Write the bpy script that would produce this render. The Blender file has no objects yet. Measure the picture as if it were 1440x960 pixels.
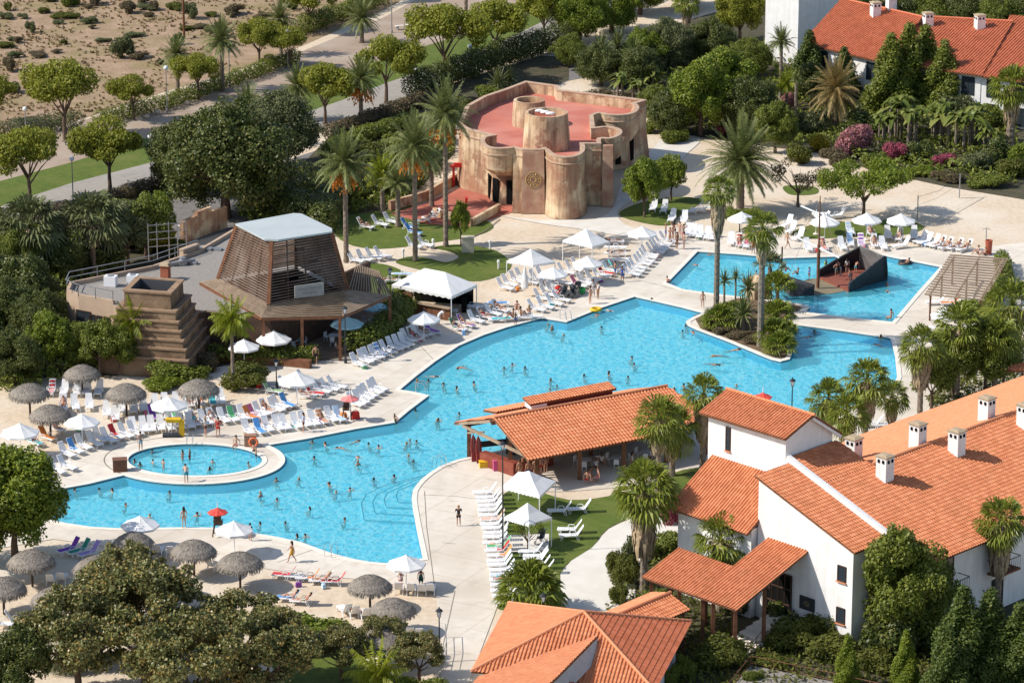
import bpy, bmesh, math, random
import numpy as np
from mathutils import Vector, Matrix
from mathutils.geometry import tessellate_polygon
SC = bpy.context.scene
COL = SC.collection
PI = math.pi
rnd = random.Random(7)
# ---------------------------------------------------------------- camera geometry (used to survey the site from the photograph)
FPX = 5100.0; PIT = math.radians(17.7); CAMH = 100.0; CAMY = -313.0
def G(px, py, h=0.0):
    x = (px-720)/FPX; y = (480-py)/FPX
    dy = math.cos(PIT)+y*math.sin(PIT); dz = -math.sin(PIT)+y*math.cos(PIT)
    t = (h-CAMH)/dz
    return Vector((x*t, CAMY+dy*t, h))
def ray(px, py):
    x = (px-720)/FPX; y = (480-py)/FPX
    return Vector((x, math.cos(PIT)+y*math.sin(PIT), -math.sin(PIT)+y*math.cos(PIT)))
def onplane(px, py, p0, n):
    d = ray(px, py); o = Vector((0, CAMY, CAMH))
    t = (p0-o).dot(n)/d.dot(n)
    return o+d*t
def poly3(pts):
    P = [G(*p) if len(p) == 3 else None for p in pts]
    k = [p for p in P if p is not None][:3]
    n = (k[1]-k[0]).cross(k[2]-k[0]).normalized()
    out = []
    for q, p in zip(pts, P):
        out.append(onplane(q[0], q[1], k[0], n))
    return out
# ---------------------------------------------------------------- materials
def new_mat(name):
    m = bpy.data.materials.new(name); m.use_nodes = True
    nt = m.node_tree; b = nt.nodes['Principled BSDF']
    return m, nt, b
MATS = {}
def pm(name, col, col2=None, scale=3.0, rough=0.75, bump=0.0, bscale=None, detail=6.0, metal=0.0, spec=0.3, contrast=(0.35, 0.65), col3=None, scale3=0.2):
    if name in MATS: return MATS[name]
    m, nt, b = new_mat(name)
    b.inputs['Roughness'].default_value = rough
    b.inputs['Metallic'].default_value = metal
    b.inputs['Specular IOR Level'].default_value = spec
    b.inputs['Base Color'].default_value = (*col, 1)
    tc = nt.nodes.new('ShaderNodeTexCoord')
    if col2 is not None:
        nz = nt.nodes.new('ShaderNodeTexNoise'); nz.inputs['Scale'].default_value = scale; nz.inputs['Detail'].default_value = detail
        nt.links.new(tc.outputs['Object'], nz.inputs['Vector'])
        cr = nt.nodes.new('ShaderNodeValToRGB')
        cr.color_ramp.elements[0].position = contrast[0]; cr.color_ramp.elements[1].position = contrast[1]
        cr.color_ramp.elements[0].color = (*col, 1); cr.color_ramp.elements[1].color = (*col2, 1)
        nt.links.new(nz.outputs['Fac'], cr.inputs['Fac'])
        src = cr.outputs['Color']
        if col3 is not None:
            n3 = nt.nodes.new('ShaderNodeTexNoise'); n3.inputs['Scale'].default_value = scale3; n3.inputs['Detail'].default_value = 5
            nt.links.new(tc.outputs['Object'], n3.inputs['Vector'])
            r3 = nt.nodes.new('ShaderNodeMapRange'); r3.inputs[1].default_value = 0.45; r3.inputs[2].default_value = 0.7
            nt.links.new(n3.outputs['Fac'], r3.inputs[0])
            mx = nt.nodes.new('ShaderNodeMix'); mx.data_type = 'RGBA'
            nt.links.new(r3.outputs[0], mx.inputs[0]); nt.links.new(src, mx.inputs[6]); mx.inputs[7].default_value = (*col3, 1)
            src = mx.outputs[2]
        nt.links.new(src, b.inputs['Base Color'])
    if bump:
        n2 = nt.nodes.new('ShaderNodeTexNoise'); n2.inputs['Scale'].default_value = bscale or scale*4; n2.inputs['Detail'].default_value = 4
        nt.links.new(tc.outputs['Object'], n2.inputs['Vector'])
        bp = nt.nodes.new('ShaderNodeBump'); bp.inputs['Strength'].default_value = 1.0; bp.inputs['Distance'].default_value = bump
        nt.links.new(n2.outputs['Fac'], bp.inputs['Height']); nt.links.new(bp.outputs[0], b.inputs['Normal'])
    MATS[name] = m
    return m
def leaf_mat(name, cols, trans=0.25, rough=0.5, scale=0.5):
    """foliage: per-leaf random tint, mixed with patches through the crown"""
    m, nt, b = new_mat(name)
    geo = nt.nodes.new('ShaderNodeNewGeometry'); tc = nt.nodes.new('ShaderNodeTexCoord')
    nz = nt.nodes.new('ShaderNodeTexNoise'); nz.inputs['Scale'].default_value = scale; nz.inputs['Detail'].default_value = 3
    nt.links.new(tc.outputs['Object'], nz.inputs['Vector'])
    ma = nt.nodes.new('ShaderNodeMath'); ma.operation = 'MULTIPLY_ADD'; ma.inputs[1].default_value = 0.6
    mb = nt.nodes.new('ShaderNodeMath'); mb.operation = 'MULTIPLY'; mb.inputs[1].default_value = 0.45
    nt.links.new(nz.outputs['Fac'], mb.inputs[0]); nt.links.new(geo.outputs['Random Per Island'], ma.inputs[0]); nt.links.new(mb.outputs[0], ma.inputs[2])
    cr = nt.nodes.new('ShaderNodeValToRGB')
    els = cr.color_ramp.elements
    while len(els) < len(cols): els.new(0.5)
    for i, c in enumerate(cols):
        els[i].position = 0.12+0.76*i/(len(cols)-1); els[i].color = (*c, 1)
    nt.links.new(ma.outputs[0], cr.inputs['Fac'])
    nt.links.new(cr.outputs[0], b.inputs['Base Color'])
    b.inputs['Roughness'].default_value = rough; b.inputs['Specular IOR Level'].default_value = 0.3
    tr = nt.nodes.new('ShaderNodeBsdfTranslucent'); mx = nt.nodes.new('ShaderNodeMixShader'); mx.inputs[0].default_value = trans
    nt.links.new(cr.outputs[0], tr.inputs[0]); nt.links.new(b.outputs[0], mx.inputs[1]); nt.links.new(tr.outputs[0], mx.inputs[2])
    nt.links.new(mx.outputs[0], nt.nodes['Material Output'].inputs[0])
    MATS[name] = m
    return m
def objcol_mat(name, rough=0.7, mul=1.0, stripe=False):
    m, nt, b = new_mat(name)
    oi = nt.nodes.new('ShaderNodeObjectInfo'); b.inputs['Roughness'].default_value = rough; b.inputs['Specular IOR Level'].default_value = 0.25
    src = oi.outputs['Color']
    if stripe:
        tc = nt.nodes.new('ShaderNodeTexCoord'); wv = nt.nodes.new('ShaderNodeTexWave'); wv.inputs['Scale'].default_value = 1.6; wv.bands_direction = 'X'
        nt.links.new(tc.outputs['Object'], wv.inputs['Vector'])
        rp = nt.nodes.new('ShaderNodeMath'); rp.operation = 'GREATER_THAN'; rp.inputs[1].default_value = 0.6; nt.links.new(wv.outputs['Fac'], rp.inputs[0])
        mx = nt.nodes.new('ShaderNodeMix'); mx.data_type = 'RGBA'; nt.links.new(rp.outputs[0], mx.inputs[0]); nt.links.new(src, mx.inputs[6]); mx.inputs[7].default_value = (.75, .72, .68, 1)
        src = mx.outputs[2]
    nt.links.new(src, b.inputs['Base Color'])
    MATS[name] = m
    return m
def tile_mat(name, a, c, d, dirt=0.35):
    m, nt, b = new_mat(name)
    uv = nt.nodes.new('ShaderNodeUVMap'); fl = nt.nodes.new('ShaderNodeVectorMath'); fl.operation = 'FLOOR'
    nt.links.new(uv.outputs[0], fl.inputs[0])
    wn = nt.nodes.new('ShaderNodeTexWhiteNoise'); wn.noise_dimensions = '2D'; nt.links.new(fl.outputs[0], wn.inputs['Vector'])
    cr = nt.nodes.new('ShaderNodeValToRGB'); e = cr.color_ramp.elements; e.new(0.5)
    e[0].position = 0.05; e[0].color = (*a, 1); e[1].position = 0.5; e[1].color = (*c, 1); e[2].position = 0.95; e[2].color = (*d, 1)
    nt.links.new(wn.outputs['Value'], cr.inputs['Fac'])
    tc = nt.nodes.new('ShaderNodeTexCoord'); nz = nt.nodes.new('ShaderNodeTexNoise'); nz.inputs['Scale'].default_value = 0.6; nz.inputs['Detail'].default_value = 8
    nt.links.new(tc.outputs['Object'], nz.inputs['Vector'])
    mr = nt.nodes.new('ShaderNodeMapRange'); mr.inputs[1].default_value = 0.5; mr.inputs[2].default_value = 0.8; mr.inputs[4].default_value = dirt
    nt.links.new(nz.outputs['Fac'], mr.inputs[0])
    mx = nt.nodes.new('ShaderNodeMix'); mx.data_type = 'RGBA'; nt.links.new(mr.outputs[0], mx.inputs[0]); nt.links.new(cr.outputs[0], mx.inputs[6])
    mx.inputs[7].default_value = (a[0]*.75, a[1]*.9, a[2]*.9, 1)
    nt.links.new(mx.outputs[2], b.inputs['Base Color']); b.inputs['Roughness'].default_value = 0.8; b.inputs['Specular IOR Level'].default_value = 0.2
    MATS[name] = m
    return m

M_white = pm('white_plaster', (.80, .79, .77), (.74, .73, .70), 1.2, .85, .006, 8)
M_plastic = pm('white_plastic', (.80, .80, .80), None, rough=.45)
M_canvas = pm('white_canvas', (.80, .79, .77), (.72, .71, .68), 1.5, .8)
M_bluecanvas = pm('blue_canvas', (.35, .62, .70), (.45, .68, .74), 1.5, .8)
M_redcanvas = pm('red_canvas', (.62, .05, .04), (.70, .09, .06), 1.5, .7)
M_pinkcanvas = pm('faded_red_canvas', (.66, .16, .15), (.72, .24, .22), 1.5, .7)
M_metal = pm('grey_metal', (.35, .36, .37), None, rough=.4, metal=.6)
M_steel = pm('steel', (.6, .62, .64), None, rough=.25, metal=.9)
M_dark = pm('dark_iron', (.03, .035, .04), None, rough=.5)
M_wood = pm('brown_wood', (.13, .055, .028), (.21, .09, .045), 2.5, .7, .01, 12)
M_slat = pm('slat_wood', (.21, .135, .095), (.135, .09, .065), 0.9, .8, .01, 10, col3=(.28, .215, .17), scale3=.5)
M_palewood = pm('pale_wood', (.36, .27, .19), (.26, .19, .13), 1.2, .8, .01, 10)
M_darkwood = pm('dark_wood', (.05, .03, .022), (.09, .05, .03), 2, .7)
M_thatch = pm('thatch', (.32, .28, .23), (.15, .13, .11), 5, .95, .06, 9, contrast=(.3, .7))
M_bark = pm('bark', (.15, .10, .07), (.09, .06, .045), 3, .9, .02, 8)
M_palmbark = pm('palm_bark', (.27, .22, .17), (.15, .11, .08), 6, .95, .05, 5)
M_deadleaf = pm('dead_fronds', (.42, .32, .20), (.28, .20, .12), 5, .9)
M_fruit = pm('orange_dates', (.80, .32, .05), (.62, .20, .03), 6, .7)
M_glass = pm('window_glass', (.03, .04, .05), None, rough=.08, spec=.6)
M_globe = pm('milk_glass', (.75, .76, .76), None, rough=.15, spec=.6)
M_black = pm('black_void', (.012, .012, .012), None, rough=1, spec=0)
M_red = pm('red_paint', (.60, .03, .02), (.5, .03, .02), 2, .5)
M_yellow = pm('yellow_plastic', (.75, .48, .02), (.65, .38, .02), 2, .5)
M_orange = pm('orange_paint', (.62, .20, .03), None, rough=.5)
M_skin = objcol_mat('skin', .55)
M_cloth = objcol_mat('cloth', .85)
M_stripe = objcol_mat('striped_cloth', .85, stripe=True)
M_hair = objcol_mat('hair', .6)
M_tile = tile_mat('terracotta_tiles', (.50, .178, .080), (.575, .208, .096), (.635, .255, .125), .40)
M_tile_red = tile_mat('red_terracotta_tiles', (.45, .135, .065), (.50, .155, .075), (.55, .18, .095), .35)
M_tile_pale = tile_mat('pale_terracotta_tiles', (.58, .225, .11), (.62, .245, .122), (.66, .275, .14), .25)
L_ficus = leaf_mat('dark_leaves', [(0.033, 0.051, 0.010), (0.059, 0.085, 0.015), (0.119, 0.137, 0.030), (0.198, 0.188, 0.055)], .18, .42, .35)
L_prom = leaf_mat('bright_leaves', [(0.132, 0.154, 0.014), (0.224, 0.239, 0.024), (0.317, 0.319, 0.038)], .35, .55, .6)
L_mid = leaf_mat('green_leaves', [(0.079, 0.108, 0.012), (0.145, 0.177, 0.022), (0.238, 0.251, 0.043)], .25, .5, .5)
L_oleo = leaf_mat('fresh_green_leaves', [(0.079, 0.125, 0.012), (0.165, 0.217, 0.019), (0.290, 0.319, 0.034)], .3, .5, .5)  # leaf tones a step brighter than the plain green set
L_magn = leaf_mat('bronze_leaves', [(.065, .083, .022), (.135, .148, .045), (.22, .21, .075), (.33, .21, .055)], .12, .4, .4)
L_cypress = leaf_mat('cypress_leaves', [(0.033, 0.057, 0.009), (0.066, 0.097, 0.014), (0.119, 0.142, 0.024)], .12, .6, .6)
L_hedge = leaf_mat('hedge_leaves', [(0.059, 0.074, 0.010), (0.112, 0.125, 0.017), (0.158, 0.160, 0.025)], .25, .6, 1.2)
L_brownhedge = leaf_mat('dry_hedge_leaves', [(.06, .06, .025), (.13, .10, .05), (.19, .14, .08)], .2, .7, 1.0)
L_grey = leaf_mat('grey_green_leaves', [(0.079, 0.091, 0.038), (0.119, 0.137, 0.051), (0.172, 0.182, 0.076)], .2, .7, 1.0)
L_pink = leaf_mat('pink_blossom', [(.05, .075, .02), (.42, .16, .17), (.62, .30, .32)], .3, .6, 1.0)
L_magenta = leaf_mat('magenta_blossom', [(.04, .06, .02), (.36, .06, .11), (.45, .12, .17)], .3, .6, 1.0)
L_yellow = leaf_mat('yellow_blossom', [(.09, .12, .02), (.36, .30, .02), (.50, .42, .04)], .3, .6, 1.0)
L_palm = leaf_mat('palm_leaves', [(0.079, 0.108, 0.030), (0.152, 0.177, 0.051), (0.264, 0.268, 0.098)], .25, .45, .6)
L_palmold = leaf_mat('drying_palm_leaves', [(0.132, 0.125, 0.034), (0.264, 0.194, 0.068), (0.422, 0.274, 0.111)], .25, .5, .6)
L_fan = leaf_mat('fan_palm_leaves', [(0.086, 0.120, 0.014), (0.172, 0.211, 0.025), (0.290, 0.308, 0.055)], .3, .4, .6)
L_banana = leaf_mat('banana_leaves', [(0.079, 0.114, 0.017), (0.158, 0.194, 0.034), (0.290, 0.296, 0.085)], .3, .4, .8)
L_queen = leaf_mat('feather_palm_leaves', [(0.119, 0.148, 0.009), (0.224, 0.262, 0.017), (0.343, 0.365, 0.034)], .35, .5, .8)

# ---------------------------------------------------------------- mesh helpers
class MB:
    def __init__(s): s.v = []; s.f = []; s.uv = None
    def add(s, vs, fs):
        b = len(s.v); s.v += [tuple(v) for v in vs]; s.f += [tuple(i+b for i in f) for f in fs]; return s
    def box(s, c, size, rz=0.0, taper=1.0, M=None):
        x, y, z = size[0]/2, size[1]/2, size[2]/2
        vs = []
        for k, (zz, t) in enumerate(((-z, 1.0), (z, taper))):
            for sx, sy in ((-1, -1), (1, -1), (1, 1), (-1, 1)):
                vs.append(Vector((sx*x*t, sy*y*t, zz)))
        R = Matrix.Rotation(rz, 3, 'Z') if M is None else M
        c = Vector(c)
        s.add([R @ v + c for v in vs], [(3, 2, 1, 0), (4, 5, 6, 7), (0, 1, 5, 4), (1, 2, 6, 5), (2, 3, 7, 6), (3, 0, 4, 7)]); return s
    def beam(s, a, b, w, h=None, up=Vector((0, 0, 1))):
        a = Vector(a); b = Vector(b); h = h or w
        d = (b-a); L = d.length
        if L < 1e-6: return s
        d.normalize(); u = d.cross(up)
        if u.length < 1e-4: u = d.cross(Vector((1, 0, 0)))
        u.normalize(); n = u.cross(d)
        vs = []
        for p in (a, b):
            for i, j in ((-1, -1), (1, -1), (1, 1), (-1, 1)): vs.append(p+u*(i*w/2)+n*(j*h/2))
        s.add(vs, [(3, 2, 1, 0), (4, 5, 6, 7), (0, 1, 5, 4), (1, 2, 6, 5), (2, 3, 7, 6), (3, 0, 4, 7)]); return s
    def tube(s, pts, r, n=6, cap=True):
        pts = [Vector(p) for p in pts]
        rs = r if isinstance(r, (list, tuple)) else [r]*len(pts)
        vs = []; fs = []
        for i, p in enumerate(pts):
            d = (pts[min(i+1, len(pts)-1)]-pts[max(i-1, 0)])
            if d.length < 1e-7: d = Vector((0, 0, 1))
            d.normalize(); u = d.cross(Vector((0.3, 1, 0.05)))
            if u.length < 1e-3: u = d.cross(Vector((1, 0, 0)))
            u.normalize(); w = d.cross(u)
            for k in range(n):
                a = 2*PI*k/n; vs.append(p+(u*math.cos(a)+w*math.sin(a))*rs[i])
        for i in range(len(pts)-1):
            for k in range(n):
                a = i*n+k; b = i*n+(k+1) % n; fs.append((a, b, b+n, a+n))
        if cap: fs.append(tuple(range(n-1, -1, -1))); fs.append(tuple((len(pts)-1)*n+k for k in range(n)))
        s.add(vs, fs); return s
    def lathe(s, c, prof, n=16, sx=1.0, sy=1.0, cap=True):
        c = Vector(c); vs = []; fs = []
        for r, z in prof:
            for k in range(n):
                a = 2*PI*k/n; vs.append(c+Vector((math.cos(a)*r*sx, math.sin(a)*r*sy, z)))
        for i in range(len(prof)-1):
            for k in range(n):
                a = i*n+k; b = i*n+(k+1) % n; fs.append((a, b, b+n, a+n))
        if cap:
            if prof[0][0] > 1e-4: fs.append(tuple(range(n-1, -1, -1)))
            if prof[-1][0] > 1e-4: fs.append(tuple((len(prof)-1)*n+k for k in range(n)))
        s.add(vs, fs); return s
    def ell(s, c, r, n=10, m=7):
        prof = [(math.sin(PI*i/m)*1.0, -math.cos(PI*i/m)) for i in range(m+1)]
        vs = []; fs = []
        for q, z in prof:
            for k in range(n):
                a = 2*PI*k/n; vs.append((c[0]+math.cos(a)*q*r[0], c[1]+math.sin(a)*q*r[1], c[2]+z*r[2]))
        for i in range(m):
            for k in range(n):
                a = i*n+k; b = i*n+(k+1) % n; fs.append((a, b, b+n, a+n))
        s.add(vs, fs); return s
    def prism(s, poly, z0, z1, top=True, bottom=True):
        """vertical walls under a plan outline (list of xy), closed"""
        P = [Vector((p[0], p[1])) for p in poly]; n = len(P)
        tri = tess([P])
        b = len(s.v)
        s.v += [(p.x, p.y, z0) for p in P]+[(p.x, p.y, z1) for p in P]
        for i in range(n):
            j = (i+1) % n; s.f.append((b+i, b+j, b+n+j, b+n+i))
        for t in tri:
            if top: s.f.append(tuple(b+n+i for i in t))
            if bottom: s.f.append(tuple(b+i for i in t[::-1]))
        return s
    def slab(s, pts, thick):
        """closed slab below a planar 3D polygon"""
        pts = [Vector(p) for p in pts]
        n = (pts[1]-pts[0]).cross(pts[2]-pts[0]).normalized()
        if n.z < 0: pts = pts[::-1]; n = -n
        k = len(pts); b = len(s.v)
        s.v += [tuple(p) for p in pts]+[tuple(p-n*thick) for p in pts]
        s.f.append(tuple(b+i for i in range(k))); s.f.append(tuple(b+k+i for i in reversed(range(k))))
        for i in range(k):
            j = (i+1) % k; s.f.append((b+i, b+k+i, b+k+j, b+j))
        return s
    def build(s, name, mat, parent=None, smooth=False, loc=None, color=None):
        me = bpy.data.meshes.new(name); me.from_pydata(s.v, [], s.f)
        if isinstance(mat, (list, tuple)):
            for m in mat: me.materials.append(m)
        else: me.materials.append(mat)
        bm = bmesh.new(); bm.from_mesh(me); bmesh.ops.recalc_face_normals(bm, faces=bm.faces); bm.to_mesh(me); bm.free()
        if smooth: me.polygons.foreach_set('use_smooth', [True]*len(me.polygons))
        return mkobj(name, me, parent, color)
def mkobj(name, me, parent=None, color=None):
    o = bpy.data.objects.new(name, me); COL.objects.link(o)
    if parent is not None: o.parent = parent
    if color is not None: o.color = (*color, 1)
    return o
def tess(loops):
    L = [[Vector((p[0], p[1], 0)) for p in lp] for lp in loops]
    flat = [p for lp in L for p in lp]
    tri = tessellate_polygon(L)
    out = []
    for t in tri:
        a, b, c = (flat[i] for i in t)
        cr = (b-a).cross(c-a).z
        if abs(cr) < 1e-9: continue
        out.append(tuple(t) if cr > 0 else tuple(t[::-1]))
    return out
def tag(o, label=None, cat=None, group=None, kind=None):
    if label: o['label'] = label
    if cat: o['category'] = cat
    if group: o['group'] = group
    if kind: o['kind'] = kind
    return o
def empty(name, loc=(0, 0, 0), rz=0.0, label=None, cat=None, group=None, scale=None):
    o = bpy.data.objects.new(name, None); COL.objects.link(o); o.location = loc; o.rotation_euler = (0, 0, rz)
    o.empty_display_size = 0.3
    if scale: o.scale = scale if isinstance(scale, tuple) else (scale,)*3
    tag(o, label, cat, group); return o
def copy_tree(o, parent=None):
    c = o.copy(); COL.objects.link(c); c.parent = parent
    for k in ('label', 'group'):
        if parent is None and k in c: del c[k]
    for ch in list(o.children): copy_tree(ch, c)
    return c
def catmull(pts, per=6, closed=False):
    P = [Vector(p) for p in pts]; n = len(P); out = []
    rng = range(n) if closed else range(n-1)
    for i in rng:
        p0 = P[(i-1) % n] if closed or i > 0 else P[0]; p1 = P[i]; p2 = P[(i+1) % n]; p3 = P[(i+2) % n] if closed or i+2 < n else P[n-1]
        for k in range(per):
            t = k/per
            out.append(0.5*((2*p1)+(-p0+p2)*t+(2*p0-5*p1+4*p2-p3)*t*t+(-p0+3*p1-3*p2+p3)*t**3))
    if not closed: out.append(P[-1])
    return out
def fromnp(name, v, f, mat, uv=None):
    me = bpy.data.meshes.new(name)
    v = np.asarray(v, dtype=np.float32).reshape(-1, 3); f = np.asarray(f, dtype=np.int32); k = f.shape[1]
    me.vertices.add(len(v)); me.vertices.foreach_set('co', v.ravel())
    me.loops.add(f.size); me.loops.foreach_set('vertex_index', f.ravel())
    me.polygons.add(len(f)); me.polygons.foreach_set('loop_start', np.arange(0, f.size, k, dtype=np.int32)); me.polygons.foreach_set('loop_total', np.full(len(f), k, dtype=np.int32))
    me.materials.append(mat); me.update(calc_edges=True); me.validate()
    return me
# ---------------------------------------------------------------- labels that count along a row
NUM = ['first', 'second', 'third', 'fourth', 'fifth', 'sixth', 'seventh', 'eighth', 'ninth', 'tenth', 'eleventh', 'twelfth', 'thirteenth', 'fourteenth', 'fifteenth', 'sixteenth', 'seventeenth', 'eighteenth', 'nineteenth', 'twentieth']
ROWS = {}
def in_row(key, o, along='x'):
    ROWS.setdefault(key, (along, []))[1].append(o)
def label_rows():
    for key, (along, L) in ROWS.items():
        head, where, group = key
        L.sort(key=lambda o: o.location.x if along == 'x' else -o.location.y)
        side = 'left' if along == 'x' else 'back'
        n = len(L)
        for i, o in enumerate(L):
            h = o.get('look', head)
            if n == 1: o['label'] = '%s %s' % (h, where)
            else:
                if i == 0: w = 'leftmost' if along == 'x' else 'farthest'
                elif i == n-1: w = 'rightmost' if along == 'x' else 'nearest'
                elif i < (n+1)//2 or along != 'x': w = NUM[i]+(' from left' if along == 'x' else ' from far end')
                else: w = NUM[n-1-i]+' from right'
                o['label'] = '%s, %s %s' % (h, w, where)
            if group: o['group'] = group
            if 'look' in o: del o['look']
# ---------------------------------------------------------------- ground, pools
def g2(lst): return [(G(x, y).x, G(x, y).y) for x, y in lst]
def offset(poly, d):
    """move an outline outward (d>0) in plan"""
    n = len(poly); P = [Vector(p) for p in poly]
    A = sum(P[i].x*P[(i+1) % n].y-P[(i+1) % n].x*P[i].y for i in range(n))
    sg = 1 if A > 0 else -1
    out = []
    for i in range(n):
        a = P[i-1]; b = P[i]; c = P[(i+1) % n]
        e1 = (b-a).normalized(); e2 = (c-b).normalized()
        n1 = Vector((e1.y, -e1.x))*sg; n2 = Vector((e2.y, -e2.x))*sg
        m = (n1+n2)
        if m.length < .2: m = n1
        m.normalize(); k = max(.55, m.dot(n1)); out.append(tuple(b+m*(d/k)))
    return out
def sheet(name, loops, z, mat):
    flat = [p for lp in loops for p in lp]
    me = bpy.data.meshes.new(name); me.from_pydata([(p[0], p[1], z) for p in flat], [], tess(loops)); me.materials.append(mat)
    o = mkobj(name, me); tag(o, kind='structure'); return o
def smooth2(lst, per=5): return [tuple(p) for p in catmull([Vector(p) for p in lst], per, True)]

ringpx = lambda a, b, cx, cy, t0, t1, n: [(cx+a*math.cos(math.radians(t0+(t1-t0)*k/n)), cy+b*math.sin(math.radians(t0+(t1-t0)*k/n))) for k in range(n+1)]
# main pool (photo outline, clockwise)
ring_lo = ringpx(127, 34.5, 273.5, 646, 141, -36, 34)    # lower side of the kids' pool island, left to right
main_px = [(86, 687), (125, 680)]+[p for p in ring_lo]+[(430, 617), (500, 603), (555, 594), (575, 577), (603, 556), (582, 551), (562, 548), (587, 527), (612, 508), (645, 486), (680, 471), (713, 460), (762, 447), (797, 452.5), (845, 433), (893, 417), (925, 424), (960, 432),
    (990, 440), (975, 446), (965, 452), (967, 457), (980, 463), (1025, 480), (1070, 499), (1085, 505), (1098, 508), (1110, 505), (1113, 498), (1112, 460), (1117, 456), (1185, 465), (1253, 475), (1259, 500), (1262, 530), (1255, 548), (1200, 570), (1130, 588), (1040, 602), (900, 612), (760, 622), (690, 636), (666, 641.5), (643, 646.5), (620, 655),
    (604, 665), (593, 674), (586, 682), (581, 690), (579.5, 700), (581, 715), (587, 747), (595, 785), (570, 789), (542, 792), (520, 790), (497, 786), (463, 777), (422, 762), (390, 755), (360, 750), (330, 745), (300, 742), (260, 741.5), (172, 743), (130, 741), (95, 736), (72, 731), (62, 722), (66, 703)]
MAIN = g2(main_px)
kid_px = ringpx(95, 22.5, 274.5, 646.5, 0, 352, 44); KID = g2(kid_px)
act_px = [(981, 353.5), (1040, 357.5), (1103, 363), (1173, 361), (1245, 359.5), (1323, 375), (1290, 412), (1255, 453), (1190, 446), (1140, 440), (1133, 438), (1139, 431), (1128, 428), (1108, 424), (1060, 420), (1003, 413), (960, 407), (938, 398)]
ACT = g2(act_px)

M_sand = pm('sand', (.64, .525, .385), (.54, .43, .31), 1.6, .95, .05, 2.2, contrast=(.3, .7), col3=(.66, .58, .47), scale3=.12)
M_deck = pm('deck_concrete', (.70, .64, .55), (.63, .565, .475), .9, .85, .004, 9, col3=(.56, .49, .40), scale3=.11)
def slabs(m):
    nt = m.node_tree; b = nt.nodes['Principled BSDF']; src = b.inputs['Base Color'].links[0].from_socket; tc = nt.nodes.new('ShaderNodeTexCoord'); mp = nt.nodes.new('ShaderNodeMapping'); mp.inputs['Rotation'].default_value = (0, 0, .5); bk_ = nt.nodes.new('ShaderNodeTexBrick'); bk_.offset = .0; bk_.inputs['Scale'].default_value = .22; bk_.inputs['Mortar Size'].default_value = .012; bk_.inputs['Color1'].default_value = (1, 1, 1, 1); bk_.inputs['Color2'].default_value = (.93, .92, .90, 1); bk_.inputs['Mortar'].default_value = (.80, .77, .72, 1); bk_.inputs['Row Height'].default_value = .9; bk_.inputs['Brick Width'].default_value = 1.1
    nt.links.new(tc.outputs['Object'], mp.inputs[0]); nt.links.new(mp.outputs[0], bk_.inputs['Vector']); mx = nt.nodes.new('ShaderNodeMix'); mx.data_type = 'RGBA'; mx.blend_type = 'MULTIPLY'; mx.inputs[0].default_value = .8; nt.links.new(src, mx.inputs[6]); nt.links.new(bk_.outputs[0], mx.inputs[7])
    n2 = nt.nodes.new('ShaderNodeTexNoise'); n2.inputs['Scale'].default_value = .45; n2.inputs['Detail'].default_value = 9; n2.inputs['Roughness'].default_value = .7; nt.links.new(tc.outputs['Object'], n2.inputs['Vector']); r2 = nt.nodes.new('ShaderNodeMapRange'); r2.inputs[1].default_value = .56; r2.inputs[2].default_value = .74; r2.inputs[4].default_value = .5; nt.links.new(n2.outputs['Fac'], r2.inputs[0]); m2 = nt.nodes.new('ShaderNodeMix'); m2.data_type = 'RGBA'; nt.links.new(r2.outputs[0], m2.inputs[0]); nt.links.new(mx.outputs[2], m2.inputs[6]); m2.inputs[7].default_value = (.40, .33, .25, 1); nt.links.new(m2.outputs[2], b.inputs['Base Color'])
slabs(M_deck)
M_deck2 = pm('coping', (.76, .71, .62), (.70, .64, .55), 1.2, .8)
M_grass = pm('grass', (.105, .145, .02), (.075, .11, .016), 1.4, .95, .06, 7, col3=(.13, .15, .03), scale3=.3)
M_scrub = pm('dry_scrub', (.40, .275, .185), (.27, .185, .11), .5, .95, .12, 2.2, contrast=(.3, .65), col3=(.24, .19, .085), scale3=.16)
M_path = pm('promenade_dirt', (.36, .275, .205), (.31, .235, .175), .8, .9, .01, 6, col3=(.40, .33, .26), scale3=.2)
M_grey = pm('path_paving', (.33, .305, .27), (.28, .255, .225), 1.2, .9, .008, 6, col3=(.36, .33, .285), scale3=.15)
M_asph = pm('asphalt', (.20, .19, .18), (.16, .152, .145), 1.2, .9, .004, 8)
M_soil = pm('soil', (.20, .13, .08), (.12, .08, .05), 1.5, .95, .05, 5)
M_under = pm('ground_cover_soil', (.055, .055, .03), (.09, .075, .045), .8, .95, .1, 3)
M_redpave = pm('red_paving', (.42, .13, .085), (.36, .11, .075), .8, .85, .003, 8, col3=(.46, .17, .12), scale3=.3)
M_white_path = pm('plaza_paving', (.68, .64, .57), (.62, .58, .51), .7, .85)

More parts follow.
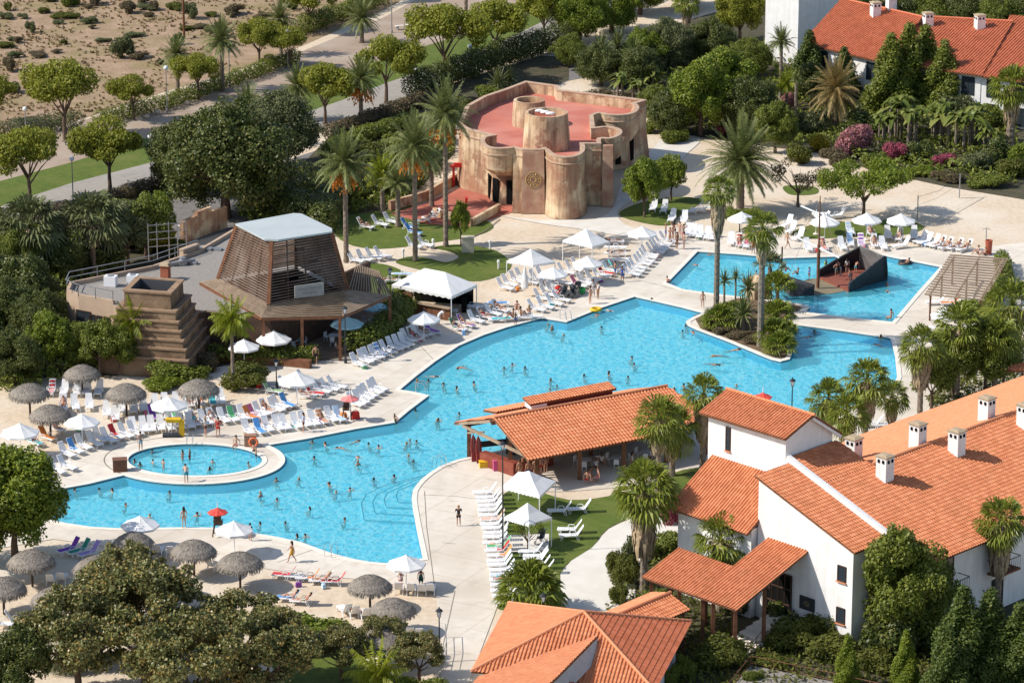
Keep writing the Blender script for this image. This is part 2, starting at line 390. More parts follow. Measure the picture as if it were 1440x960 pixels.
sheet('ground', [[(-3000, -320), (3000, -320), (3000, 4000), (-3000, 4000)], MAIN, KID, ACT], -0.06, M_sand)
deck_px = [(-120, 668), (67, 637), (150, 622), (233, 608), (330, 594), (420, 575), (395, 560), (385, 545), (300, 532), (285, 520), (330, 511), (480, 505), (540, 478), (575, 452), (640, 450), (700, 432), (745, 432), (800, 428), (850, 395), (872, 372), (892, 345), (905, 330), (945, 318), (1000, 322), (1090, 333), (1180, 338), (1320, 350), (1345, 352), (1440, 340), (1600, 335), (1600, 700), (1000, 700), (965, 690), (895, 683), (800, 690), (700, 692), (705, 760), (712, 800), (700, 850), (640, 1010), (618, 1010), (622, 915), (613, 835), (600, 828), (510, 814), (420, 806), (320, 790), (180, 772), (75, 757), (-120, 790)]
sheet('deck', [g2(deck_px), MAIN, KID, ACT], -0.02, M_deck)
sheet('plaza_path', [smooth2(g2([(700, 302), (745, 308), (790, 309), (852, 303), (873, 262), (886, 240), (915, 212), (940, 190), (985, 195), (960, 222), (930, 262), (905, 272), (873, 292), (869, 303), (880, 316), (912, 324), (950, 320), (942, 334), (900, 336), (830, 324), (760, 314)]), 4)], -0.01, M_white_path)
def area(name, px, z, mat, sm=4):
    p = g2(px); return sheet(name, [smooth2(p, sm) if sm else p], z, mat)
area('grass', [(557, 369), (572, 361), (600, 362), (627, 368), (645, 361), (634, 354), (610, 347), (650, 343), (692, 350), (713, 362), (719, 374), (703, 387), (663, 395), (600, 381)], -0.03, M_grass)
area('grass', [(462, 300), (560, 288), (650, 300), (694, 316), (670, 331), (606, 341), (575, 346), (520, 349), (478, 336)], -0.03, M_grass)
area('grass', [(870, 301), (900, 285), (950, 277), (986, 280), (975, 292), (958, 300), (942, 316), (905, 313)], -0.004, M_grass)
area('grass', [(1103, 261), (1145, 262), (1150, 271), (1130, 274), (1108, 272)], -0.03, M_grass)
area('grass', [(1115, 325), (1160, 312), (1215, 312), (1262, 308), (1300, 318), (1270, 330), (1190, 333), (1130, 335)], -0.012, M_grass, 3)
area('grass', [(640, 312), (585, 320), (560, 312)], -0.028, M_grass, 3)
area('grass', [(705, 697), (745, 688), (800, 702), (855, 697), (900, 684), (960, 660), (1010, 660), (1000, 690), (950, 700), (905, 720), (855, 742), (832, 770), (803, 788), (789, 806), (790, 855), (700, 855), (715, 800), (703, 760)], -0.01, M_grass, 3)
area('grass', [(372, 905), (420, 904), (480, 910), (520, 940), (510, 975), (420, 972), (385, 940)], -0.035, M_grass)
area('grass', [(505, 372), (545, 372), (572, 388), (560, 420), (520, 425), (500, 400)], -0.03, M_grass)
area('path', [(790, 870), (788, 806), (803, 788), (832, 770), (857, 743), (905, 721), (965, 706), (1010, 705), (960, 745), (905, 790), (893, 820), (896, 870)], -0.004, M_white_path, 0)
sheet('path', [g2([(706, 752), (772, 750), (772, 774), (706, 776)])], -0.003, M_white_path)
sheet('soil_bed', [g2([(975, 444), (1000, 437), (1040, 418), (1098, 427), (1106, 437), (1107, 500), (1098, 504), (1085, 501), (1030, 479), (985, 462)])], 0.03, M_soil)
sheet('soil_bed', [g2([(1096, 427), (1122, 429), (1128, 433), (1121, 438), (1098, 436)])], 0.02, M_soil)
# land north and west of the pools
sheet('dry_hillside', [g2([(-700, -130), (620, -130), (600, -20), (540, 14), (430, 62), (330, 100), (240, 126), (120, 165), (0, 200), (-700, 330)])], -0.045, M_scrub)
sheet('promenade', [g2([(-500, 300), (0, 203), (120, 168), (240, 131), (330, 104), (430, 70), (540, 24), (620, -20), (900, -130), (1050, -130), (900, -40), (800, 0), (700, 34), (600, 64), (500, 96), (430, 118), (330, 150), (200, 196), (100, 228), (-30, 262), (-500, 380)])], -0.035, M_path)
sheet('grass', [g2([(-500, 380), (-30, 262), (100, 228), (200, 196), (330, 150), (430, 118), (500, 96), (600, 64), (700, 34), (800, 0), (900, -40), (960, -60), (900, -18), (810, 10), (757, 33), (700, 61), (630, 88), (547, 115), (480, 141), (430, 158), (320, 193), (213, 228), (100, 257), (0, 290), (-500, 420)])], -0.04, M_grass)
sheet('paved_path', [g2([(-500, 420), (0, 290), (100, 257), (213, 228), (320, 193), (430, 158), (480, 141), (547, 115), (630, 88), (700, 61), (757, 33), (810, 10), (900, -18), (1000, -60), (1100, -70), (900, 18), (800, 52), (757, 70), (700, 92), (630, 117), (547, 146), (480, 170), (400, 200), (320, 225), (217, 258), (133, 281), (0, 316), (-500, 450)])], -0.034, M_grey)
sheet('service_road', [g2([(120, 345), (215, 285), (300, 258), (480, 200), (640, 148), (700, 125), (760, 104), (860, 70), (960, 30), (1000, 40), (900, 95), (800, 113), (720, 145), (640, 175), (560, 212), (480, 250), (400, 285), (340, 318), (230, 352)])], -0.033, M_asph)
for a, b in (((248, 316), (271, 321)), ((236, 331), (258, 338))):
    A_, B_ = G(*a), G(*b); d = (B_-A_).normalized(); n_ = Vector((-d.y, d.x, 0))*.12
    sheet('road_marking', [[(A_+n_)[:2], (A_-n_)[:2], (B_-n_)[:2], (B_+n_)[:2]]], -0.029, M_white)
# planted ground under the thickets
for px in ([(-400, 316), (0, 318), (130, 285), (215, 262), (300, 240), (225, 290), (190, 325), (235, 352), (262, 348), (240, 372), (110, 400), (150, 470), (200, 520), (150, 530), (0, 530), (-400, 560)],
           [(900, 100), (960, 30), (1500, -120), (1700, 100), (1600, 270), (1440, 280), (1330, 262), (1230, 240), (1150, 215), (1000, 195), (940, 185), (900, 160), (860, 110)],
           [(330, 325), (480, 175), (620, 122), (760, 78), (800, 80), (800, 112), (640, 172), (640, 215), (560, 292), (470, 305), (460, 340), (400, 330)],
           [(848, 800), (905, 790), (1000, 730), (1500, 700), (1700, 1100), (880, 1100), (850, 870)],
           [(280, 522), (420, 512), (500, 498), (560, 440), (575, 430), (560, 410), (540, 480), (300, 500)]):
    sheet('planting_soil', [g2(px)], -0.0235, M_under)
area('red_terrace', [(548, 300), (600, 285), (650, 262), (700, 262), (742, 292), (705, 303), (660, 318), (600, 315)], -0.015, M_redpave, 0)

# pool basins
def water_mat(name, tint, bumpd=.012):
    m, nt, b = new_mat(name); nt.nodes.remove(b)
    tc = nt.nodes.new('ShaderNodeTexCoord'); nz = nt.nodes.new('ShaderNodeTexNoise'); nz.inputs['Scale'].default_value = 1.7; nz.inputs['Detail'].default_value = 3.5; nz.inputs['Distortion'].default_value = .6
    nt.links.new(tc.outputs['Object'], nz.inputs['Vector'])
    bp = nt.nodes.new('ShaderNodeBump'); bp.inputs['Distance'].default_value = bumpd; nt.links.new(nz.outputs['Fac'], bp.inputs['Height'])
    gl = nt.nodes.new('ShaderNodeBsdfGlossy'); gl.inputs['Roughness'].default_value = .08; nt.links.new(bp.outputs[0], gl.inputs['Normal'])
    tr = nt.nodes.new('ShaderNodeBsdfTransparent'); tr.inputs[0].default_value = (*tint, 1)
    fr = nt.nodes.new('ShaderNodeFresnel'); fr.inputs['IOR'].default_value = 1.33; nt.links.new(bp.outputs[0], fr.inputs['Normal'])
    mx = nt.nodes.new('ShaderNodeMixShader'); nt.links.new(fr.outputs[0], mx.inputs[0]); nt.links.new(tr.outputs[0], mx.inputs[1]); nt.links.new(gl.outputs[0], mx.inputs[2])
    df = nt.nodes.new('ShaderNodeBsdfDiffuse'); df.inputs[0].default_value = (.16, .76, .91, 1); m2 = nt.nodes.new('ShaderNodeMixShader'); m2.inputs[0].default_value = .25; nt.links.new(mx.outputs[0], m2.inputs[1]); nt.links.new(df.outputs[0], m2.inputs[2]); nt.links.new(bp.outputs[0], df.inputs['Normal'])
    nt.links.new(m2.outputs[0], nt.nodes['Material Output'].inputs[0]); return m
M_water = water_mat('pool_water', (.86, .98, 1.0))
def caustic_pooltile():
    m, nt, b = new_mat('pool_tile_caustics')
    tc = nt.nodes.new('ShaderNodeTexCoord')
    vo = nt.nodes.new('ShaderNodeTexVoronoi'); vo.feature = 'DISTANCE_TO_EDGE'; vo.inputs['Scale'].default_value = 1.7  # cell edges give the bright caustic network painted into the floor colour
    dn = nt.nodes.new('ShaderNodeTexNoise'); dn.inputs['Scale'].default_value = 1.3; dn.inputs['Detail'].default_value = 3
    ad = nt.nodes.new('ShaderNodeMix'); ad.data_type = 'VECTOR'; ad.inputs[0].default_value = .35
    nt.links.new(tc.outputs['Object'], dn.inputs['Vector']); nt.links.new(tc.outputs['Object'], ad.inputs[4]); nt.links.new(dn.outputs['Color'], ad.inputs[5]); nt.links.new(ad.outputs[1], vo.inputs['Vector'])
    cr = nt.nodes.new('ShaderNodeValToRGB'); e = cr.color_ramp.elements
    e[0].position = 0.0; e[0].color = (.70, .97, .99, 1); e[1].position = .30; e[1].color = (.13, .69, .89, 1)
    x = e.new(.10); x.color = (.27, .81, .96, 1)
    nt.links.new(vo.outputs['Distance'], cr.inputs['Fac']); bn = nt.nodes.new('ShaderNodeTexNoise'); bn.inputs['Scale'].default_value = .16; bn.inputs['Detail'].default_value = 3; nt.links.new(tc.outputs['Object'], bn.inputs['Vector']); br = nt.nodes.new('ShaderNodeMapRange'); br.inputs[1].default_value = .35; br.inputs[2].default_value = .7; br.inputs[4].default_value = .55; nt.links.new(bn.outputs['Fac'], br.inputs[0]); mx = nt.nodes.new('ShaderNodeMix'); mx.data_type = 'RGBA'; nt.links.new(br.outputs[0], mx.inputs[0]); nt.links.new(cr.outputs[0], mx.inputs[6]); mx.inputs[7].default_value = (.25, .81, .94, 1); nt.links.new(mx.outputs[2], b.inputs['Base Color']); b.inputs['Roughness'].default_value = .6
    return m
M_pool = caustic_pooltile()
M_poolwall = pm('pool_wall_tiles', (.03, .48, .80), (.03, .43, .76), 3, .5)
M_band = pm('pool_waterline_band', (.03, .10, .22), (.02, .07, .16), 4, .4)
def basin(poly, depth, zw=-0.13):
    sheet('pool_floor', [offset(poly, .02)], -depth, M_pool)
    n = len(poly)
    for nm, z0, z1, mat in (('pool_wall', -depth, -0.26, M_poolwall), ('pool_tile_band', -0.26, -0.02, M_band)):
        mb = MB(); mb.add([(x, y, z0) for x, y in poly]+[(x, y, z1) for x, y in poly], [(i, (i+1) % n, n+(i+1) % n, n+i) for i in range(n)])
        tag(mb.build(nm, mat), kind='structure')
    o = sheet('pool_water', [poly], zw, M_water)
    # pale rounded coping stones round the rim
    out = offset(poly, .38); inn = offset(poly, -.03)
    mb = MB(); v = []
    for q, z in ((inn, -.05), (inn, .035), (out, .03), (out, -.06)): v += [(x, y, z) for x, y in q]
    f = []
    for k in range(3):
        for i in range(n): f.append((k*n+i, k*n+(i+1) % n, (k+1)*n+(i+1) % n, (k+1)*n+i))
    mb.add(v, f); tag(mb.build('pool_coping', M_deck2), kind='structure')
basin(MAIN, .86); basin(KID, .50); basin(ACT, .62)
# joint that outlines the round kids' pool terrace
def strip(name, px, w, z, mat):
    P = [G(x, y) for x, y in px]; mb = MB(); v = []
    for i, p in enumerate(P):
        d = (P[min(i+1, len(P)-1)]-P[max(i-1, 0)]).normalized(); n_ = Vector((-d.y, d.x, 0))*w/2
        v += [tuple((p+n_)[:2])+(z,), tuple((p-n_)[:2])+(z,)]
    mb.add(v, [(2*i, 2*i+1, 2*i+3, 2*i+2) for i in range(len(P)-1)]); return tag(mb.build(name, mat), kind='structure')
M_joint = pm('paving_joint', (.20, .16, .12), None)
strip('paving_joint', ringpx(127, 33, 273.5, 646, 141, 322, 40), .10, -.014, M_joint)
for px in ([(595, 695), (640, 697), (690, 703)], [(745, 838), (893, 838)], [(622, 762), (640, 764)], [(562, 455), (612, 508)], [(597, 690), (600, 740), (612, 830)], [(540, 492), (600, 492)], [(480, 540), (562, 548)], [(865, 385), (960, 409)], [(233, 608), (67, 640)], [(800, 352), (895, 360)], [(390, 790), (440, 772)], [(640, 830), (618, 930)]):
    strip('paving_joint', px, .06, -.013, M_joint)
# broad curved steps going down into the main pool
steps_px = [[(664, 643), (600, 668), (560, 685), (557, 692), (560, 701), (580, 702), (578, 690), (592, 672), (620, 654)],
            [(660, 643), (585, 668), (545, 686), (540, 695), (543, 706), (581, 708)],
            [(640, 646), (565, 670), (530, 686), (524, 697), (527, 712), (583, 716)],
            [(620, 652), (545, 670), (515, 684), (508, 697), (512, 720), (585, 724)]]
for k, sp in enumerate(steps_px):
    pts = sp if k == 0 else sp+[(579, 700), (586, 682), (604, 665), (620, 655)]
    zt = -.28-.12*k
    P = g2(pts)
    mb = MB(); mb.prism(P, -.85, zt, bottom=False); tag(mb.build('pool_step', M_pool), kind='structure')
    strip('pool_step_edge', sp[:6] if k == 0 else sp, .10, zt+.012, M_band)
for k in range(3):
    P = g2([(228+k*3, 628), (272, 628), (272, 634-2*k), (226+k*3, 635-2*k)])
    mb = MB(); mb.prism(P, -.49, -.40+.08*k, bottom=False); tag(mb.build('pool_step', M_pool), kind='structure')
# sandy ramp the play ship sits on
area('ship_shoal', [(1126, 396), (1150, 390), (1196, 400), (1186, 408), (1150, 413), (1130, 410)], -.10, pm('wet_sand', (.26, .20, .12), (.2, .17, .11), 1.2, .6))
strip('path_kerb', [(663, 334), (682, 325), (703, 308)], .12, .02, M_joint)
# ---------------------------------------------------------------- tiled roofs
def tile_roof(name, poly, parent, mat, period=.27, course=.36, h=.06, step=.035, thick=.14, ridge=None):
    """barrel tiles laid over a convex planar polygon; columns follow the fall line"""
    P = [Vector(p) for p in poly]
    n = (P[1]-P[0]).cross(P[2]-P[0]).normalized()
    if n.z < 0: n = -n
    d = (Vector((0, 0, -1))-n*Vector((0, 0, -1)).dot(n)).normalized(); u = n.cross(d).normalized()
    o = P[0]
    q = [((p-o).dot(u), (p-o).dot(d)) for p in P]
    u0 = min(a for a, b in q); u1 = max(a for a, b in q); v0 = min(b for a, b in q); v1 = max(b for a, b in q)
    fr = [0, .08, .2, .32, .44, .52, .76]; hh = [0, .7, 1.0, 1.0, .7, 0, -.25]
    us = []; c = math.floor(u0/period)
    while c*period < u1:
        for f_, k in zip(fr, hh):
            x = (c+f_)*period
            if u0 < x < u1: us.append((x, k, c))
        c += 1
    us = [(u0+1e-4, 0, us[0][2])]+us+[(u1-1e-4, 0, us[-1][2])]
    def rng(x):
        hits = []
        for i in range(len(q)):
            a, b = q[i], q[(i+1) % len(q)]
            if (a[0]-x)*(b[0]-x) <= 0 and abs(a[0]-b[0]) > 1e-9:
                hits.append(a[1]+(b[1]-a[1])*(x-a[0])/(b[0]-a[0]))
        return (min(hits), max(hits)) if hits else (0, 0)
    rows = []; r = math.floor(v0/course)
    while r*course < v1: rows.append(r); r += 1
    V = []; F = []; UV = []
    cols = []
    for x, k, c in us:
        a, b = rng(x); L = []
        for r in rows:
            for e in (0, 1):
                v = min(max((r+e)*course, a), b)
                t = (v-r*course)/course
                z = h*k+step*t+.02
                L.append(len(V)); V.append(tuple(o+u*x+d*v+n*z))
        cols.append((L, a, b))
    for i in range(len(us)-1):
        La, a0, b0 = cols[i]; Lb, a1, b1 = cols[i+1]; c = us[i][2]
        for j, r in enumerate(rows):
            lo = r*course; hi = lo+course
            if (hi <= a0 and hi <= a1) or (lo >= b0 and lo >= b1): continue
            F.append((La[2*j], La[2*j+1], Lb[2*j+1], Lb[2*j])); UV.append((c+.5, r+.5))
            if j+1 < len(rows) and hi < max(b0, b1): F.append((La[2*j+1], La[2*j+2], Lb[2*j+2], Lb[2*j+1])); UV.append((c+.5, r+.5))
    nf = len(F)
    # board underneath
    b_ = len(V); k = len(P); Pq = P
    V += [tuple(p-n*.01) for p in Pq]+[tuple(p-n*thick) for p in Pq]
    F2 = [tuple(b_+i for i in range(k)), tuple(b_+k+i for i in reversed(range(k)))]+[(b_+i, b_+k+i, b_+k+(i+1) % k, b_+(i+1) % k) for i in range(k)]
    me = bpy.data.meshes.new(name); me.from_pydata(V, [], F+F2); me.materials.append(mat); me.materials.append(M_wood)
    uvl = me.uv_layers.new(name='UVMap')
    arr = np.zeros((len(me.loops), 2), dtype=np.float32); idx = 0
    for i in range(nf): arr[idx:idx+4] = UV[i]; idx += 4
    uvl.data.foreach_set('uv', arr.ravel())
    mi = np.zeros(len(me.polygons), dtype=np.int32); mi[nf:] = 1; me.polygons.foreach_set('material_index', mi)
    ob = mkobj(name, me, parent)
    return ob
def ridge_cap(parent, a, b, mat, r=.14, name='ridge_tiles'):
    a = Vector(a); b = Vector(b); L = (b-a).length; n = max(2, int(L/.42)); mb = MB()
    for i in range(n):
        p = a+(b-a)*(i/n); q = a+(b-a)*((i+1.08)/n); mb.tube([p, q], [r*.85, r], 7)
    return mb.build(name, mat, parent)
AB = lambda a, b, z=0: Vector(((a+b)*math.sqrt(.5), (b-a)*math.sqrt(.5), z))   # right-hand house axes (45 degrees)
def wallbox(parent, name, pts, z0, z1, t, mat, fn=None):
    """upright wall between two plan points"""
    mb = MB(); a, b = Vector(pts[0]), Vector(pts[1]); mb.beam((a.x, a.y, (z0+z1)/2), (b.x, b.y, (z0+z1)/2), t, z1-z0); return mb.build(name, mat, parent)
def window(parent, c, w, h, ax, nrm, frame=M_white, sill=M_tile, deep=.12, bars=1, framecol=None):
    """dark recessed window: glass + frame + sill set on a wall face. c centre, ax along the wall, nrm outward"""
    ax = Vector(ax).normalized(); nrm = Vector(nrm).normalized(); up = Vector((0, 0, 1)); c = Vector(c)
    mb = MB(); fm = framecol or M_darkwood
    for s in (-1, 1): mb.beam(c+ax*s*w/2-up*h/2+nrm*.02, c+ax*s*w/2+up*h/2+nrm*.02, .08, .10)
    for s in (-1, 1): mb.beam(c-ax*w/2+up*s*h/2+nrm*.021, c+ax*w/2+up*s*h/2+nrm*.021, .10, .08)
    for k in range(bars): 
        t = (k+1)/(bars+1)-.5; mb.beam(c+ax*w*t-up*h/2+nrm*.02, c+ax*w*t+up*h/2+nrm*.02, .05, .05)
    win = mb.build('window', fm, parent)
    g = MB(); g.beam(c-ax*w/2+nrm*.006, c+ax*w/2+nrm*.006, .02, h); g.build('pane', M_glass, win)
    if sill:
        s_ = MB(); s_.beam(c-ax*(w/2+.08)-up*(h/2+.07)+nrm*.06, c+ax*(w/2+.08)-up*(h/2+.07)+nrm*.06, .2, .07); s_.build('sill', sill, win)
    return win
def chimney(parent, base, rz, h=1.9, w=1.0, pots=True):
    mb = MB(); b = Vector(base); mb.box(b+Vector((0, 0, h/2-.4)), (w, w, h+.8), rz)
    c = mb.build('chimney', M_white, parent)
    m2 = MB(); m2.box(b+Vector((0, 0, h+.05)), (w+.16, w+.16, .1), rz); m2.box(b+Vector((0, 0, h+.14)), (w+.06, w+.06, .1), rz, .5); m2.build('chimney_cap', pm('cap_tiles', (.42, .33, .22), (.36, .27, .17), 3, .9), c)
    m3 = MB(); R = Matrix.Rotation(rz, 3, 'Z')
    for ax, nr in ((Vector((1, 0, 0)), Vector((0, -1, 0))), (Vector((0, 1, 0)), Vector((-1, 0, 0))), (Vector((0, 1, 0)), Vector((1, 0, 0)))):
        for s in (-.22, .22):
            m3.box(b+R @ (ax*s*w+nr*(w/2-.02)+Vector((0, 0, h-.28))), (.17, .17, .24), rz)
    m3.build('smoke_vent', M_black, c)
    return c

# ---------------------------------------------------------------- the large white house on the right
H = empty('white_house', AB(65, -20), 0, 'large white house with terracotta roofs, square tower and row of chimneys at lower right', 'house')
def hp(name, mb, mat, smooth=False):
    o = mb.build(name, mat, H, smooth); o.location = -H.location; return o
def fixloc(o, root): o.location = -Vector(root.location); return o
fz = lambda a: 10-.36*(a-61.9)
gz = lambda a: 10-.36*(61.9-a)
PTS = lambda L: [AB(*p) for p in L]
B1 = 16.0
for poly in ([(61.9, -24.4, fz(61.9)), (61.9, B1, fz(61.9)), (71.9, B1, fz(71.9)), (71.9, -30.0, fz(71.9)), (68.5, -30.0, fz(68.5)), (61.9, -30.0, fz(61.9))],
             [(58.6, -30.0, fz(58.6)), (61.9, -30.0, fz(61.9)), (61.9, -24.4, fz(61.9)), (58.6, -24.6, fz(58.6))]):
    fixloc(tile_roof('roof', PTS(poly), H, M_tile), H)
fixloc(tile_roof('roof', PTS([(59.0, -34.1, fz(59.0)-.12), (59.0, -30.35, fz(59.0)-.12), (68.5, -30.35, fz(68.5)-.12), (68.5, -34.1, fz(68.5)-.12)]), H, M_tile), H)
fixloc(tile_roof('roof', PTS([(61.9, -24.4, 10), (61.9, B1, 10), (47.6, B1, gz(47.6)), (47.6, -10, gz(47.6)), (55.0, -24.4, gz(55))]), H, M_tile_pale, step=.02, h=.05), H)
fixloc(ridge_cap(H, AB(61.9, -24.4, 10.05), AB(61.9, B1, 10.05), M_tile), H)
# parapet between the two roof strips
mb = MB(); mb.beam(AB(58.7, -30.17, fz(58.7)+.05), AB(68.7, -30.17, fz(68.7)+.05), .34, .55); hp('parapet', mb, M_white)
# walls
mb = MB(); P = [AB(59.2, -33.9, 0), AB(68.2, -33.9, 0), AB(68.2, -33.9, fz(68.2)-.2), AB(59.2, -33.9, fz(59.2)-.2)]
Q = [p+AB(0, 3.4) for p in P]
mb.add(P+Q, [(0, 1, 2, 3), (7, 6, 5, 4), (0, 4, 5, 1), (1, 5, 6, 2), (3, 2, 6, 7), (0, 3, 7, 4)]); hp('wall', mb, M_white)
mb = MB(); P = [AB(61.9, -30.4, 0), AB(70.9, -30.4, 0), AB(70.9, -30.4, fz(70.9)-.2), AB(61.9, -30.4, 9.75)]; Q = [p+AB(0, B1+30) for p in P]
mb.add(P+Q, [(0, 1, 2, 3), (7, 6, 5, 4), (0, 4, 5, 1), (1, 5, 6, 2)]); hp('wall', mb, M_white)
mb = MB(); P = [AB(58.6, -30.3, 0), AB(61.9, -30.3, 0), AB(61.9, -30.3, 9.75), AB(58.6, -30.3, fz(58.6)-.25)]; Q = [p+AB(0, 5.6) for p in P]
mb.add(P+Q, [(0, 1, 2, 3), (7, 6, 5, 4), (0, 4, 7, 3), (1, 5, 6, 2)]); hp('wall', mb, M_white)
mb = MB(); mb.add([AB(48.6, -10, 0), AB(58.6, -24.6, 0), AB(58.6, B1, 0), AB(48.6, B1, 0), AB(48.6, -10, 5), AB(56, -24.3, 7.6), AB(58.6, B1, 8.5), AB(48.6, B1, 4.9)], [(0, 1, 5, 4), (1, 2, 6, 5), (2, 3, 7, 6), (3, 0, 4, 7)]); hp('wall', mb, M_white)
# tower
TZ = 12.9
mb = MB(); T = [(50.9, -30.2), (58.5, -30.2), (58.5, -24.9), (50.9, -24.9)]
v = [AB(a, b, 3) for a, b in T]+[AB(50.9, -30.2, TZ), AB(58.5, -30.2, TZ), AB(58.5, -24.9, 11.95), AB(50.9, -24.9, 11.95), AB(50.9, -27.6, 13.75), AB(58.5, -27.6, 13.75)]
mb.add(v, [(0, 1, 5, 4), (1, 2, 6, 9, 5), (2, 3, 7, 6), (3, 0, 4, 8, 7)]); hp('tower_wall', mb, M_white)
fixloc(tile_roof('tower_roof', PTS([(50.4, -30.75, 12.85), (58.9, -30.75, 12.85), (58.9, -27.6, 13.95), (50.4, -27.6, 13.95)]), H, M_tile, step=.02, h=.075), H)
fixloc(tile_roof('tower_roof', PTS([(50.4, -27.6, 13.95), (58.9, -27.6, 13.95), (58.9, -24.2, 11.7), (50.4, -24.2, 11.7)]), H, M_tile, step=.02), H)
fixloc(ridge_cap(H, AB(50.3, -27.6, 14.02), AB(59.0, -27.6, 14.02), M_tile, .12), H)
mb = MB(); mb.beam(AB(58.82, -27.6, 13.72), AB(58.82, -24.3, 11.5), .16, .26); hp('barge_board', mb, M_white)
fixloc(window(H, AB(52.9, -30.2, 11.3), .42, 1.8, AB(1, 0), AB(0, -1), bars=0), H)
# lower roof in front of the tower
fixloc(tile_roof('roof', PTS([(51.4, -30.25, 9.65), (59.3, -30.25, 9.65), (59.3, -35.2, 6.75), (51.4, -35.2, 6.75)]), H, M_tile, step=.02, h=.075), H)
mb = MB(); mb.prism([tuple(AB(a, b)[:2]) for a, b in ((51.9, -34.5), (59.1, -34.5), (59.1, -30.3), (51.9, -30.3))], 0, 6.9); hp('wall', mb, M_white)
# windows in the gable wall
for a, z in ((67.2, 5.55), (67.2, 2.35)):
    fixloc(window(H, AB(a, -33.9, z), .75, 1.15, AB(1, 0), AB(0, -1), bars=0), H)
# garden side: balconies and shuttered windows in the shaded long wall
for i, b in enumerate((-26.5, -20.5, -14.5, -8.5, -2.5, 3.5)):
    for z in (1.4, 4.6):
        fixloc(window(H, AB(70.9, b, z), 1.3, 2.2, AB(0, 1), AB(1, 0), sill=None, bars=1), H)
    mb = MB(); mb.prism([tuple(AB(a_, b_)[:2]) for a_, b_ in ((70.85, b-1.3), (72.0, b-1.3), (72.0, b+1.3), (70.85, b+1.3))], 3.15, 3.3)
    bal = hp('balcony', mb, M_wood)
    mb = MB()
    for k in range(11): mb.beam(AB(71.95, b-1.25+k*.25, 3.3), AB(71.95, b-1.25+k*.25, 4.25), .03)
    mb.beam(AB(71.95, b-1.28, 4.25), AB(71.95, b+1.28, 4.25), .05); mb.beam(AB(70.9, b-1.28, 4.25), AB(71.95, b-1.28, 4.25), .05); mb.beam(AB(70.9, b+1.28, 4.25), AB(71.95, b+1.28, 4.25), .05)
    mb.build('railing', M_dark, bal)
# chimneys standing on the roofs
for px, py, f, zz in ((1200, 647, 'g', 0), (1244, 673, 'f', 0), (1290, 627, 'g', 0), (1345, 637, 'f', 0), (1387, 590, 'g', 0), (1441, 600, 'f', 0)):

    # solve for the roof height under the chimney foot
    lo, hi = 0., 20.
    for _ in range(50):
        m_ = (lo+hi)/2; g_ = G(px, py, m_); a = (g_.x-g_.y)*math.sqrt(.5); hz = fz(a) if f == 'f' else gz(a)
        if m_ > hz: hi = m_
        else: lo = m_
    g_ = G(px, py, m_); c = chimney(H, g_, PI/4, 1.75, .95); c.location = -H.location
# entrance: doorway, plaque
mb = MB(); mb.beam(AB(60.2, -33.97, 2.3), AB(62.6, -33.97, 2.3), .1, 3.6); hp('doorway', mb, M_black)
mb = MB()
for k in range(5): mb.beam(AB(60.2+k*.6, -34.05, .6), AB(60.2+k*.6, -34.05, 4.1), .08)
for z in (.6, 1.8, 3.0, 4.1): mb.beam(AB(60.2, -34.06, z), AB(62.6, -34.06, z), .08)
hp('door_frame', mb, M_darkwood)
mb = MB(); mb.beam(AB(60, -33.97, 5.4), AB(62.4, -33.97, 5.4), .1, 1.6); hp('gallery_opening', mb, M_black)
mb = MB(); mb.beam(AB(63.4, -33.98, 2.4), AB(64.8, -33.98, 2.4), .08, 1.0); pl = hp('plaque', mb, M_dark)
mb = MB(); c0 = AB(64.1, -34.03, 2.4)
for k in range(8):
    a = k*PI/4; mb.beam(c0+AB(math.cos(a)*.1, 0, math.sin(a)*.1), c0+AB(math.cos(a)*.28, 0, math.sin(a)*.22), .05)
mb.build('plaque_emblem', pm('dull_gold', (.25, .2, .08), None), pl)

# ---------------------------------------------------------------- tiled entrance canopy on timber posts
CN = empty('entrance_canopy', AB(57, -37), 0, 'L-shaped terracotta canopy on brown timber posts in front of the white house', 'canopy')
cz = lambda b: 3.9+.32*(b+40.8)
c0, c1, cm = 54.9, 64.0, 60.2
CB = -41.6
cz = lambda b: 4.0+.31*(b-CB)
for poly in ([(c0, CB, cz(CB)), (cm, CB, cz(CB)), (cm, CB+3.9, cz(CB+3.9)), (c0, CB+3.9, cz(CB+3.9))], [(cm, CB, cz(CB)), (c1, CB, cz(CB)), (c1, CB+8.2, cz(CB+8.2)), (cm, CB+8.2, cz(CB+8.2))]):
    fixloc(tile_roof('roof', PTS(poly), CN, M_tile, step=.02, h=.075), CN)
for a, b in ((c0+.5, CB+.5), (57.3, CB+.5), (60.4, CB+.5), (63.5, CB+.5), (c0+.5, CB+3.5), (58, CB+3.5), (60.6, CB+3.6), (63.5, CB+3.6), (61.4, CB+.5)):
    mb = MB(); mb.beam(AB(a, b, 0), AB(a, b, cz(b)-.14), .28); fixloc(mb.build('post', M_wood, CN), CN)
for b in (CB+.5, CB+3.5):
    mb = MB(); mb.beam(AB(c0, b, cz(b)-.28), AB(c1, b, cz(b)-.28), .2, .26); fixloc(mb.build('beam', M_wood, CN), CN)
mb = MB(); mb.beam(AB(63.5, CB+.5, cz(CB+.5)-.3), AB(63.5, CB+8, cz(CB+8)-.3), .2, .26); fixloc(mb.build('beam', M_wood, CN), CN)
mb = MB()
for k in range(7): mb.prism([tuple(AB(a_, b_)[:2]) for a_, b_ in ((61.2, -40.3+k*.75), (63.6, -40.3+k*.75), (63.6, -34), (61.2, -34))], 0.0, .12+.15*k)
tag(mb.build('stairs', M_deck2), 'pale stone steps rising under the tiled entrance canopy', 'stairs')

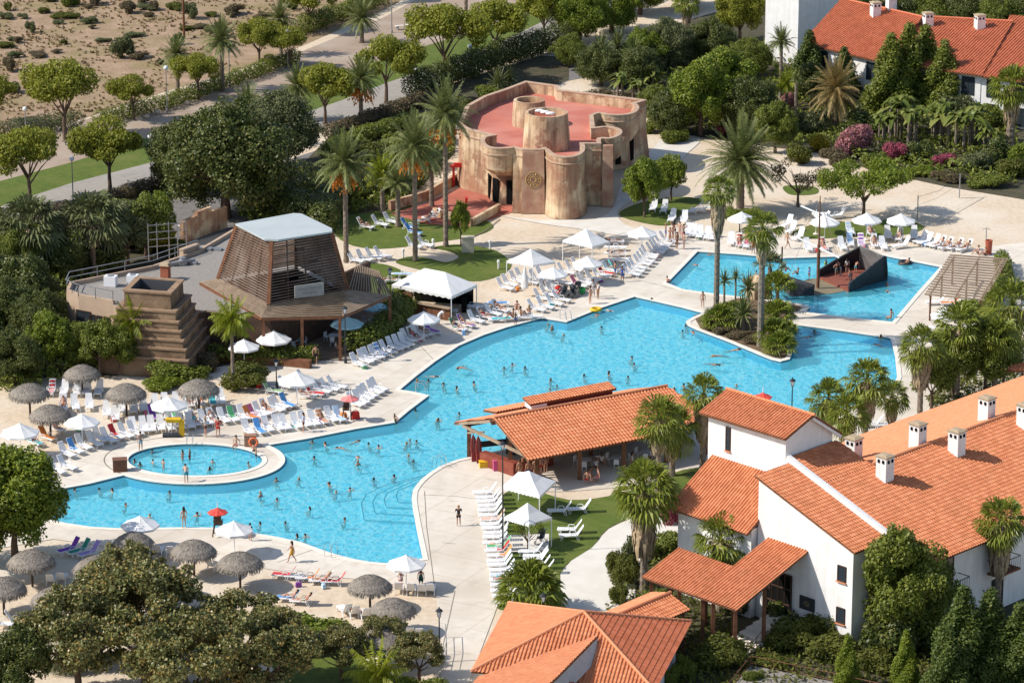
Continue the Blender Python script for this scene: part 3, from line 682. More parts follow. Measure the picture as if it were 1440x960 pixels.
# ---------------------------------------------------------------- square tiled kiosk roof at the bottom
K = empty('tiled_pavilion', (5, -79, 0), 0, 'square pavilion with hipped terracotta roof and white dormer at the bottom', 'building')
z0 = 3.2
nw, sw, se, ne = (G(x, y, z0) for x, y in ((715, 848), (662.5, 944), (921, 972), (972.5, 874)))
ap = G(821, 861, 6.05)
def kp(mb, name, mat): return fixloc(mb.build(name, mat, K), K)
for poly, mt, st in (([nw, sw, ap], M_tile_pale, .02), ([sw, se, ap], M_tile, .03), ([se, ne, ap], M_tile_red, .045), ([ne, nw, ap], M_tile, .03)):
    fixloc(tile_roof('roof', poly, K, mt, step=st, course=.42, h=.07), K)
for q in (nw, sw, se, ne): fixloc(ridge_cap(K, q+Vector((0, 0, .08)), ap+Vector((0, 0, .08)), M_tile_pale, .13), K)
mb = MB(); cc = (nw+se)/2; mb.prism([tuple((cc+(p-cc)*.86)[:2]) for p in (nw, sw, se, ne)], 0, z0); kp(mb, 'wall', M_white)
# lower wing with its own gable: smooth west pitch, white gable wall with an arched opening
w = [G(841, 893, 5.3), G(783, 951, 4.4), G(740, 985, 4.0), G(650, 985, 3.0), G(673, 950, 3.3)]
pl_ = poly3([(841, 893, 5.35), (673, 951, 3.35), (783, 952, 4.5), (740, 990), (640, 990)])
fixloc(tile_roof('dormer_roof', [pl_[0], pl_[1], pl_[4], pl_[3], pl_[2]], K, M_tile_pale, step=.02, h=.05), K)
a, b = pl_[0]-Vector((0, 0, .1)), pl_[2]-Vector((0, 0, .1)); b2 = pl_[3]-Vector((0, 0, .1))
mb = MB(); mb.add([a, b2, Vector((b2.x+.9, b2.y+.4, 2.6)), Vector((a.x-.3, a.y-1.7, 4.0))], [(0, 1, 2, 3)]); mb.slab([a, b2, Vector((b2.x+.9, b2.y+.4, 2.6)), Vector((a.x-.3, a.y-1.7, 4.0))], .1); dw = kp(mb, 'dormer_wall', M_white)
p1 = G(784, 953, 3.9); p2 = G(806, 937, 4.25)
mb = MB(); mb.tube([p1, p1+Vector((.5, .3, .45)), p2, p2+Vector((0.05, -.6, -.9))], .07, 6); mb.build('dormer_window_frame', pm('grey_frame', (.25, .26, .27), None), dw)
pq = poly3([(745, 950, 4.1), (812, 960, 3.6), (800, 1000, 2.6), (700, 1000)])
fixloc(tile_roof('dormer_roof', pq, K, M_tile_red, step=.03), K)
# small tiled link roof behind it
K2 = empty('tiled_link_roof', G(905, 870), 0, 'low terracotta link roof between hipped pavilion and entrance canopy', 'shelter')
rA, rB = G(866, 866, 3.9), G(942.5, 834, 3.9)
e1, e2 = G(971, 857, 3.2), G(905, 885, 3.2)
f1, f2 = G(916, 832, 3.2), G(853, 860, 3.2)
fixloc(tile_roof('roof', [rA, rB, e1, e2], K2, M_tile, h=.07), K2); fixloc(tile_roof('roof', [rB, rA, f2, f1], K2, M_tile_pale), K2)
fixloc(ridge_cap(K2, rA+Vector((0, 0, .08)), rB+Vector((0, 0, .08)), M_tile), K2)
for p in (e1, e2, f1, f2):
    q = p+((rA+rB)/2-p)*.15
    mb = MB(); mb.beam((q.x, q.y, 0), (q.x, q.y, 3.2), .22); fixloc(mb.build('post', M_wood, K2), K2)

# ---------------------------------------------------------------- pool bar with the big tiled roof
BR = empty('pool_bar', (6, -33, 0), 0, 'open pool bar under wide terracotta roof with raised ridge vent beside the pool', 'bar')
az = math.radians(30); U = Vector((math.cos(az), math.sin(az), 0)); N = Vector((math.sin(az), -math.cos(az), 0))
R0 = G(694.4, 588.5, 4.6)
def bp(u, n, z): return Vector((R0.x, R0.y, 0))+U*u+N*n+Vector((0, 0, z))
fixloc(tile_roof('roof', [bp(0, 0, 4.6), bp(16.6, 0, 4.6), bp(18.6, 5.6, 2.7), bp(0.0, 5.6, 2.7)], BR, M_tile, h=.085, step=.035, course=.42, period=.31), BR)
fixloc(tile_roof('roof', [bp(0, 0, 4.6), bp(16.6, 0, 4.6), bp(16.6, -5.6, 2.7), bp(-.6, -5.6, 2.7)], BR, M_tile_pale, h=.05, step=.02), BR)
fixloc(tile_roof('roof', [bp(3.2, -5.2, 3.05), bp(12, -5.2, 3.05), bp(12, -7.4, 2.6), bp(3.2, -7.4, 2.6)], BR, M_tile_pale), BR)
fixloc(ridge_cap(BR, bp(0, 0, 4.68), bp(16.6, 0, 4.68), M_tile), BR)
vt = MB(); vt.beam(bp(4.7, -2.2, 4.15), bp(12.4, -2.2, 4.15), .8, .75); v_ = fixloc(vt.build('ridge_vent', pm('vent_maroon', (.13, .03, .03), None), BR), BR)
o = tile_roof('vent_roof', [bp(4.4, -1.65, 4.56), bp(12.7, -1.65, 4.56), bp(12.7, -2.9, 4.82), bp(4.4, -2.9, 4.82)], v_, M_tile, h=.05)
mb = MB(); mb.beam(bp(4.6, -1.75, 4.3), bp(4.6, -2.7, 4.3), .2, .4); mb.beam(bp(4.55, -1.74, 4.28), bp(6.0, -1.74, 4.28), .1, .36); mb.build('vent_end_panel', M_white, v_)
for u, n_ in ((1.2, 4.9), (5.2, 4.9), (9.4, 4.9), (13.5, 4.9), (17.4, 4.9), (0.1, -4.3), (5.2, -4.6), (10.5, -4.6), (15.5, -4.6), (1.2, 0.6), (9, .4), (16, .4)):
    top = 4.6-.34*abs(n_)-.2
    mb = MB(); mb.beam(bp(u, n_, -.03), bp(u, n_, top), .34); fixloc(mb.build('post', M_wood, BR), BR)
for n_ in (4.9, -4.5, .0):
    mb = MB(); mb.beam(bp(-.2, n_, 4.6-.34*abs(n_)-.33), bp(16.4, n_, 4.6-.34*abs(n_)-.33), .22, .3); fixloc(mb.build('beam', M_wood, BR), BR)
mb = MB()
mb.beam(bp(.12, 0, 4.42), bp(.12, 5.5, 2.58), .1, .22); mb.beam(bp(-.3, 0, 4.42), bp(-.5, -5.5, 2.6), .1, .22)
fixloc(mb.build('barge_board', M_palewood, BR), BR)
mb = MB(); mb.beam(bp(-.4, -4.4, 2.75), bp(.6, 4.7, 2.6), .16, .24); mb.beam(bp(-.3, -3.8, 2.3), bp(.1, -1.8, 2.9), .14); fixloc(mb.build('tie_beam', M_palewood, BR), BR)
mb = MB(); mb.prism([tuple(bp(a, b, 0)[:2]) for a, b in ((6, -3.8), (15.5, -3.8), (15.5, -1), (6, -1))], 0, 2.6); fixloc(mb.build('bar_room', M_darkwood, BR), BR)
mb = MB(); mb.beam(bp(.2, -2.2, .55), bp(1.2, 1.6, .55), .7, 1.1); mb.beam(bp(1.2, 1.6, .55), bp(5, .6, .55), .7, 1.1); fixloc(mb.build('counter', M_red if False else pm('counter_wood', (.20, .045, .03), (.26, .07, .04), 2, .6), BR), BR)
mb = MB(); mb.beam(bp(.3, -4, 1.05), bp(3.2, -3.4, 1.05), .1, .5); mb.beam(bp(3.2, -3.4, .8), bp(3.6, -2.8, .8), .5, 1.5); fixloc(mb.build('side_panel', M_dark, BR), BR)

# ---------------------------------------------------------------- white house with tiled roofs far right
W = empty('far_white_house', G(1290, 90), 0, 'white house with red terracotta roofs and chimneys behind trees at top right', 'house')
def wp(mb, name, mat): return fixloc(mb.build(name, mat, W), W)
tz = 12.0
q = [G(1075, 84, 0), G(1121, 92, 0), G(1180, 70, 0)]; q.append(q[0]+q[2]-q[1])
mb = MB(); mb.prism([tuple(p[:2]) for p in q], 0, tz); wp(mb, 'tower_wall', M_white)
LP = poly3([(1139, 64, 5.6), (1237, 87.5, 5.6), (1298, 25, 8.8), (1140.5, 46), (1183, -1)])
LP = [LP[0], LP[1], LP[2], LP[4], LP[3]]
fixloc(tile_roof('roof', LP, W, M_tile_red, period=.36, h=.09), W)
RP = poly3([(1237, 87.5, 5.6), (1381, 107, 5.6), (1425, 31, 8.8), (1298, 24)])
fixloc(tile_roof('roof', RP, W, M_tile_red, period=.36, h=.09), W)
RR = poly3([(1381, 108, 5.5), (1500, 124, 5.5), (1530, 30, 9.2), (1420, 22)])
fixloc(tile_roof('roof', RR, W, M_tile_red, period=.36, h=.09), W)
fixloc(ridge_cap(W, LP[2]+Vector((0, 0, .1)), LP[3]+Vector((0, 0, .1)), M_tile_red), W); fixloc(ridge_cap(W, RP[2]+Vector((0, 0, .1)), RP[3]+Vector((0, 0, .1)), M_tile_red), W)
wl = [LP[0], LP[1], RP[1], RR[1]]
back = Vector((4, 9, 0))
for a, b in ((LP[0], LP[1]), (RP[0], RP[1]), (RR[0], RR[1])):
    a2 = Vector((a.x, a.y+.9, 0)); b2 = Vector((b.x, b.y+.9, 0))
    mb = MB(); mb.prism([tuple(a2[:2]), tuple(b2[:2]), tuple((b2+Vector((1, 5, 0)))[:2]), tuple((a2+Vector((1, 5, 0)))[:2])], 0, 5.55); wp(mb, 'wall', M_white)
for a, b, ts in ((LP[0], LP[1], (.2, .55, .9)), (RP[0], RP[1], (.2, .55, .88)), (RR[0], RR[1], (.15, .5))):
    dr = (b-a).normalized(); nr = Vector((dr.y, -dr.x, 0))
    for t in ts:
        for z in (1.3, 4.1):
            p = Vector((a.x, a.y+.9, 0))+(b-a)*t; p.z = z
            fixloc(window(W, p, 1.5, 2.0, dr, nr, sill=None, framecol=M_dark), W)
for px, py, z in ((1231, 22, 7.6), (1253, 12, 8.6), (1304.5, 37, 8.3), (1377.5, 40, 8.4)):
    pl = LP if px < 1300 else RP; g_ = onplane(px, py, pl[0], (pl[1]-pl[0]).cross(pl[2]-pl[0]).normalized()); c = chimney(W, g_, .3, 1.5, 1.0); c.location = -W.location

# small tiled roof edge at right margin
t_ = empty('tiled_porch', G(1440, 560), 0, 'tiled porch roof corner on dark posts at the right margin', 'shelter')
pp = poly3([(1402, 519, 3.2), (1460, 508, 3.6), (1500, 525, 3.2), (1440, 540)])
pp = [G(1402, 519, 3.0), G(1450, 509, 3.5), G(1500, 517, 3.5), G(1460, 528, 3.0)]
fixloc(tile_roof('roof', poly3([(1402, 520, 3.0), (1450, 507, 3.6), (1500, 512, 3.6), (1480, 524)]), t_, M_tile), t_)
for a, b in ((1412, 521), (1438, 520)):
    g_ = G(a, b, 2.8); mb = MB(); mb.beam((g_.x, g_.y, 0), (g_.x, g_.y, 2.9), .2); fixloc(mb.build('post', M_darkwood, t_), t_)
# ---------------------------------------------------------------- adobe fort building
M_adobe = pm('adobe', (.66, .51, .33), (.48, .335, .20), .6, .9, .10, 1.2, contrast=(.40, .60), col3=(.34, .17, .105), scale3=.36)
def streaks(m, amt=.75):
    nt = m.node_tree; b = nt.nodes['Principled BSDF']; src = b.inputs['Base Color'].links[0].from_socket; tc = nt.nodes.new('ShaderNodeTexCoord'); mp = nt.nodes.new('ShaderNodeMapping'); mp.inputs['Scale'].default_value = (1.6, 1.6, .16); nz = nt.nodes.new('ShaderNodeTexNoise'); nz.inputs['Scale'].default_value = 1.3; nz.inputs['Detail'].default_value = 7
    nt.links.new(tc.outputs['Object'], mp.inputs[0]); nt.links.new(mp.outputs[0], nz.inputs['Vector']); mr = nt.nodes.new('ShaderNodeMapRange'); mr.inputs[1].default_value = .47; mr.inputs[2].default_value = .72; mr.inputs[4].default_value = amt; nt.links.new(nz.outputs['Fac'], mr.inputs[0])
    if amt > .5:
        pn = nt.nodes.new('ShaderNodeTexNoise'); pn.inputs['Scale'].default_value = .42; pn.inputs['Detail'].default_value = 9; pn.inputs['Roughness'].default_value = .65; pr = nt.nodes.new('ShaderNodeMapRange'); pr.inputs[1].default_value = .535; pr.inputs[2].default_value = .57; pr.inputs[4].default_value = .8; pm_ = nt.nodes.new('ShaderNodeMix'); pm_.data_type = 'RGBA'; pm_.inputs[7].default_value = (.33, .165, .10, 1)
        nt.links.new(tc.outputs['Object'], pn.inputs['Vector']); nt.links.new(pn.outputs['Fac'], pr.inputs[0]); nt.links.new(pr.outputs[0], pm_.inputs[0]); nt.links.new(src, pm_.inputs[6]); src = pm_.outputs[2]
    mx = nt.nodes.new('ShaderNodeMix'); mx.data_type = 'RGBA'; nt.links.new(mr.outputs[0], mx.inputs[0]); nt.links.new(src, mx.inputs[6]); mx.inputs[7].default_value = (.20, .125, .08, 1); nt.links.new(mx.outputs[2], b.inputs['Base Color'])
streaks(M_adobe); streaks(M_white, .16)
M_adobe2 = pm('adobe_red_patch', (.38, .20, .135), (.50, .34, .23), .9, .9, .03, 3)
M_cap = pm('parapet_cap', (.50, .36, .25), (.40, .27, .185), 1.5, .9)
M_roofred = pm('red_roof_membrane', (.50, .165, .115), (.44, .14, .10), .5, .85, col3=(.56, .24, .18), scale3=.22)
FO = empty('adobe_fort', G(770, 260), 0, 'adobe style fort with rounded turrets, red flat roof and two round roof towers', 'building')
def fp(mb, name, mat, smooth=False): return fixloc(mb.build(name, mat, FO, smooth), FO)
HT = 6.4
def arc(pa, pm_, pb, n=7):
    """quadratic sweep through three photo points"""
    a, m, b = (Vector((G(*p, HT).x, G(*p, HT).y)) for p in (pa, pm_, pb)); c = m*2-(a+b)/2
    return [tuple(a*(1-t)**2+c*2*t*(1-t)+b*t*t) for t in [k/n for k in range(n+1)]]
g6 = lambda px, py: tuple(G(px, py, HT)[:2])
turA = [g6(690, 191)]+[g6(*p) for p in ((680, 193), (676, 198), (678, 203.5), (684, 207.5), (693, 209.5), (706, 210), (717, 209.5), (723, 208.5))]
turB = [g6(*p) for p in ((766, 210.5), (770, 214.5), (777, 219), (788, 221.5), (800, 222), (812, 220), (820, 215), (822.5, 209), (821, 203))]
turC = [g6(*p) for p in ((845, 203), (845, 196), (857, 196), (867, 193.5), (874, 188.5), (873.5, 183.5), (865, 180), (852, 178.5), (836, 180))]
turD = [g6(*p) for p in ((834, 163), (843, 160), (852, 162), (865, 163), (880, 162.5), (892, 159.5), (898, 154), (897.5, 149.5), (893.5, 146.5))]
turA = [tuple(p) for p in catmull([Vector(q) for q in turA], 3)]
turB = [tuple(p) for p in catmull([Vector(q) for q in turB], 3)]
turC = [tuple(p) for p in catmull([Vector(q) for q in turC], 3)]
turD = [tuple(p) for p in catmull([Vector(q) for q in turD], 3)]
outer = [g6(645, 176), g6(655, 182), g6(672, 186.5)]+turA+[g6(735, 211.5), g6(752, 212), g6(765, 211.5)]+turB+turC+turD+[g6(909, 141.5), g6(850, 134), g6(787, 127), g6(784, 121), g6(739, 115), g6(710, 126), g6(680, 136), g6(655, 150)]
cen = Vector((sum(p[0] for p in outer)/len(outer), sum(p[1] for p in outer)/len(outer)))
ZC = 3.9
lower = [g6(645, 176), g6(655, 182), g6(672, 186.5), g6(690, 191), g6(694, 197), g6(708, 201), g6(723, 202), g6(735, 211.5), g6(752, 212), g6(765, 211.5)]+turB+[g6(845, 203), g6(847, 193), g6(851, 185), g6(845, 178), g6(838, 165), g6(856, 158), g6(880, 154), g6(893, 147)]+[g6(909, 141.5), g6(850, 134), g6(787, 127), g6(784, 121), g6(739, 115), g6(710, 126), g6(680, 136), g6(655, 150)]
def fort_walls():
    n = len(outer); inn = offset(outer, -.38)
    rings = [(offset(lower, -.03), ZC+.5), (offset(lower, .05), 2.9), (offset(lower, .28), 0.0)]; m_ = len(lower)
    mb = MB(); v = []
    for r, z in rings: v += [(x, y, z) for x, y in r]
    mb.add(v, [(k*m_+i, k*m_+(i+1) % m_, (k+1)*m_+(i+1) % m_, (k+1)*m_+i) for k in range(2) for i in range(m_)]); fp(mb, 'lower_wall', M_adobe)
    mb = MB(); v = []
    rings = [(outer, ZC+.25), (outer, HT), (inn, HT), (inn, HT-1.15)]
    for r, z in rings: v += [(x, y, z) for x, y in r]
    f = [(k*n+i, k*n+(i+1) % n, (k+1)*n+(i+1) % n, (k+1)*n+i) for k in range(3) for i in range(n)]
    b_ = len(v); ts = set(turA+turC+turD); v += [tuple(Vector(p)+(cen-Vector(p)).normalized()*(.9 if p in ts else .03))+(ZC-.45,) for p in outer]
    f += [(i, (i+1) % n, b_+(i+1) % n, b_+i) for i in range(n)]
    mb.add(v, f); w = fp(mb, 'wall', M_adobe)
    mb = MB(); A_ = offset(outer, .04); B_ = offset(outer, -.42); v = []
    for r, z in ((A_, HT-.02), (A_, HT+.10), (B_, HT+.10), (B_, HT-.02)): v += [(x, y, z) for x, y in r]
    f = [(k*n+i, k*n+(i+1) % n, ((k+1) % 4)*n+(i+1) % n, ((k+1) % 4)*n+i) for k in range(4) for i in range(n)]
    mb.add(v, f); mb.build('coping', M_cap, w)
    # string course below the parapet
    mb = MB(); A_ = offset(outer, .10); v = []
    for r, z in ((outer, HT-.75), (A_, HT-.72), (A_, HT-.62), (outer, HT-.60)): v += [(x, y, z) for x, y in r]
    f = [(k*n+i, k*n+(i+1) % n, (k+1)*n+(i+1) % n, (k+1)*n+i) for k in range(3) for i in range(n)]
    mb.add(v, f); mb.build('string_course', M_cap, w)
    me = bpy.data.meshes.new('flat_roof'); me.from_pydata([(p[0], p[1], HT-1.1) for p in inn], [], tess([inn])); me.materials.append(M_roofred); fixloc(mkobj('flat_roof', me, FO), FO)
fort_walls()
def roof_tower(px, py, pz, qx, qy, r0, r1, name='roof_tower'):
    top = G(px, py, pz); bot = G(qx, qy, HT-1.1); c = (top.x+bot.x)/2, (top.y+bot.y)/2
    mb = MB(); h0 = HT-1.1
    mb.lathe((c[0], c[1], 0), [(r0, h0), (r0*.97, h0+(pz-h0)*.4), (r1, pz), (r1, pz+.1), (r1-.32, pz+.1), (r1-.34, pz-.55), (.01, pz-.56)], 36, cap=False)
    return fp(mb, name, M_adobe, False), Vector((c[0], c[1], pz))
t1, c1_ = roof_tower(769, 160, 8.9, 768, 206, 2.45, 2.2)
for i in range(3):
    p = c1_+Vector((-.7+i*.55, .65-i*.6, -.4))
    mb = MB(); mb.box(p+Vector((0, 0, .2)), (.95, .5, .5), -.3); b = mb.build('air_unit', M_roofred, t1)
    mb = MB(); mb.lathe(p+Vector((0, 0, .45)), [(.5, 0), (.45, .12), (.3, .2), (.01, .23)], 10, 1, .6); mb.build('air_unit_cover', M_white, b)
t2, c2_ = roof_tower(745.5, 142, 7.9, 743, 175, 1.85, 1.65)
# recessed front openings, doors, panels and emblem
def wall_panel(a, b, z0, z1, name, mat, out=.05, t=.08, parent=None):
    A_ = Vector(a); B_ = Vector(b); d = (B_-A_); d.z = 0; d.normalize(); nr = Vector((d.y, -d.x, 0))
    if nr.y > 0: nr = -nr
    mb = MB(); mb.beam(Vector((A_.x, A_.y, (z0+z1)/2))+nr*out, Vector((B_.x, B_.y, (z0+z1)/2))+nr*out, t, z1-z0)
    return mb.build(name, mat, parent) if parent else fp(mb, name, mat)
# pylon with emblem
pA, pB = G(735, 211.5, HT), G(765, 211.5, HT)
mb = MB()
q = [(pA.x, pA.y), (pB.x, pB.y)]
nrm_ = Vector((0, -1, 0))
v = [Vector((pA.x-.15, pA.y-1.0, 0)), Vector((pB.x+.1, pB.y-1.0, 0)), Vector((pB.x, pB.y-.25, HT-.05)), Vector((pA.x, pA.y-.25, HT-.05)), Vector((pA.x-.15, pA.y+.3, 0)), Vector((pB.x+.1, pB.y+.3, 0)), Vector((pB.x, pB.y+.2, HT-.05)), Vector((pA.x, pA.y+.2, HT-.05))]
mb.add(v, [(0, 1, 2, 3), (0, 3, 7, 4), (1, 5, 6, 2), (3, 2, 6, 7), (4, 7, 6, 5)]); py_ = fp(mb, 'pylon', M_adobe2)
cx = (pA.x+pB.x)/2; ez = 3.5; ey = lambda z: pA.y-1.0+.75*z/HT-.05
mb = MB(); c_ = lambda r, a: Vector((cx+r*math.cos(a), ey(ez+r*math.sin(a)), ez+r*math.sin(a)))
for k in range(24): mb.beam(c_(.78, k*PI/12), c_(.78, (k+1)*PI/12), .06)
for k in range(12): mb.beam(c_(.45, k*PI/6), c_(.60 if k % 2 else .70, k*PI/6+.12), .09)
for k in range(12): mb.beam(c_(.30, k*PI/6), c_(.30, (k+1)*PI/6), .08)
mb.build('emblem', pm('ochre_paint', (.50, .33, .12), None), py_)
for i_, t_ in ((3, .2), (4, .15), (5, .35)):
    a = Vector(lower[i_]); b = Vector(lower[i_+1]); wall_panel(tuple(a.lerp(b, t_))+(0,), tuple(a.lerp(b, t_+.55))+(0,), 0, 2.5, 'door_opening', M_black, out=.30, t=.12)
for i_ in range(len(lower)-14, len(lower)-9):
    a = Vector(lower[i_]); b = Vector(lower[i_+1])
    if (b-a).length > 1.2: wall_panel(tuple(a.lerp(b, .35))+(0,), tuple(a.lerp(b, .65))+(0,), .6, 2.9, 'window_opening', M_black, out=.24, t=.12)
# side buttresses and left leaning pillar
def buttress(px0, px1, y, z0w=1.0, mat=M_adobe, zt=HT-.1):
    a = G(px0, y, zt); b = G(px1, y, zt); mb = MB()
    mb.add([Vector((a.x-.1, a.y-z0w, 0)), Vector((b.x+.1, b.y-z0w, 0)), Vector((b.x, b.y, zt)), Vector((a.x, a.y, zt)), Vector((a.x, a.y+1, 0)), Vector((b.x, b.y+1, 0)), Vector((b.x, b.y+.5, zt)), Vector((a.x, a.y+.5, zt))], [(0, 1, 2, 3), (0, 3, 7, 4), (1, 5, 6, 2), (3, 2, 6, 7)])
    return fp(mb, 'buttress', mat)
buttress(722, 736, 210, 1.5); buttress(848, 862, 205, .6, M_adobe2)
for (x0, x1, yb, z1) in ((686, 699, 276, 2.4), (703, 716, 284, 2.2)):
    a, b = G(x0, yb, 0), G(x1, yb+6, 0); a.y += .35; b.y += .35
    
    m_ = (a+b)/2
# red-brown stains framed on the turret: patches of exposed render
for x0, x1, z0_, z1_ in ((775, 792, 1.0, 4.2), (803, 815, 4.4, 5.6)):
    pass
# openings in the shaded right side
for i, (x, y) in enumerate(((876, 232), (888, 222), (896, 214))):
    a = G(x-3, y, .8); b = G(x+3, y-4, .8)
    pass
# low terrace wall and red gate posts in front of the fort
for pts, h, lab in (([(664, 318), (702, 297)], .8, 'low pale wall at front right of the red fort terrace'), ([(610, 303), (664, 318)], .8, 'low pale wall at near edge of the red fort terrace'), ([(548, 296), (598, 282), (640, 258), (655, 248)], 1.0, 'long tan wall behind shaded palms left of the fort')):
    P = [G(*p) for p in pts]; mb = MB()
    for a, b in zip(P[:-1], P[1:]): mb.beam(a+Vector((0, 0, h/2)), b+Vector((0, 0, h/2)), .4, h)
    tag(mb.build('low_wall', M_adobe), lab, 'wall')
g_ = empty('red_gate', G(648, 262), 0, 'small red timber gateway beside the fort entrance', 'gate')
for s in (-1, 1):
    mb = MB(); mb.beam((s*.75, 0, 0), (s*.75, 0, 2.1), .25); mb.build('post', M_red, g_)
mb = MB(); mb.beam((-1.1, 0, 2.2), (1.1, 0, 2.2), .5, .2); mb.beam((-.7, 0, 2.4), (.7, 0, 2.4), .35, .25); mb.build('lintel', M_red, g_)
mb = MB(); mb.beam((0, 0, 0), (0, 0, 1.9), .6, .22); mb.beam((0, 0, 1.9), (0, 0, 2.05), .7, .3)
r_ = mb.build('red_pillar', M_red); r_.location = G(654, 305); tag(r_, 'bright red leaning pillar on the fort terrace', 'pillar'); r_.rotation_euler = (0, .08, 0)
r_.children
# cream utility box on the lawn
mb = MB(); mb.box((0, 0, .75), (1.2, .7, 1.5)); mb.box((0, 0, 1.53), (1.3, .8, .08)); o = mb.build('utility_cabinet', pm('cream_paint', (.55, .50, .38), (.5, .45, .34), 2)); o.location = G(658, 354); tag(o, 'cream utility cabinet on the lawn by the tall palms', 'cabinet')

# ---------------------------------------------------------------- restaurant with slatted timber hat
RS = empty('restaurant', G(380, 430), 0, 'restaurant with timber slatted tapered hood, flat white top and wide slatted eaves', 'restaurant')
def rp(mb, name, mat): return fixloc(mb.build(name, mat, RS), RS)
ztop, zb, ze = 10.6, 4.9, 4.1
top_px = [(331, 314.5), (372, 336), (391, 337), (467, 325.5), (467, 321), (424, 300.2), (413, 299.5)]
TOP = [G(x, y, ztop) for x, y in top_px]
mb = MB(); mb.slab(TOP, .16); rp(mb, 'flat_top', pm('pale_roof_sheet', (.44, .48, .48), (.40, .44, .44), .6, .6))
tL, tF, tR, tB = G(333, 318, ztop-.2), G(382, 339, ztop-.2), G(466, 325, ztop-.2), G(416, 303, ztop-.2)
bL, bF, bR = G(307, 392, zb), G(378, 428, zb), G(489, 407, zb); bB = bL+bR-bF
eL, eF, eR, eR2, eBk = G(281, 397, ze+.2), G(368, 447.5, ze), G(481, 445, ze), G(550, 415, ze), G(533, 382, ze+.1)
def slats(a, b, c, d, n, w=.16, t=.06, name='slats', mat=M_slat, skip=0.0, seed=1):
    """boards between the edge a-d and the edge b-c"""
    R_ = random.Random(seed); mb = MB()
    nn = ((b-a).cross(d-a)).normalized()
    for k in range(n):
        t_ = (k+.5)/n; p = a.lerp(d, t_); q = b.lerp(c, t_)
        if skip and R_.random() < skip:
            m1 = R_.uniform(.2, .7); mb.beam(p, p.lerp(q, m1), t, w, nn); mb.beam(p.lerp(q, m1+R_.uniform(.05, .2)), q, t, w, nn)
        else: mb.beam(p, q, t, w, nn)
    return rp(mb, name, mat)
slats(tL, tF, bF, bL, 23, .19, .07, 'slatted_side', seed=2)
slats(tF, tR, bR, bF, 22, .17, .07, 'slatted_side', M_slat, .35, seed=3)
slats(tR, tB, bB, bR, 23, .26, .07, 'slatted_side'); slats(tB, tL, bL, bB, 23, .26, .07, 'slatted_side')
for a, b in ((tL, bL), (tF, bF), (tR, bR), (tB, bB)):
    mb = MB(); mb.beam(a, b, .32); rp(mb, 'corner_post', M_wood)
for a, b, c, d in ((tF, tR, bR, bF), (tL, tF, bF, bL)):
    mb = MB()
    for t_ in (.25, .5, .75): mb.beam(a.lerp(b, t_)-Vector((0, 0, .1)), d.lerp(c, t_), .12)
    rp(mb, 'rafter', M_darkwood)
slats(bL, bF, eF, eL, 9, .16, .07, 'slatted_eave', M_palewood)
slats(bF, bR, eR, eF, 11, .16, .07, 'slatted_eave', M_palewood)
slats(bR, G(500, 372, ze+.3), eBk, eR2, 15, .18, .07, 'slatted_eave', M_palewood)
mb = MB(); k_ = [p+(sum((bL, bF, bR, bB), Vector())/4-p)*.06-Vector((0, 0, .25)) for p in (bL, bF, bR, bB)]; mb.slab(k_, .1); rp(mb, 'inner_shade_sheet', M_black)  # added black sheet that darkens the inside of the slatted hood
# board fan between front corner and far corner
def fan(a, b, c, n):
    mb = MB()
    for k in range(n): t_ = (k+.5)/n; mb.beam(a.lerp(b, t_), a.lerp(c, t_), .07, .2)
    rp(mb, 'slatted_eave', M_palewood)
slats(bR, bR, eR2, eR, 15, .18, .07, 'slatted_eave', M_palewood)
for a, b in ((eL, eF), (eF, eR), (eR, eR2), (eR2, eBk)):
    mb = MB(); mb.beam(a-Vector((0, 0, .12)), b-Vector((0, 0, .12)), .14, .2); rp(mb, 'edge_beam', M_wood)
for t_, (a, b) in ((.02, (eF, eR)), (.5, (eF, eR)), (.97, (eF, eR)), (.97, (eR, eR2)), (.6, (eL, eF)), (.97, (eR2, eBk))):
    p = a.lerp(b, t_); mb = MB(); mb.beam((p.x, p.y, 0), (p.x, p.y, p.z-.1), .26); rp(mb, 'post', M_wood)
for p in (bF, bR, bB):
    mb = MB(); mb.beam((p.x, p.y, 0), (p.x, p.y, p.z), .3); rp(mb, 'post', M_darkwood)
mb = MB(); s0, s1 = G(415, 407, 5.9), G(456, 402, 5.9); mb.beam(s0-Vector((0, .8, 0)), s1-Vector((0, .8, 0)), .08, 1.15); sb = rp(mb, 'sign_board', pm('weathered_sign', (.36, .355, .33), (.30, .29, .27), 4, .8))
mb = MB()
R_ = random.Random(5)
for row, zz in ((0, .18), (1, -.2)):
    t_ = .12 if row == 0 else .25
    while t_ < (.88 if row == 0 else .75):
        w_ = R_.uniform(.04, .08); mb.beam(s0.lerp(s1, t_)+Vector((0, -.86, zz)), s0.lerp(s1, t_+w_*.7)+Vector((0, -.86, zz)), .02, .22); t_ += w_
mb.build('sign_lettering', pm('faded_letters', (.27, .26, .24), None), sb)
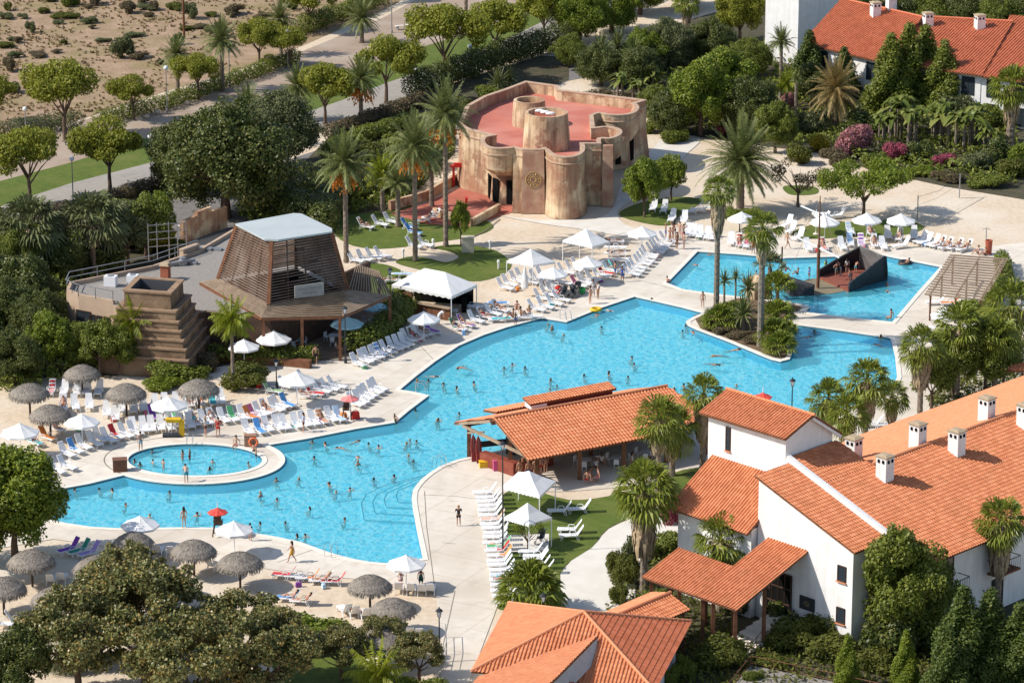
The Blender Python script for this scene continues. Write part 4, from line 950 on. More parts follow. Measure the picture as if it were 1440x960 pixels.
# flat gravel roof and walls behind
M_gravel = pm('roof_gravel', (.30, .275, .245), (.23, .21, .185), 5, .95, .03, 14)
M_stucco = pm('tan_stucco', (.48, .36, .26), (.40, .285, .20), .7, .9, .01, 6, contrast=(.3, .7))
zr = 4.3
fr_px = [(93, 408), (110, 415), (159, 424), (215, 440), (290, 432), (380, 440), (470, 400), (440, 340), (329, 322), (278, 352), (214, 374), (98, 397)]
FR = [G(x, y, zr) for x, y in fr_px]
mb = MB(); mb.prism([tuple(p[:2]) for p in FR], 0, zr-.3, bottom=False); rp(mb, 'wall', M_stucco)
inn = offset([tuple(p[:2]) for p in FR], -.25)
me = bpy.data.meshes.new('gravel_roof'); me.from_pydata([(p[0], p[1], zr-.27) for p in FR], [], tess([[tuple(p[:2]) for p in FR]])); me.materials.append(M_gravel); fixloc(mkobj('gravel_roof', me, RS), RS)
mb = MB()
FP = offset([tuple(p[:2]) for p in FR], -.155)
for i in (0, 1, 8, 9, 10, 11):
    a, b = (Vector((*FP[j], 0)) for j in (i, (i+1) % len(FR))); mb.beam(Vector((a.x, a.y, zr-.15)), Vector((b.x, b.y, zr-.15)), .3, .45)
rp(mb, 'parapet', M_stucco)
for x, y in ((117, 452), (129, 457), (139, 461), (150, 466)):
    t0 = (x-93)/(159-93); a = Vector(FR[1]).lerp(FR[2], max(0, (x-110)/49)); w_ = 1.6 if x < 120 else .6
    d = (FR[2]-FR[1]).normalized(); nr = Vector((d.y, -d.x, 0)); a.z = 1.9
    win = window(RS, a, w_, 2.0 if w_ > 1 else 1.6, d, nr, sill=None, framecol=M_darkwood); win.location = -RS.location
mb = MB()
rail = [FR[0], FR[11], FR[10], FR[9]]
for a, b in zip(rail[:-1], rail[1:]):
    L = (b-a).length; n = max(2, int(L/2.2))
    for k in range(n+1): p = a.lerp(b, k/n); mb.beam((p.x, p.y, zr), (p.x, p.y, zr+1), .06)
    for z in (.5, 1.0): mb.beam((a.x, a.y, zr+z), (b.x, b.y, zr+z), .06)
rail = [FR[0], FR[1], FR[2]]
for a, b in zip(rail[:-1], rail[1:]):
    for k in range(3): p = a.lerp(b, k/2); mb.beam((p.x, p.y, zr), (p.x, p.y, zr+1), .06)
    mb.beam((a.x, a.y, zr+1), (b.x, b.y, zr+1), .06)
rp(mb, 'railing', M_metal)
def onroof(px, py): return G(px, py, zr-.27)
def acbox(px, py, s=1.0):
    p = onroof(px, py); mb = MB(); mb.box(p+Vector((0, 0, .5*s)), (1.1*s, .8*s, .95*s), -.2); b = rp(mb, 'air_conditioner', M_plastic)
    mb = MB(); mb.lathe(p+Vector((0, 0, .99*s)), [(.33*s, 0), (.33*s, .03), (.01, .03)], 12); mb.build('fan_grille', M_metal, b)
acbox(156, 402); acbox(187, 399, .9)
mb = MB()
p = onroof(257, 372)
mb.lathe(p, [(.5, 0), (.5, .35), (.3, .5), (.3, .7), (.01, .75)], 10); mb.box(p+Vector((-.9, -.3, .15)), (1.2, .5, .25), .4); mb.box(p+Vector((.9, .2, .15)), (.9, .5, .25), -.3); mb.tube([p+Vector((-1, -.6, .3)), p+Vector((0, -.5, .5)), p+Vector((1.1, .4, .3))], .12)
rp(mb, 'roof_ventilator', M_metal)
mb = MB(); p = onroof(289, 351); mb.box(p+Vector((0, 0, .12)), (1.4, .7, .2), -.3); mb.box(p+Vector((1.1, -.1, .1)), (1, .6, .16), -.3); rp(mb, 'roof_hatch', M_metal)
p = onroof(233, 393); mb = MB(); mb.box(p+Vector((0, 0, .7)), (.75, .75, 1.4), -.25); f_ = rp(mb, 'brick_flue', pm('brick_red', (.40, .13, .07), (.3, .09, .05), 6)); mb = MB(); mb.box(p+Vector((0, 0, 1.5)), (1.0, 1.0, .2), -.25, .7); mb.build('flue_cap', pm('cap_tiles', (.42, .33, .22)), f_)
mb = MB(); p = onroof(248, 350)
for dx in (0, .8, 1.9, 2.7, 3.5):
    mb.beam(p+Vector((dx-2.6, -.4+dx*.3, -1)), p+Vector((dx-2.6, -.4+dx*.3, 2.6)), .09)
for z in (.3, 1, 1.7, 2.4): mb.beam(p+Vector((-2.6, -.4, z)), p+Vector((.9, .65, z)), .06)
rp(mb, 'ladder_cage', M_metal)
mb = MB(); a, b = G(255, 358, zr), G(278, 350, zr); mb.beam(a, b, .5, 1.1); rp(mb, 'roof_upstand', M_stucco)
# stepped retaining wall behind the roof
mb = MB()
for i, (x0, y0, x1, y1, h) in enumerate(((256, 345, 276, 335, 1.5), (276, 335, 296, 327, 1.8), (296, 327, 318, 320, 1.3))):
    a, b = G(x0, y0), G(x1, y1); h += .9; mb.beam(a+Vector((0, 0, h/2)), b+Vector((0, 0, h/2)), .4, h)
tag(mb.build('stepped_wall', M_adobe), 'stepped tan wall behind the restaurant roof beside the car park', 'wall')
mb = MB(); FQ = offset([tuple(p[:2]) for p in FR], .12)
for i in (3, 4, 5): mb.beam((*FQ[i], 1.95), (*FQ[i+1], 1.95), .1, 3.9)
rp(mb, 'eave_shade_panel', M_darkwood)  # dark panels added over the stucco, standing in for shade below the eaves
# terrace floor and dim interior
area('terrace_floor', [(330, 512), (350, 470), (420, 440), (500, 425), (560, 425), (545, 470), (500, 498), (445, 506)], -.008, pm('terrace_boards', (.24, .18, .13), (.18, .13, .09), 1.2), 0)
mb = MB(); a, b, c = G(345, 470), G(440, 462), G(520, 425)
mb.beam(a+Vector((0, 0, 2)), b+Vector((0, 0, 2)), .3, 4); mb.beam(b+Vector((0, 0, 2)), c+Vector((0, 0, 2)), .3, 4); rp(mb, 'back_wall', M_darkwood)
# timber planters and rail along the terrace edge
mb = MB()
for a, b in (((296, 505), (345, 512)), ((345, 512), (400, 513)), ((400, 513), (437, 517))):
    mb.beam(G(*a)+Vector((0, 0, .35)), G(*b)+Vector((0, 0, .35)), .6, .7)
tag(mb.build('planter_trough', M_wood), 'long brown timber planter below the restaurant hedge', 'planter')

# ---------------------------------------------------------------- stepped pyramid
PY = empty('stepped_pyramid', G(215, 500), 0, 'brown stepped pyramid shaped chimney tower with dark open top beside the restaurant', 'tower')
M_brick = pm('brown_stone', (.19, .12, .072), (.11, .07, .042), .9, .9, .05, 3, contrast=(.35, .65), col3=(.30, .21, .13), scale3=.4)
M_ledge = pm('stone_ledge', (.33, .22, .14), (.24, .155, .095), 1.5, .9)
hpz = 7.2
streaks(M_brick, .4)
q0, q1, q3 = G(174.7, 407.4, hpz), G(239.4, 412, hpz), G(257, 393.5, hpz); q2 = q0+q3-q1
pc = (q0+q3)/2; pc.z = 0
corn = [q0-pc, q1-pc, q3-pc, q2-pc]; corn = [Vector((c.x, c.y, 0)) for c in corn]
def ringat(k, z): return [pc+c*k+Vector((0, 0, z)) for c in corn]
lev = [(0, 1.95, 1.78), (1.7, 1.72, 1.66), (2.6, 1.6, 1.55), (3.35, 1.5, 1.45), (4.1, 1.4, 1.35), (4.85, 1.3, 1.26), (5.6, 1.2, 1.04)]
zs = [0, 1.7, 2.6, 3.35, 4.1, 4.85, 5.7, hpz]; ks = [(2.02, 1.90), (1.80, 1.78), (1.67, 1.65), (1.54, 1.52), (1.41, 1.39), (1.28, 1.26), (1.02, 1.0)]
for i, (ka, kb) in enumerate(ks):
    mb = MB(); a = ringat(ka, zs[i]); b = ringat(kb, zs[i+1]); mb.add(a+b, [(0, 1, 5, 4), (1, 2, 6, 5), (2, 3, 7, 6), (3, 0, 4, 7), (4, 5, 6, 7)] if i < 6 else [(0, 1, 5, 4), (1, 2, 6, 5), (2, 3, 7, 6), (3, 0, 4, 7)])
    t_ = fixloc(mb.build('tier', M_brick, PY), PY)
    mb = MB(); kk = kb+.055; A_ = ringat(kk, zs[i+1]-.14); B_ = ringat(kk, zs[i+1]+.03); inner = ringat(kb*.86 if i < 6 else .80, zs[i+1]+.03); low = ringat(kb*.93 if i < 6 else .80, zs[i+1]-.14 if i < 6 else hpz-1.6)
    v = A_+B_+inner+low; f = []
    for r in range(3):
        for k in range(4): f.append((r*4+k, r*4+(k+1) % 4, (r+1)*4+(k+1) % 4, (r+1)*4+k))
    mb.add(v, f); mb.build('ledge', M_ledge, t_)
mb = MB(); a = ringat(.82, hpz-1.55); mb.add(a, [(0, 1, 2, 3)]); fixloc(mb.build('shaft_floor', M_black, PY), PY)
mb = MB(); a = ringat(.79, hpz-1.5); b = ringat(.79, hpz-.05); mb.add(a+b, [(0, 1, 5, 4), (1, 2, 6, 5), (2, 3, 7, 6), (3, 0, 4, 7)]); fixloc(mb.build('shaft_lining', pm('shaft_grey', (.07, .075, .085), None), PY), PY)
# ---------------------------------------------------------------- foliage
def leaf_cloud(name, seed, clumps, leaf, n, mat, flat=.55, droop=0.0, shell=.55):
    """clumps: list of (centre, radii). leaves are small bent quads spread through each clump, densest near its surface"""
    n = int(n*2.1); leaf *= .70
    rs = np.random.RandomState(seed)
    C = np.array([c for c, r in clumps]); Rr = np.array([r for c, r in clumps])
    vol = (Rr[:, 0]*Rr[:, 1]+Rr[:, 2]*Rr[:, 0]); pr = vol/vol.sum()
    idx = rs.choice(len(clumps), n, p=pr)
    d = rs.normal(size=(n, 3)); d /= np.linalg.norm(d, axis=1)[:, None]
    rad = shell+(1-shell)*rs.rand(n)**.7
    rad *= (0.9+.25*rs.rand(n))
    p = C[idx]+d*rad[:, None]*Rr[idx]
    nrm = d*flat+rs.normal(size=(n, 3))*(1-flat)*.8+np.array([0, 0, .25]); nrm /= np.linalg.norm(nrm, axis=1)[:, None]
    t = np.cross(nrm, rs.normal(size=(n, 3))); t /= np.linalg.norm(t, axis=1)[:, None]
    b = np.cross(nrm, t)
    s = leaf*(.6+.8*rs.rand(n))[:, None]
    w = s*.36
    bend = -nrm*s*.12
    v0 = p-t*s*.5; v1 = p+b*w+bend*0; v2 = p+t*s*.5+np.array([0, 0, -droop])*s; v3 = p-b*w
    V = np.stack([v0, v1+bend, v2, v3+bend], 1).reshape(-1, 3)
    F = np.arange(n*4).reshape(n, 4)
    return fromnp(name, V, F, mat)
def round_clumps(seed, R, Hh, zc, k, cr=(.28, .42), flatb=.5):
    r_ = random.Random(seed); L = []
    for i in range(k):
        a = r_.uniform(0, 2*PI); u = r_.uniform(-flatb, 1.0); q = math.sqrt(max(0, 1-u*u))*r_.uniform(.45, .82)
        c = r_.uniform(*cr)
        L.append(((R*q*math.cos(a), R*q*math.sin(a), zc+Hh*u*.72), (R*c, R*c, Hh*c*1.0)))
        for j in range(2):
            d = Vector((r_.gauss(0, 1), r_.gauss(0, 1), r_.gauss(.3, 1))).normalized()*c*1.05; L.append(((R*(q*math.cos(a)+d.x), R*(q*math.sin(a)+d.y), zc+Hh*(u*.72+d.z)), (R*c*.36, R*c*.36, Hh*c*.4)))
    return L
def branchy(seed, h, r0, spread, zc, n=7, lean=0.0):
    r_ = random.Random(seed); mb = MB()
    mb.tube([(0, 0, -.2), (lean*.3, .05, h*.35), (lean*.6, -.05, h*.6)], [r0*1.25, r0*.9, r0*.75], 8)
    for i in range(n):
        a = 2*PI*i/n+r_.uniform(-.4, .4); s = spread*r_.uniform(.5, .95); z1 = zc+r_.uniform(-.1, .6)
        p0 = Vector((lean*.5, 0, h*r_.uniform(.4, .6))); p2 = Vector((math.cos(a)*s, math.sin(a)*s, z1)); p1 = p0.lerp(p2, .5)+Vector((0, 0, -.25+r_.uniform(0, .5)))
        mb.tube([p0, p1, p2], [r0*.5, r0*.3, r0*.09], 5, cap=False)
        for j in range(2):
            a2 = a+r_.uniform(-.9, .9); q = p1.lerp(p2, r_.uniform(.1, .6)); mb.tube([q, q+Vector((math.cos(a2)*s*.35, math.sin(a2)*s*.35, r_.uniform(.3, 1.0)))], [r0*.22, r0*.05], 4, cap=False)
    return mb
TREES = {}
def tree_kind(key, crown_me, trunk_me): TREES[key] = (crown_me, trunk_me)
def mesh_of(mb, name, mat):
    me = bpy.data.meshes.new(name); me.from_pydata(mb.v, [], mb.f); me.materials.append(mat)
    bm = bmesh.new(); bm.from_mesh(me); bmesh.ops.recalc_face_normals(bm, faces=bm.faces); bm.to_mesh(me); bm.free(); return me
# promenade trees: flat wide crowns 1 m radius units are real metres here
for i in range(3):
    k = [((x*2.6*math.cos(a), x*2.6*math.sin(a), 4.6+rnd.uniform(-.3, .8)-x*.5), (rnd.uniform(.7, 1.35),)*2+(rnd.uniform(.6, 1.2),)) for x, a in [(rnd.uniform(.2, 1.18)**.6, rnd.uniform(0, 2*PI)) for _ in range(15)]]+[((0, 0, 5.3), (1.5, 1.5, 1.1))]
    tree_kind('prom%d' % i, leaf_cloud('crown', 10+i, k, .30, 5600, L_prom, .45, .3), mesh_of(branchy(i, 4.0, .16, 2.3, 4.4), 'trunk', M_bark))
for i in range(2):
    tree_kind('ficus%d' % i, leaf_cloud('crown', 30+i, round_clumps(i+4, 7.2, 5.8, 6.3, 60, (.22, .33), .85), .42, 26000, L_ficus, .5, .1, .5), mesh_of(branchy(i+8, 6, .5, 5.5, 6, 12), 'trunk', M_bark))
for i in range(3):
    tree_kind('round%d' % i, leaf_cloud('crown', 40+i, round_clumps(i+14, 2.6, 2.6, 3.7, 22, (.28, .42), .6), .30, 7000, L_mid, .5, .1), mesh_of(branchy(i+12, 3.2, .15, 2, 3.3), 'trunk', M_bark))
for i in range(2):
    tree_kind('bright%d' % i, leaf_cloud('crown', 50+i, round_clumps(i+20, 3.6, 3.9, 4.6, 40, (.22, .34), .85), .32, 14000, L_oleo, .5, .1), mesh_of(branchy(i+12, 3.8, .25, 2.8, 3.8), 'trunk', M_bark))
for i in range(2):
    tree_kind('bronze%d' % i, leaf_cloud('crown', 60+i, round_clumps(i+30, 4.6, 3.2, 4.4, 34, (.15, .26), .6), .30, 12500, L_magn, .3, .05, .15), mesh_of(branchy(i+22, 4, .25, 3.8, 4, 12), 'trunk', M_bark))
def cone_clumps(seed, R, Hh, k):
    r_ = random.Random(seed); L = []
    for i in range(k):
        z = Hh*(i+.5)/k; q = R*(1-(z/Hh)**1.5)*.62+.05; a = i*2.4
        for j in range(3):
            a_ = a+j*2.1; L.append(((q*math.cos(a_), q*math.sin(a_), z+.3), (q*.75+.22, q*.75+.22, Hh/k*.9+.15)))
    return L
for i in range(2):
    tree_kind('column%d' % i, leaf_cloud('crown', 70+i, cone_clumps(i, 1.7+.2*i, 7.2, 11), .26, 8500, L_cypress, .5, -.2), mesh_of(MB().tube([(0, 0, -.2), (0, 0, 5)], [.16, .05], 6), 'trunk', M_bark))
# open, thin canopy like the beach trees
tree_kind('open0', leaf_cloud('crown', 81, [((rnd.uniform(-1, 1)*3.1, rnd.uniform(-1, 1)*3.1, 3.4+rnd.uniform(-.5, 1.1)), (.95, .95, .55)) for _ in range(26)], .27, 4800, L_oleo, .4, .4), mesh_of(branchy(60, 3, .14, 2.9, 3.4, 9), 'trunk', M_bark))
tree_kind('bare0', leaf_cloud('crown', 82, [((rnd.uniform(-1, 1)*2.3, rnd.uniform(-1, 1)*2.3, 3.0+rnd.uniform(-.3, 1.2)), (.7, .7, .5)) for _ in range(12)], .24, 900, L_brownhedge, .4, .4), mesh_of(branchy(61, 2.8, .14, 2.6, 3.2, 12), 'trunk', M_bark))
def bush_mesh(seed, mat, leaf=.2, n=3000, k=12):
    r_ = random.Random(seed)
    cl = [((r_.uniform(-.6, .6), r_.uniform(-.6, .6), r_.uniform(.25, .75)), (r_.uniform(.3, .45),)*2+(r_.uniform(.25, .4),)) for _ in range(k)]
    return leaf_cloud('bush', seed, cl, leaf, n, mat, .5, .0)
BUSH = {}
for nm, mt in (('mid', L_mid), ('oleo', L_oleo), ('dark', L_ficus), ('grey', L_grey), ('pink', L_pink), ('magenta', L_magenta), ('yellow', L_yellow), ('dry', L_brownhedge), ('hedge', L_hedge)):
    BUSH[nm] = [bush_mesh(90+len(BUSH)*3+j, mt, .15, 2600) for j in range(2)]
# feather palms
def frond(L, droop, leafl, n, rise=.5, w=.055, fold=.35, seed=0):
    r_ = random.Random(seed); V = []; F = []; pts = []
    for i in range(n+1):
        t = i/n; x = L*t*(1-.18*t*t*droop); z = rise*L*t-droop*L*.55*t*t
        pts.append(Vector((x, 0, z)))
    rb = []
    for i in range(n):
        p, q = pts[i], pts[i+1]; b = len(V); rr = .035*(1-i/n)+.008
        V += [p+Vector((0, -rr, 0)), p+Vector((0, rr, 0)), q+Vector((0, rr, 0)), q+Vector((0, -rr, 0))]; F.append((b, b+1, b+2, b+3))
        if i < 1: continue
        t = (i+.5)/n; ll = leafl*math.sin(min(1, .25+t*1.05)*PI*.92)**.6*(1 if t < .85 else .7)
        dr = (q-p).normalized()
        for s in (-1, 1):
            for h in (.25, .75):
                m = p.lerp(q, h); tip = m+dr*ll*.75+Vector((0, s*ll*.75, -ll*fold*r_.uniform(.6, 1.5))); b = len(V)
                V += [m-dr*w, m+dr*w, tip+dr*w*.25, tip-dr*w*.25]; F.append((b, b+1, b+2, b+3))
    return V, F
def palm_crown(seed, nf, L, mat, leafl=.55, seg=13, el=(-35, 80), up=.15, name='fronds', fold=.35, w=.055):
    r_ = random.Random(seed); V = []; F = []
    for k in range(nf):
        t = k/nf; e = math.radians(el[1]+(el[0]-el[1])*t+r_.uniform(-6, 6)); a = k*2.39996+r_.uniform(-.15, .15)
        droop = .35+.75*(t)+r_.uniform(-.08, .08); LL = L*(.72+.28*math.sin(PI*min(1, .25+t*.8)))*r_.uniform(.9, 1.05)
        v, f = frond(LL, droop*math.cos(e) if e > 0 else droop*.6, leafl, seg, 0, w, fold, k+seed*50)
        M = Matrix.Rotation(a, 3, 'Z') @ Matrix.Rotation(-e, 3, 'Y') @ Matrix.Rotation(r_.uniform(-.3, .3), 3, 'X')
        b = len(V)
        # keep droop pointing to the ground: bend in world space
        for p in v:
            x = p.x; flat = Vector((p.x, p.y, 0)); q = M @ flat; q += Vector((0, 0, p.z*(.6+.4*abs(math.cos(e))))); V.append(q)
        F += [tuple(i+b for i in ff) for ff in f]
    return fromnp(name, [tuple(p) for p in V], F, mat)
def fan_crown(seed, nf, L, mat, name='fronds', el=(-50, 80), blade=.85, seg=14, width=2.3):
    r_ = random.Random(seed); V = []; F = []
    for k in range(nf):
        t = k/nf; e = math.radians(el[1]+(el[0]-el[1])*t+r_.uniform(-8, 8)); a = k*2.39996+r_.uniform(-.3, .3); LL = L*r_.uniform(.85, 1.1)
        dirv = Vector((math.cos(a)*math.cos(e), math.sin(a)*math.cos(e), math.sin(e))); side = Vector((-math.sin(a), math.cos(a), 0)); nr = dirv.cross(side).normalized()
        if nr.z < 0: nr = -nr
        p0 = Vector((0, 0, 0)); p1 = dirv*LL*.5; b = len(V)
        V += [p0-side*.03, p0+side*.03, p1+side*.02, p1-side*.02]; F.append((b, b+1, b+2, b+3))
        R = LL*blade*.62; tw = r_.uniform(-.4, .4)
        for j in range(seg):
            an = (j/(seg-1)-.5)*width*1.05; an2 = an+width/seg*.42; an1 = an-width/seg*.42
            up = nr*(.14 if j % 2 else -.02)*R; fall = Vector((0, 0, -1))*R*(.28*abs(an)/width*2+.22)
            q = lambda th, rr: p1+(dirv*math.cos(th)+(side*math.cos(tw)+nr*math.sin(tw))*math.sin(th))*rr
            b = len(V); V += [p1, q(an1, R*.72)+up*.4+fall*.25, q(an, R*r_.uniform(.95, 1.08))+fall, q(an2, R*.72)+up+fall*.25]; F.append((b, b+1, b+2, b+3))
    return fromnp(name, [tuple(p) for p in V], F, mat)
def skirt_mesh(seed, L, r, mat, n=260):
    r_ = random.Random(seed); V = []; F = []
    for k in range(n):
        a = r_.uniform(0, 2*PI); z0 = -r_.uniform(0, L*.75); ln = L*r_.uniform(.22, .42); rr = r*(1+z0/L*.45)*r_.uniform(.55, 1.05)
        w = r_.uniform(.05, .14); d = Vector((math.cos(a), math.sin(a), 0)); s = Vector((-d.y, d.x, 0)); p = d*(.16)+Vector((0, 0, z0)); q = d*rr+Vector((0, 0, z0-ln*.45)); e = d*rr*.85+Vector((0, 0, z0-ln)); b = len(V)
        V += [p-s*w*.4, p+s*w*.4, q+s*w, q-s*w, e+s*w*.4, e-s*w*.4]; F += [(b, b+1, b+2, b+3), (b+3, b+2, b+4, b+5)]
    return fromnp('dead_fronds', [tuple(p) for p in V], F, mat)
def palm_trunk(h, r0, r1, seed=0, lean=.0, rings=True):
    mb = MB(); n = max(4, int(h/.32)); pts = []; rs = []
    for i in range(n+1):
        t = i/n; pts.append((lean*t*t*h, 0, h*t)); rs.append((r0+(r1-r0)*t)*(1.07 if i % 2 else .95)*(1.25 if i == 0 else 1))
    mb.tube(pts, rs, 9); return mesh_of(mb, 'trunk', M_palmbark)
date = [palm_crown(i+1, 64, 3.5, L_palm, .50, 13, (-38, 82)) for i in range(2)]
date_big = palm_crown(5, 120, 4.5, L_palm, .55, 15, (-42, 84))
date_dry = palm_crown(6, 74, 3.6, L_palmold, .50, 13, (-62, 80))
date_small = palm_crown(8, 34, 2.3, L_palm, .42, 10, (-10, 80))
queen = palm_crown(9, 26, 2.7, L_queen, .75, 12, (-30, 75), fold=1.0, w=.05)
fans = [fan_crown(i+1, 44, 1.75, L_fan) for i in range(3)]
fan_big = fan_crown(7, 56, 2.0, L_fan)
fan_grey = fan_crown(9, 48, 2.4, L_grey, el=(-30, 80))
fan_low = fan_crown(11, 60, 2.0, L_fan, el=(-15, 85))
skirts = [skirt_mesh(i, 2.6, .75, M_deadleaf) for i in range(2)]
skirt_long = skirt_mesh(5, 3.6, .85, M_deadleaf, 420)
def fruit_mesh():
    r_ = random.Random(3); V = []; F = []
    for k in range(9):
        a = k*2.4; d = Vector((math.cos(a), math.sin(a), 0))
        for j in range(26):
            s = r_.uniform(.2, .62); p = d*s*1.1+Vector((r_.uniform(-.16, .16), r_.uniform(-.16, .16), -.35-s*r_.uniform(.4, 1.6))); w = .055; b = len(V)
            V += [p+Vector((-w, 0, 0)), p+Vector((0, w, -.02)), p+Vector((w, 0, 0)), p+Vector((0, -w, .02)), p+Vector((0, 0, -.16))]; F += [(b, b+1, b+4, b+4), (b+2, b+3, b+4, b+4), (b, b+1, b+2, b+3)]
    me = bpy.data.meshes.new('date_clusters'); me.from_pydata([tuple(v) for v in V], [], [tuple(dict.fromkeys(f)) for f in F]); me.materials.append(M_fruit); return me
FRUIT = fruit_mesh()
TRK = {}
def trunk_cached(h, r0, r1, lean):
    k = (round(h*2)/2, r0, r1, round(lean, 2))
    if k not in TRK: TRK[k] = palm_trunk(k[0], r0, r1, lean=lean)
    return TRK[k], k[0]
def palm(name, px, py, h, crown, label, group=None, r0=.26, r1=.22, fruit=False, skirt=None, s=1.0, lean=0.0, cs=1.0):
    root = empty(name, G(px, py), rnd.uniform(0, 6) if lean == 0 else 0, label, 'palm tree', group)
    me, hh = trunk_cached(h, r0, r1, lean); mkobj('trunk', me, root)
    top = Vector((lean*hh, 0, hh))
    cs = cs*1.18 if name == 'fan_palm' else cs; c = mkobj('crown', crown, root); c.location = top; c.scale = (cs,)*3; c.rotation_euler.z = rnd.uniform(0, 6)
    if fruit: f = mkobj('date_clusters', FRUIT, root); f.location = top-Vector((0, 0, .35)); f.scale = (1.9,)*3
    if skirt is not None: k = mkobj('dead_fronds', skirt, root); k.location = top; k.scale = (cs, cs, s)
    return root
def tree(key, px, py, sc, label, group=None, name='tree', rz=None, sz=1.0, cat='tree', mat=None):
    cm, tm = TREES[key]; root = empty(name, G(px, py), rnd.uniform(0, 6) if rz is None else rz, label, cat, group, (sc, sc, sc*sz))
    mkobj('trunk', tm, root); c = mkobj('crown', cm, root); c.rotation_euler.z = rnd.uniform(0, 6)
    if mat is not None: c.material_slots[0].link = 'OBJECT'; c.material_slots[0].material = mat
    return root
def bush(kind, px, py, w, d, h, label=None, group=None, name='bush', cat='bush', z=0, rz=None):
    o = mkobj(name, rnd.choice(BUSH[kind])); o.location = G(px, py)+Vector((0, 0, z)); o.scale = (w/2, d/2, h); o.rotation_euler.z = rnd.choice((0, PI)) if rz is None else rz
    tag(o, label, cat, group); return o

# --- promenade avenue (photo foot point, crown width in photo px)
GP = 'umbrella-shaped trees along the promenade'
prom = [(92, 196, 113), (188, 168, 64), (279, 140, 66), (365, 95, 70), (155, 268, 105), (42, 290, 112), (457, 176, 88), (543, 144, 94), (625, 118, 112), (697, 88, 90), (765, 62, 80), (-5, 175, 70), (408, 97, 60), (435, 45, 75), (548, 0, 60)]
lab = ['broad round-headed tree nearest the left edge, on the inner side of the dirt promenade', 'small neat tree between two globe lamps on the dirt promenade', 'tree just left of the tall palm on the dirt promenade', 'dark tree to the right of the promenade palm, beside the scrub', 'round-headed tree on the grass strip above the hedge, left of the big dark tree', 'wide tree at the left edge on the grass strip above the road', 'pale green tree beside the palms at the grass bend above the grey path', 'tree with forked trunk on the path verge behind the fruiting palms', 'broad open tree on the path verge up-left of the fort', 'slim-trunked tree at the curve of grey path left of tall hedge', 'tree beside the lamp where grey path leaves the frame', 'partly cut tree at the left margin beside the dry hedge', 'low bushy tree behind promenade bench lamps by the scrub', 'dark bushy tree at the top near the brown electricity pole slope', 'tree at the top margin between two lamps']
for i, (x, y, w) in enumerate(prom):
    s_ = w/(2*3.7*((y+1148)*.9527/100)); tree('prom%d' % (i % 3), x, y, s_*1.2, lab[i], GP, 'promenade_tree', sz=1.0)
# --- big dark tree and neighbours
tree('ficus0', 318, 306, 1.0, 'huge dark evergreen tree between the car park and the palms', name='ficus_tree', sz=.98)
tree('ficus1', 262, 268, .62, 'dark evergreen tree overlapping the left of the huge dark tree', name='ficus_tree')
tree('ficus1', 392, 238, .70, 'paler leafy tree behind the huge dark tree', name='ficus_tree', mat=L_grey)
tree('round0', 230, 340, .55, 'thin young tree standing in the car park corner', name='young_tree', sz=1.5, mat=L_oleo)
# --- palms
GT = 'tall fruiting date palms left of the fort'
for x, y, ty, lb, cs in ((250, 130, 78, 'feathery palm behind the promenade hedge', .85), (395, 78, 30, 'palm among the dark trees along the promenade', .85), (655, 20, -40, 'palm at the top edge over the grass strip', .9), (350, 205, 150, 'palm crown rising behind the huge dark tree, left', .9)):
    sc_ = (y+1148)*.9527/100*.95; palm('date_palm', x, y, (y-ty)/sc_, date[1], lb, cs=cs)
for x, y, t, ty, lb in ((487, 368, 0, 225, 'tall date palm with orange fruit beside the four loungers, leftmost of the tall ones'), (584, 366, 0, 205, 'tall date palm with orange fruit rising from the lawn by the bar tent'), (627, 346, 1, 158, 'tallest date palm with orange fruit, left of the fort front')):
    sc_ = (y+1148)*.9527/100*.95; palm('date_palm', x, y, (y-ty)/sc_-.3, date[t], lb, GT, fruit=True, cs=1.22)
for x, y, ty, cr, lb, cs in ((508, 178, 112, date[0], 'short stout date palm with orange fruit above the hedge by the grey path', .9), (419, 170, 122, date[1], 'dark palm whose crown shows behind the huge dark tree', .9), (313, 128, 58, date[1], 'tall palm standing on the dirt promenade', 1.0), (509, 60, 28, date[0], 'palm beside the promenade bench at the top', .95),
                             (607, 290, 222, date[1], 'shaded date palm behind the tall fruiting palms', .8), (538, 300, 240, queen, 'shaded feather palm between the two fruiting palms', 1.0), (560, 318, 258, date_small, 'small shaded palm over the loungers on the lawn', 1.2)):
    sc_ = (y+1148)*.9527/100*.95; palm('date_palm', x, y, (y-ty)/sc_, cr, lb, cs=cs, fruit=(x == 508))
palm('date_palm', 1041, 300, 5.3, date_big, 'broad date palm with arching dark fronds by the beach', cs=1.3, r0=.42, r1=.36)
palm('date_palm', 1174, 186, 5.0, date_dry, 'date palm with drooping yellow-brown fronds before the far white house', cs=1.25, r0=.36, r1=.34)
palm('date_palm', 1097, 150, 7.6, date_small, 'slender palm in front of the white tower at top right', cs=1.1, r0=.2, r1=.18)
palm('date_palm', 1118, 186, 6.0, date_small, 'slender palm trunk among bushes at top right', cs=.5, r0=.2, r1=.16)
palm('date_palm', 965, 60, 5.0, fans[0], 'fan palm with brown skirt at the top above the dark wood', cs=1.1, skirt=skirts[0])
GF = 'fan palms with brown skirts'
def fpalm(x, y, ty, cr, lb, cs=1.0, sk=0, s=1.0, name='fan_palm', **kw):
    sc_ = (y+1148)*.9527/100*.95; return palm(name, x, y, (y-ty)/sc_, cr, lb, GF, cs=cs, skirt=(skirts+[skirt_long])[sk] if sk is not None else None, s=s, **kw)
fpalm(1007, 452, 268, fans[0], 'tall fan palm with shaggy skirt at the left of the pool island', .85, 2, 1.1, r0=.28)
fpalm(1069, 487, 322, fans[1], 'tall fan palm on the right of the pool island', .95, 1, 1.1, r0=.32, r1=.26)
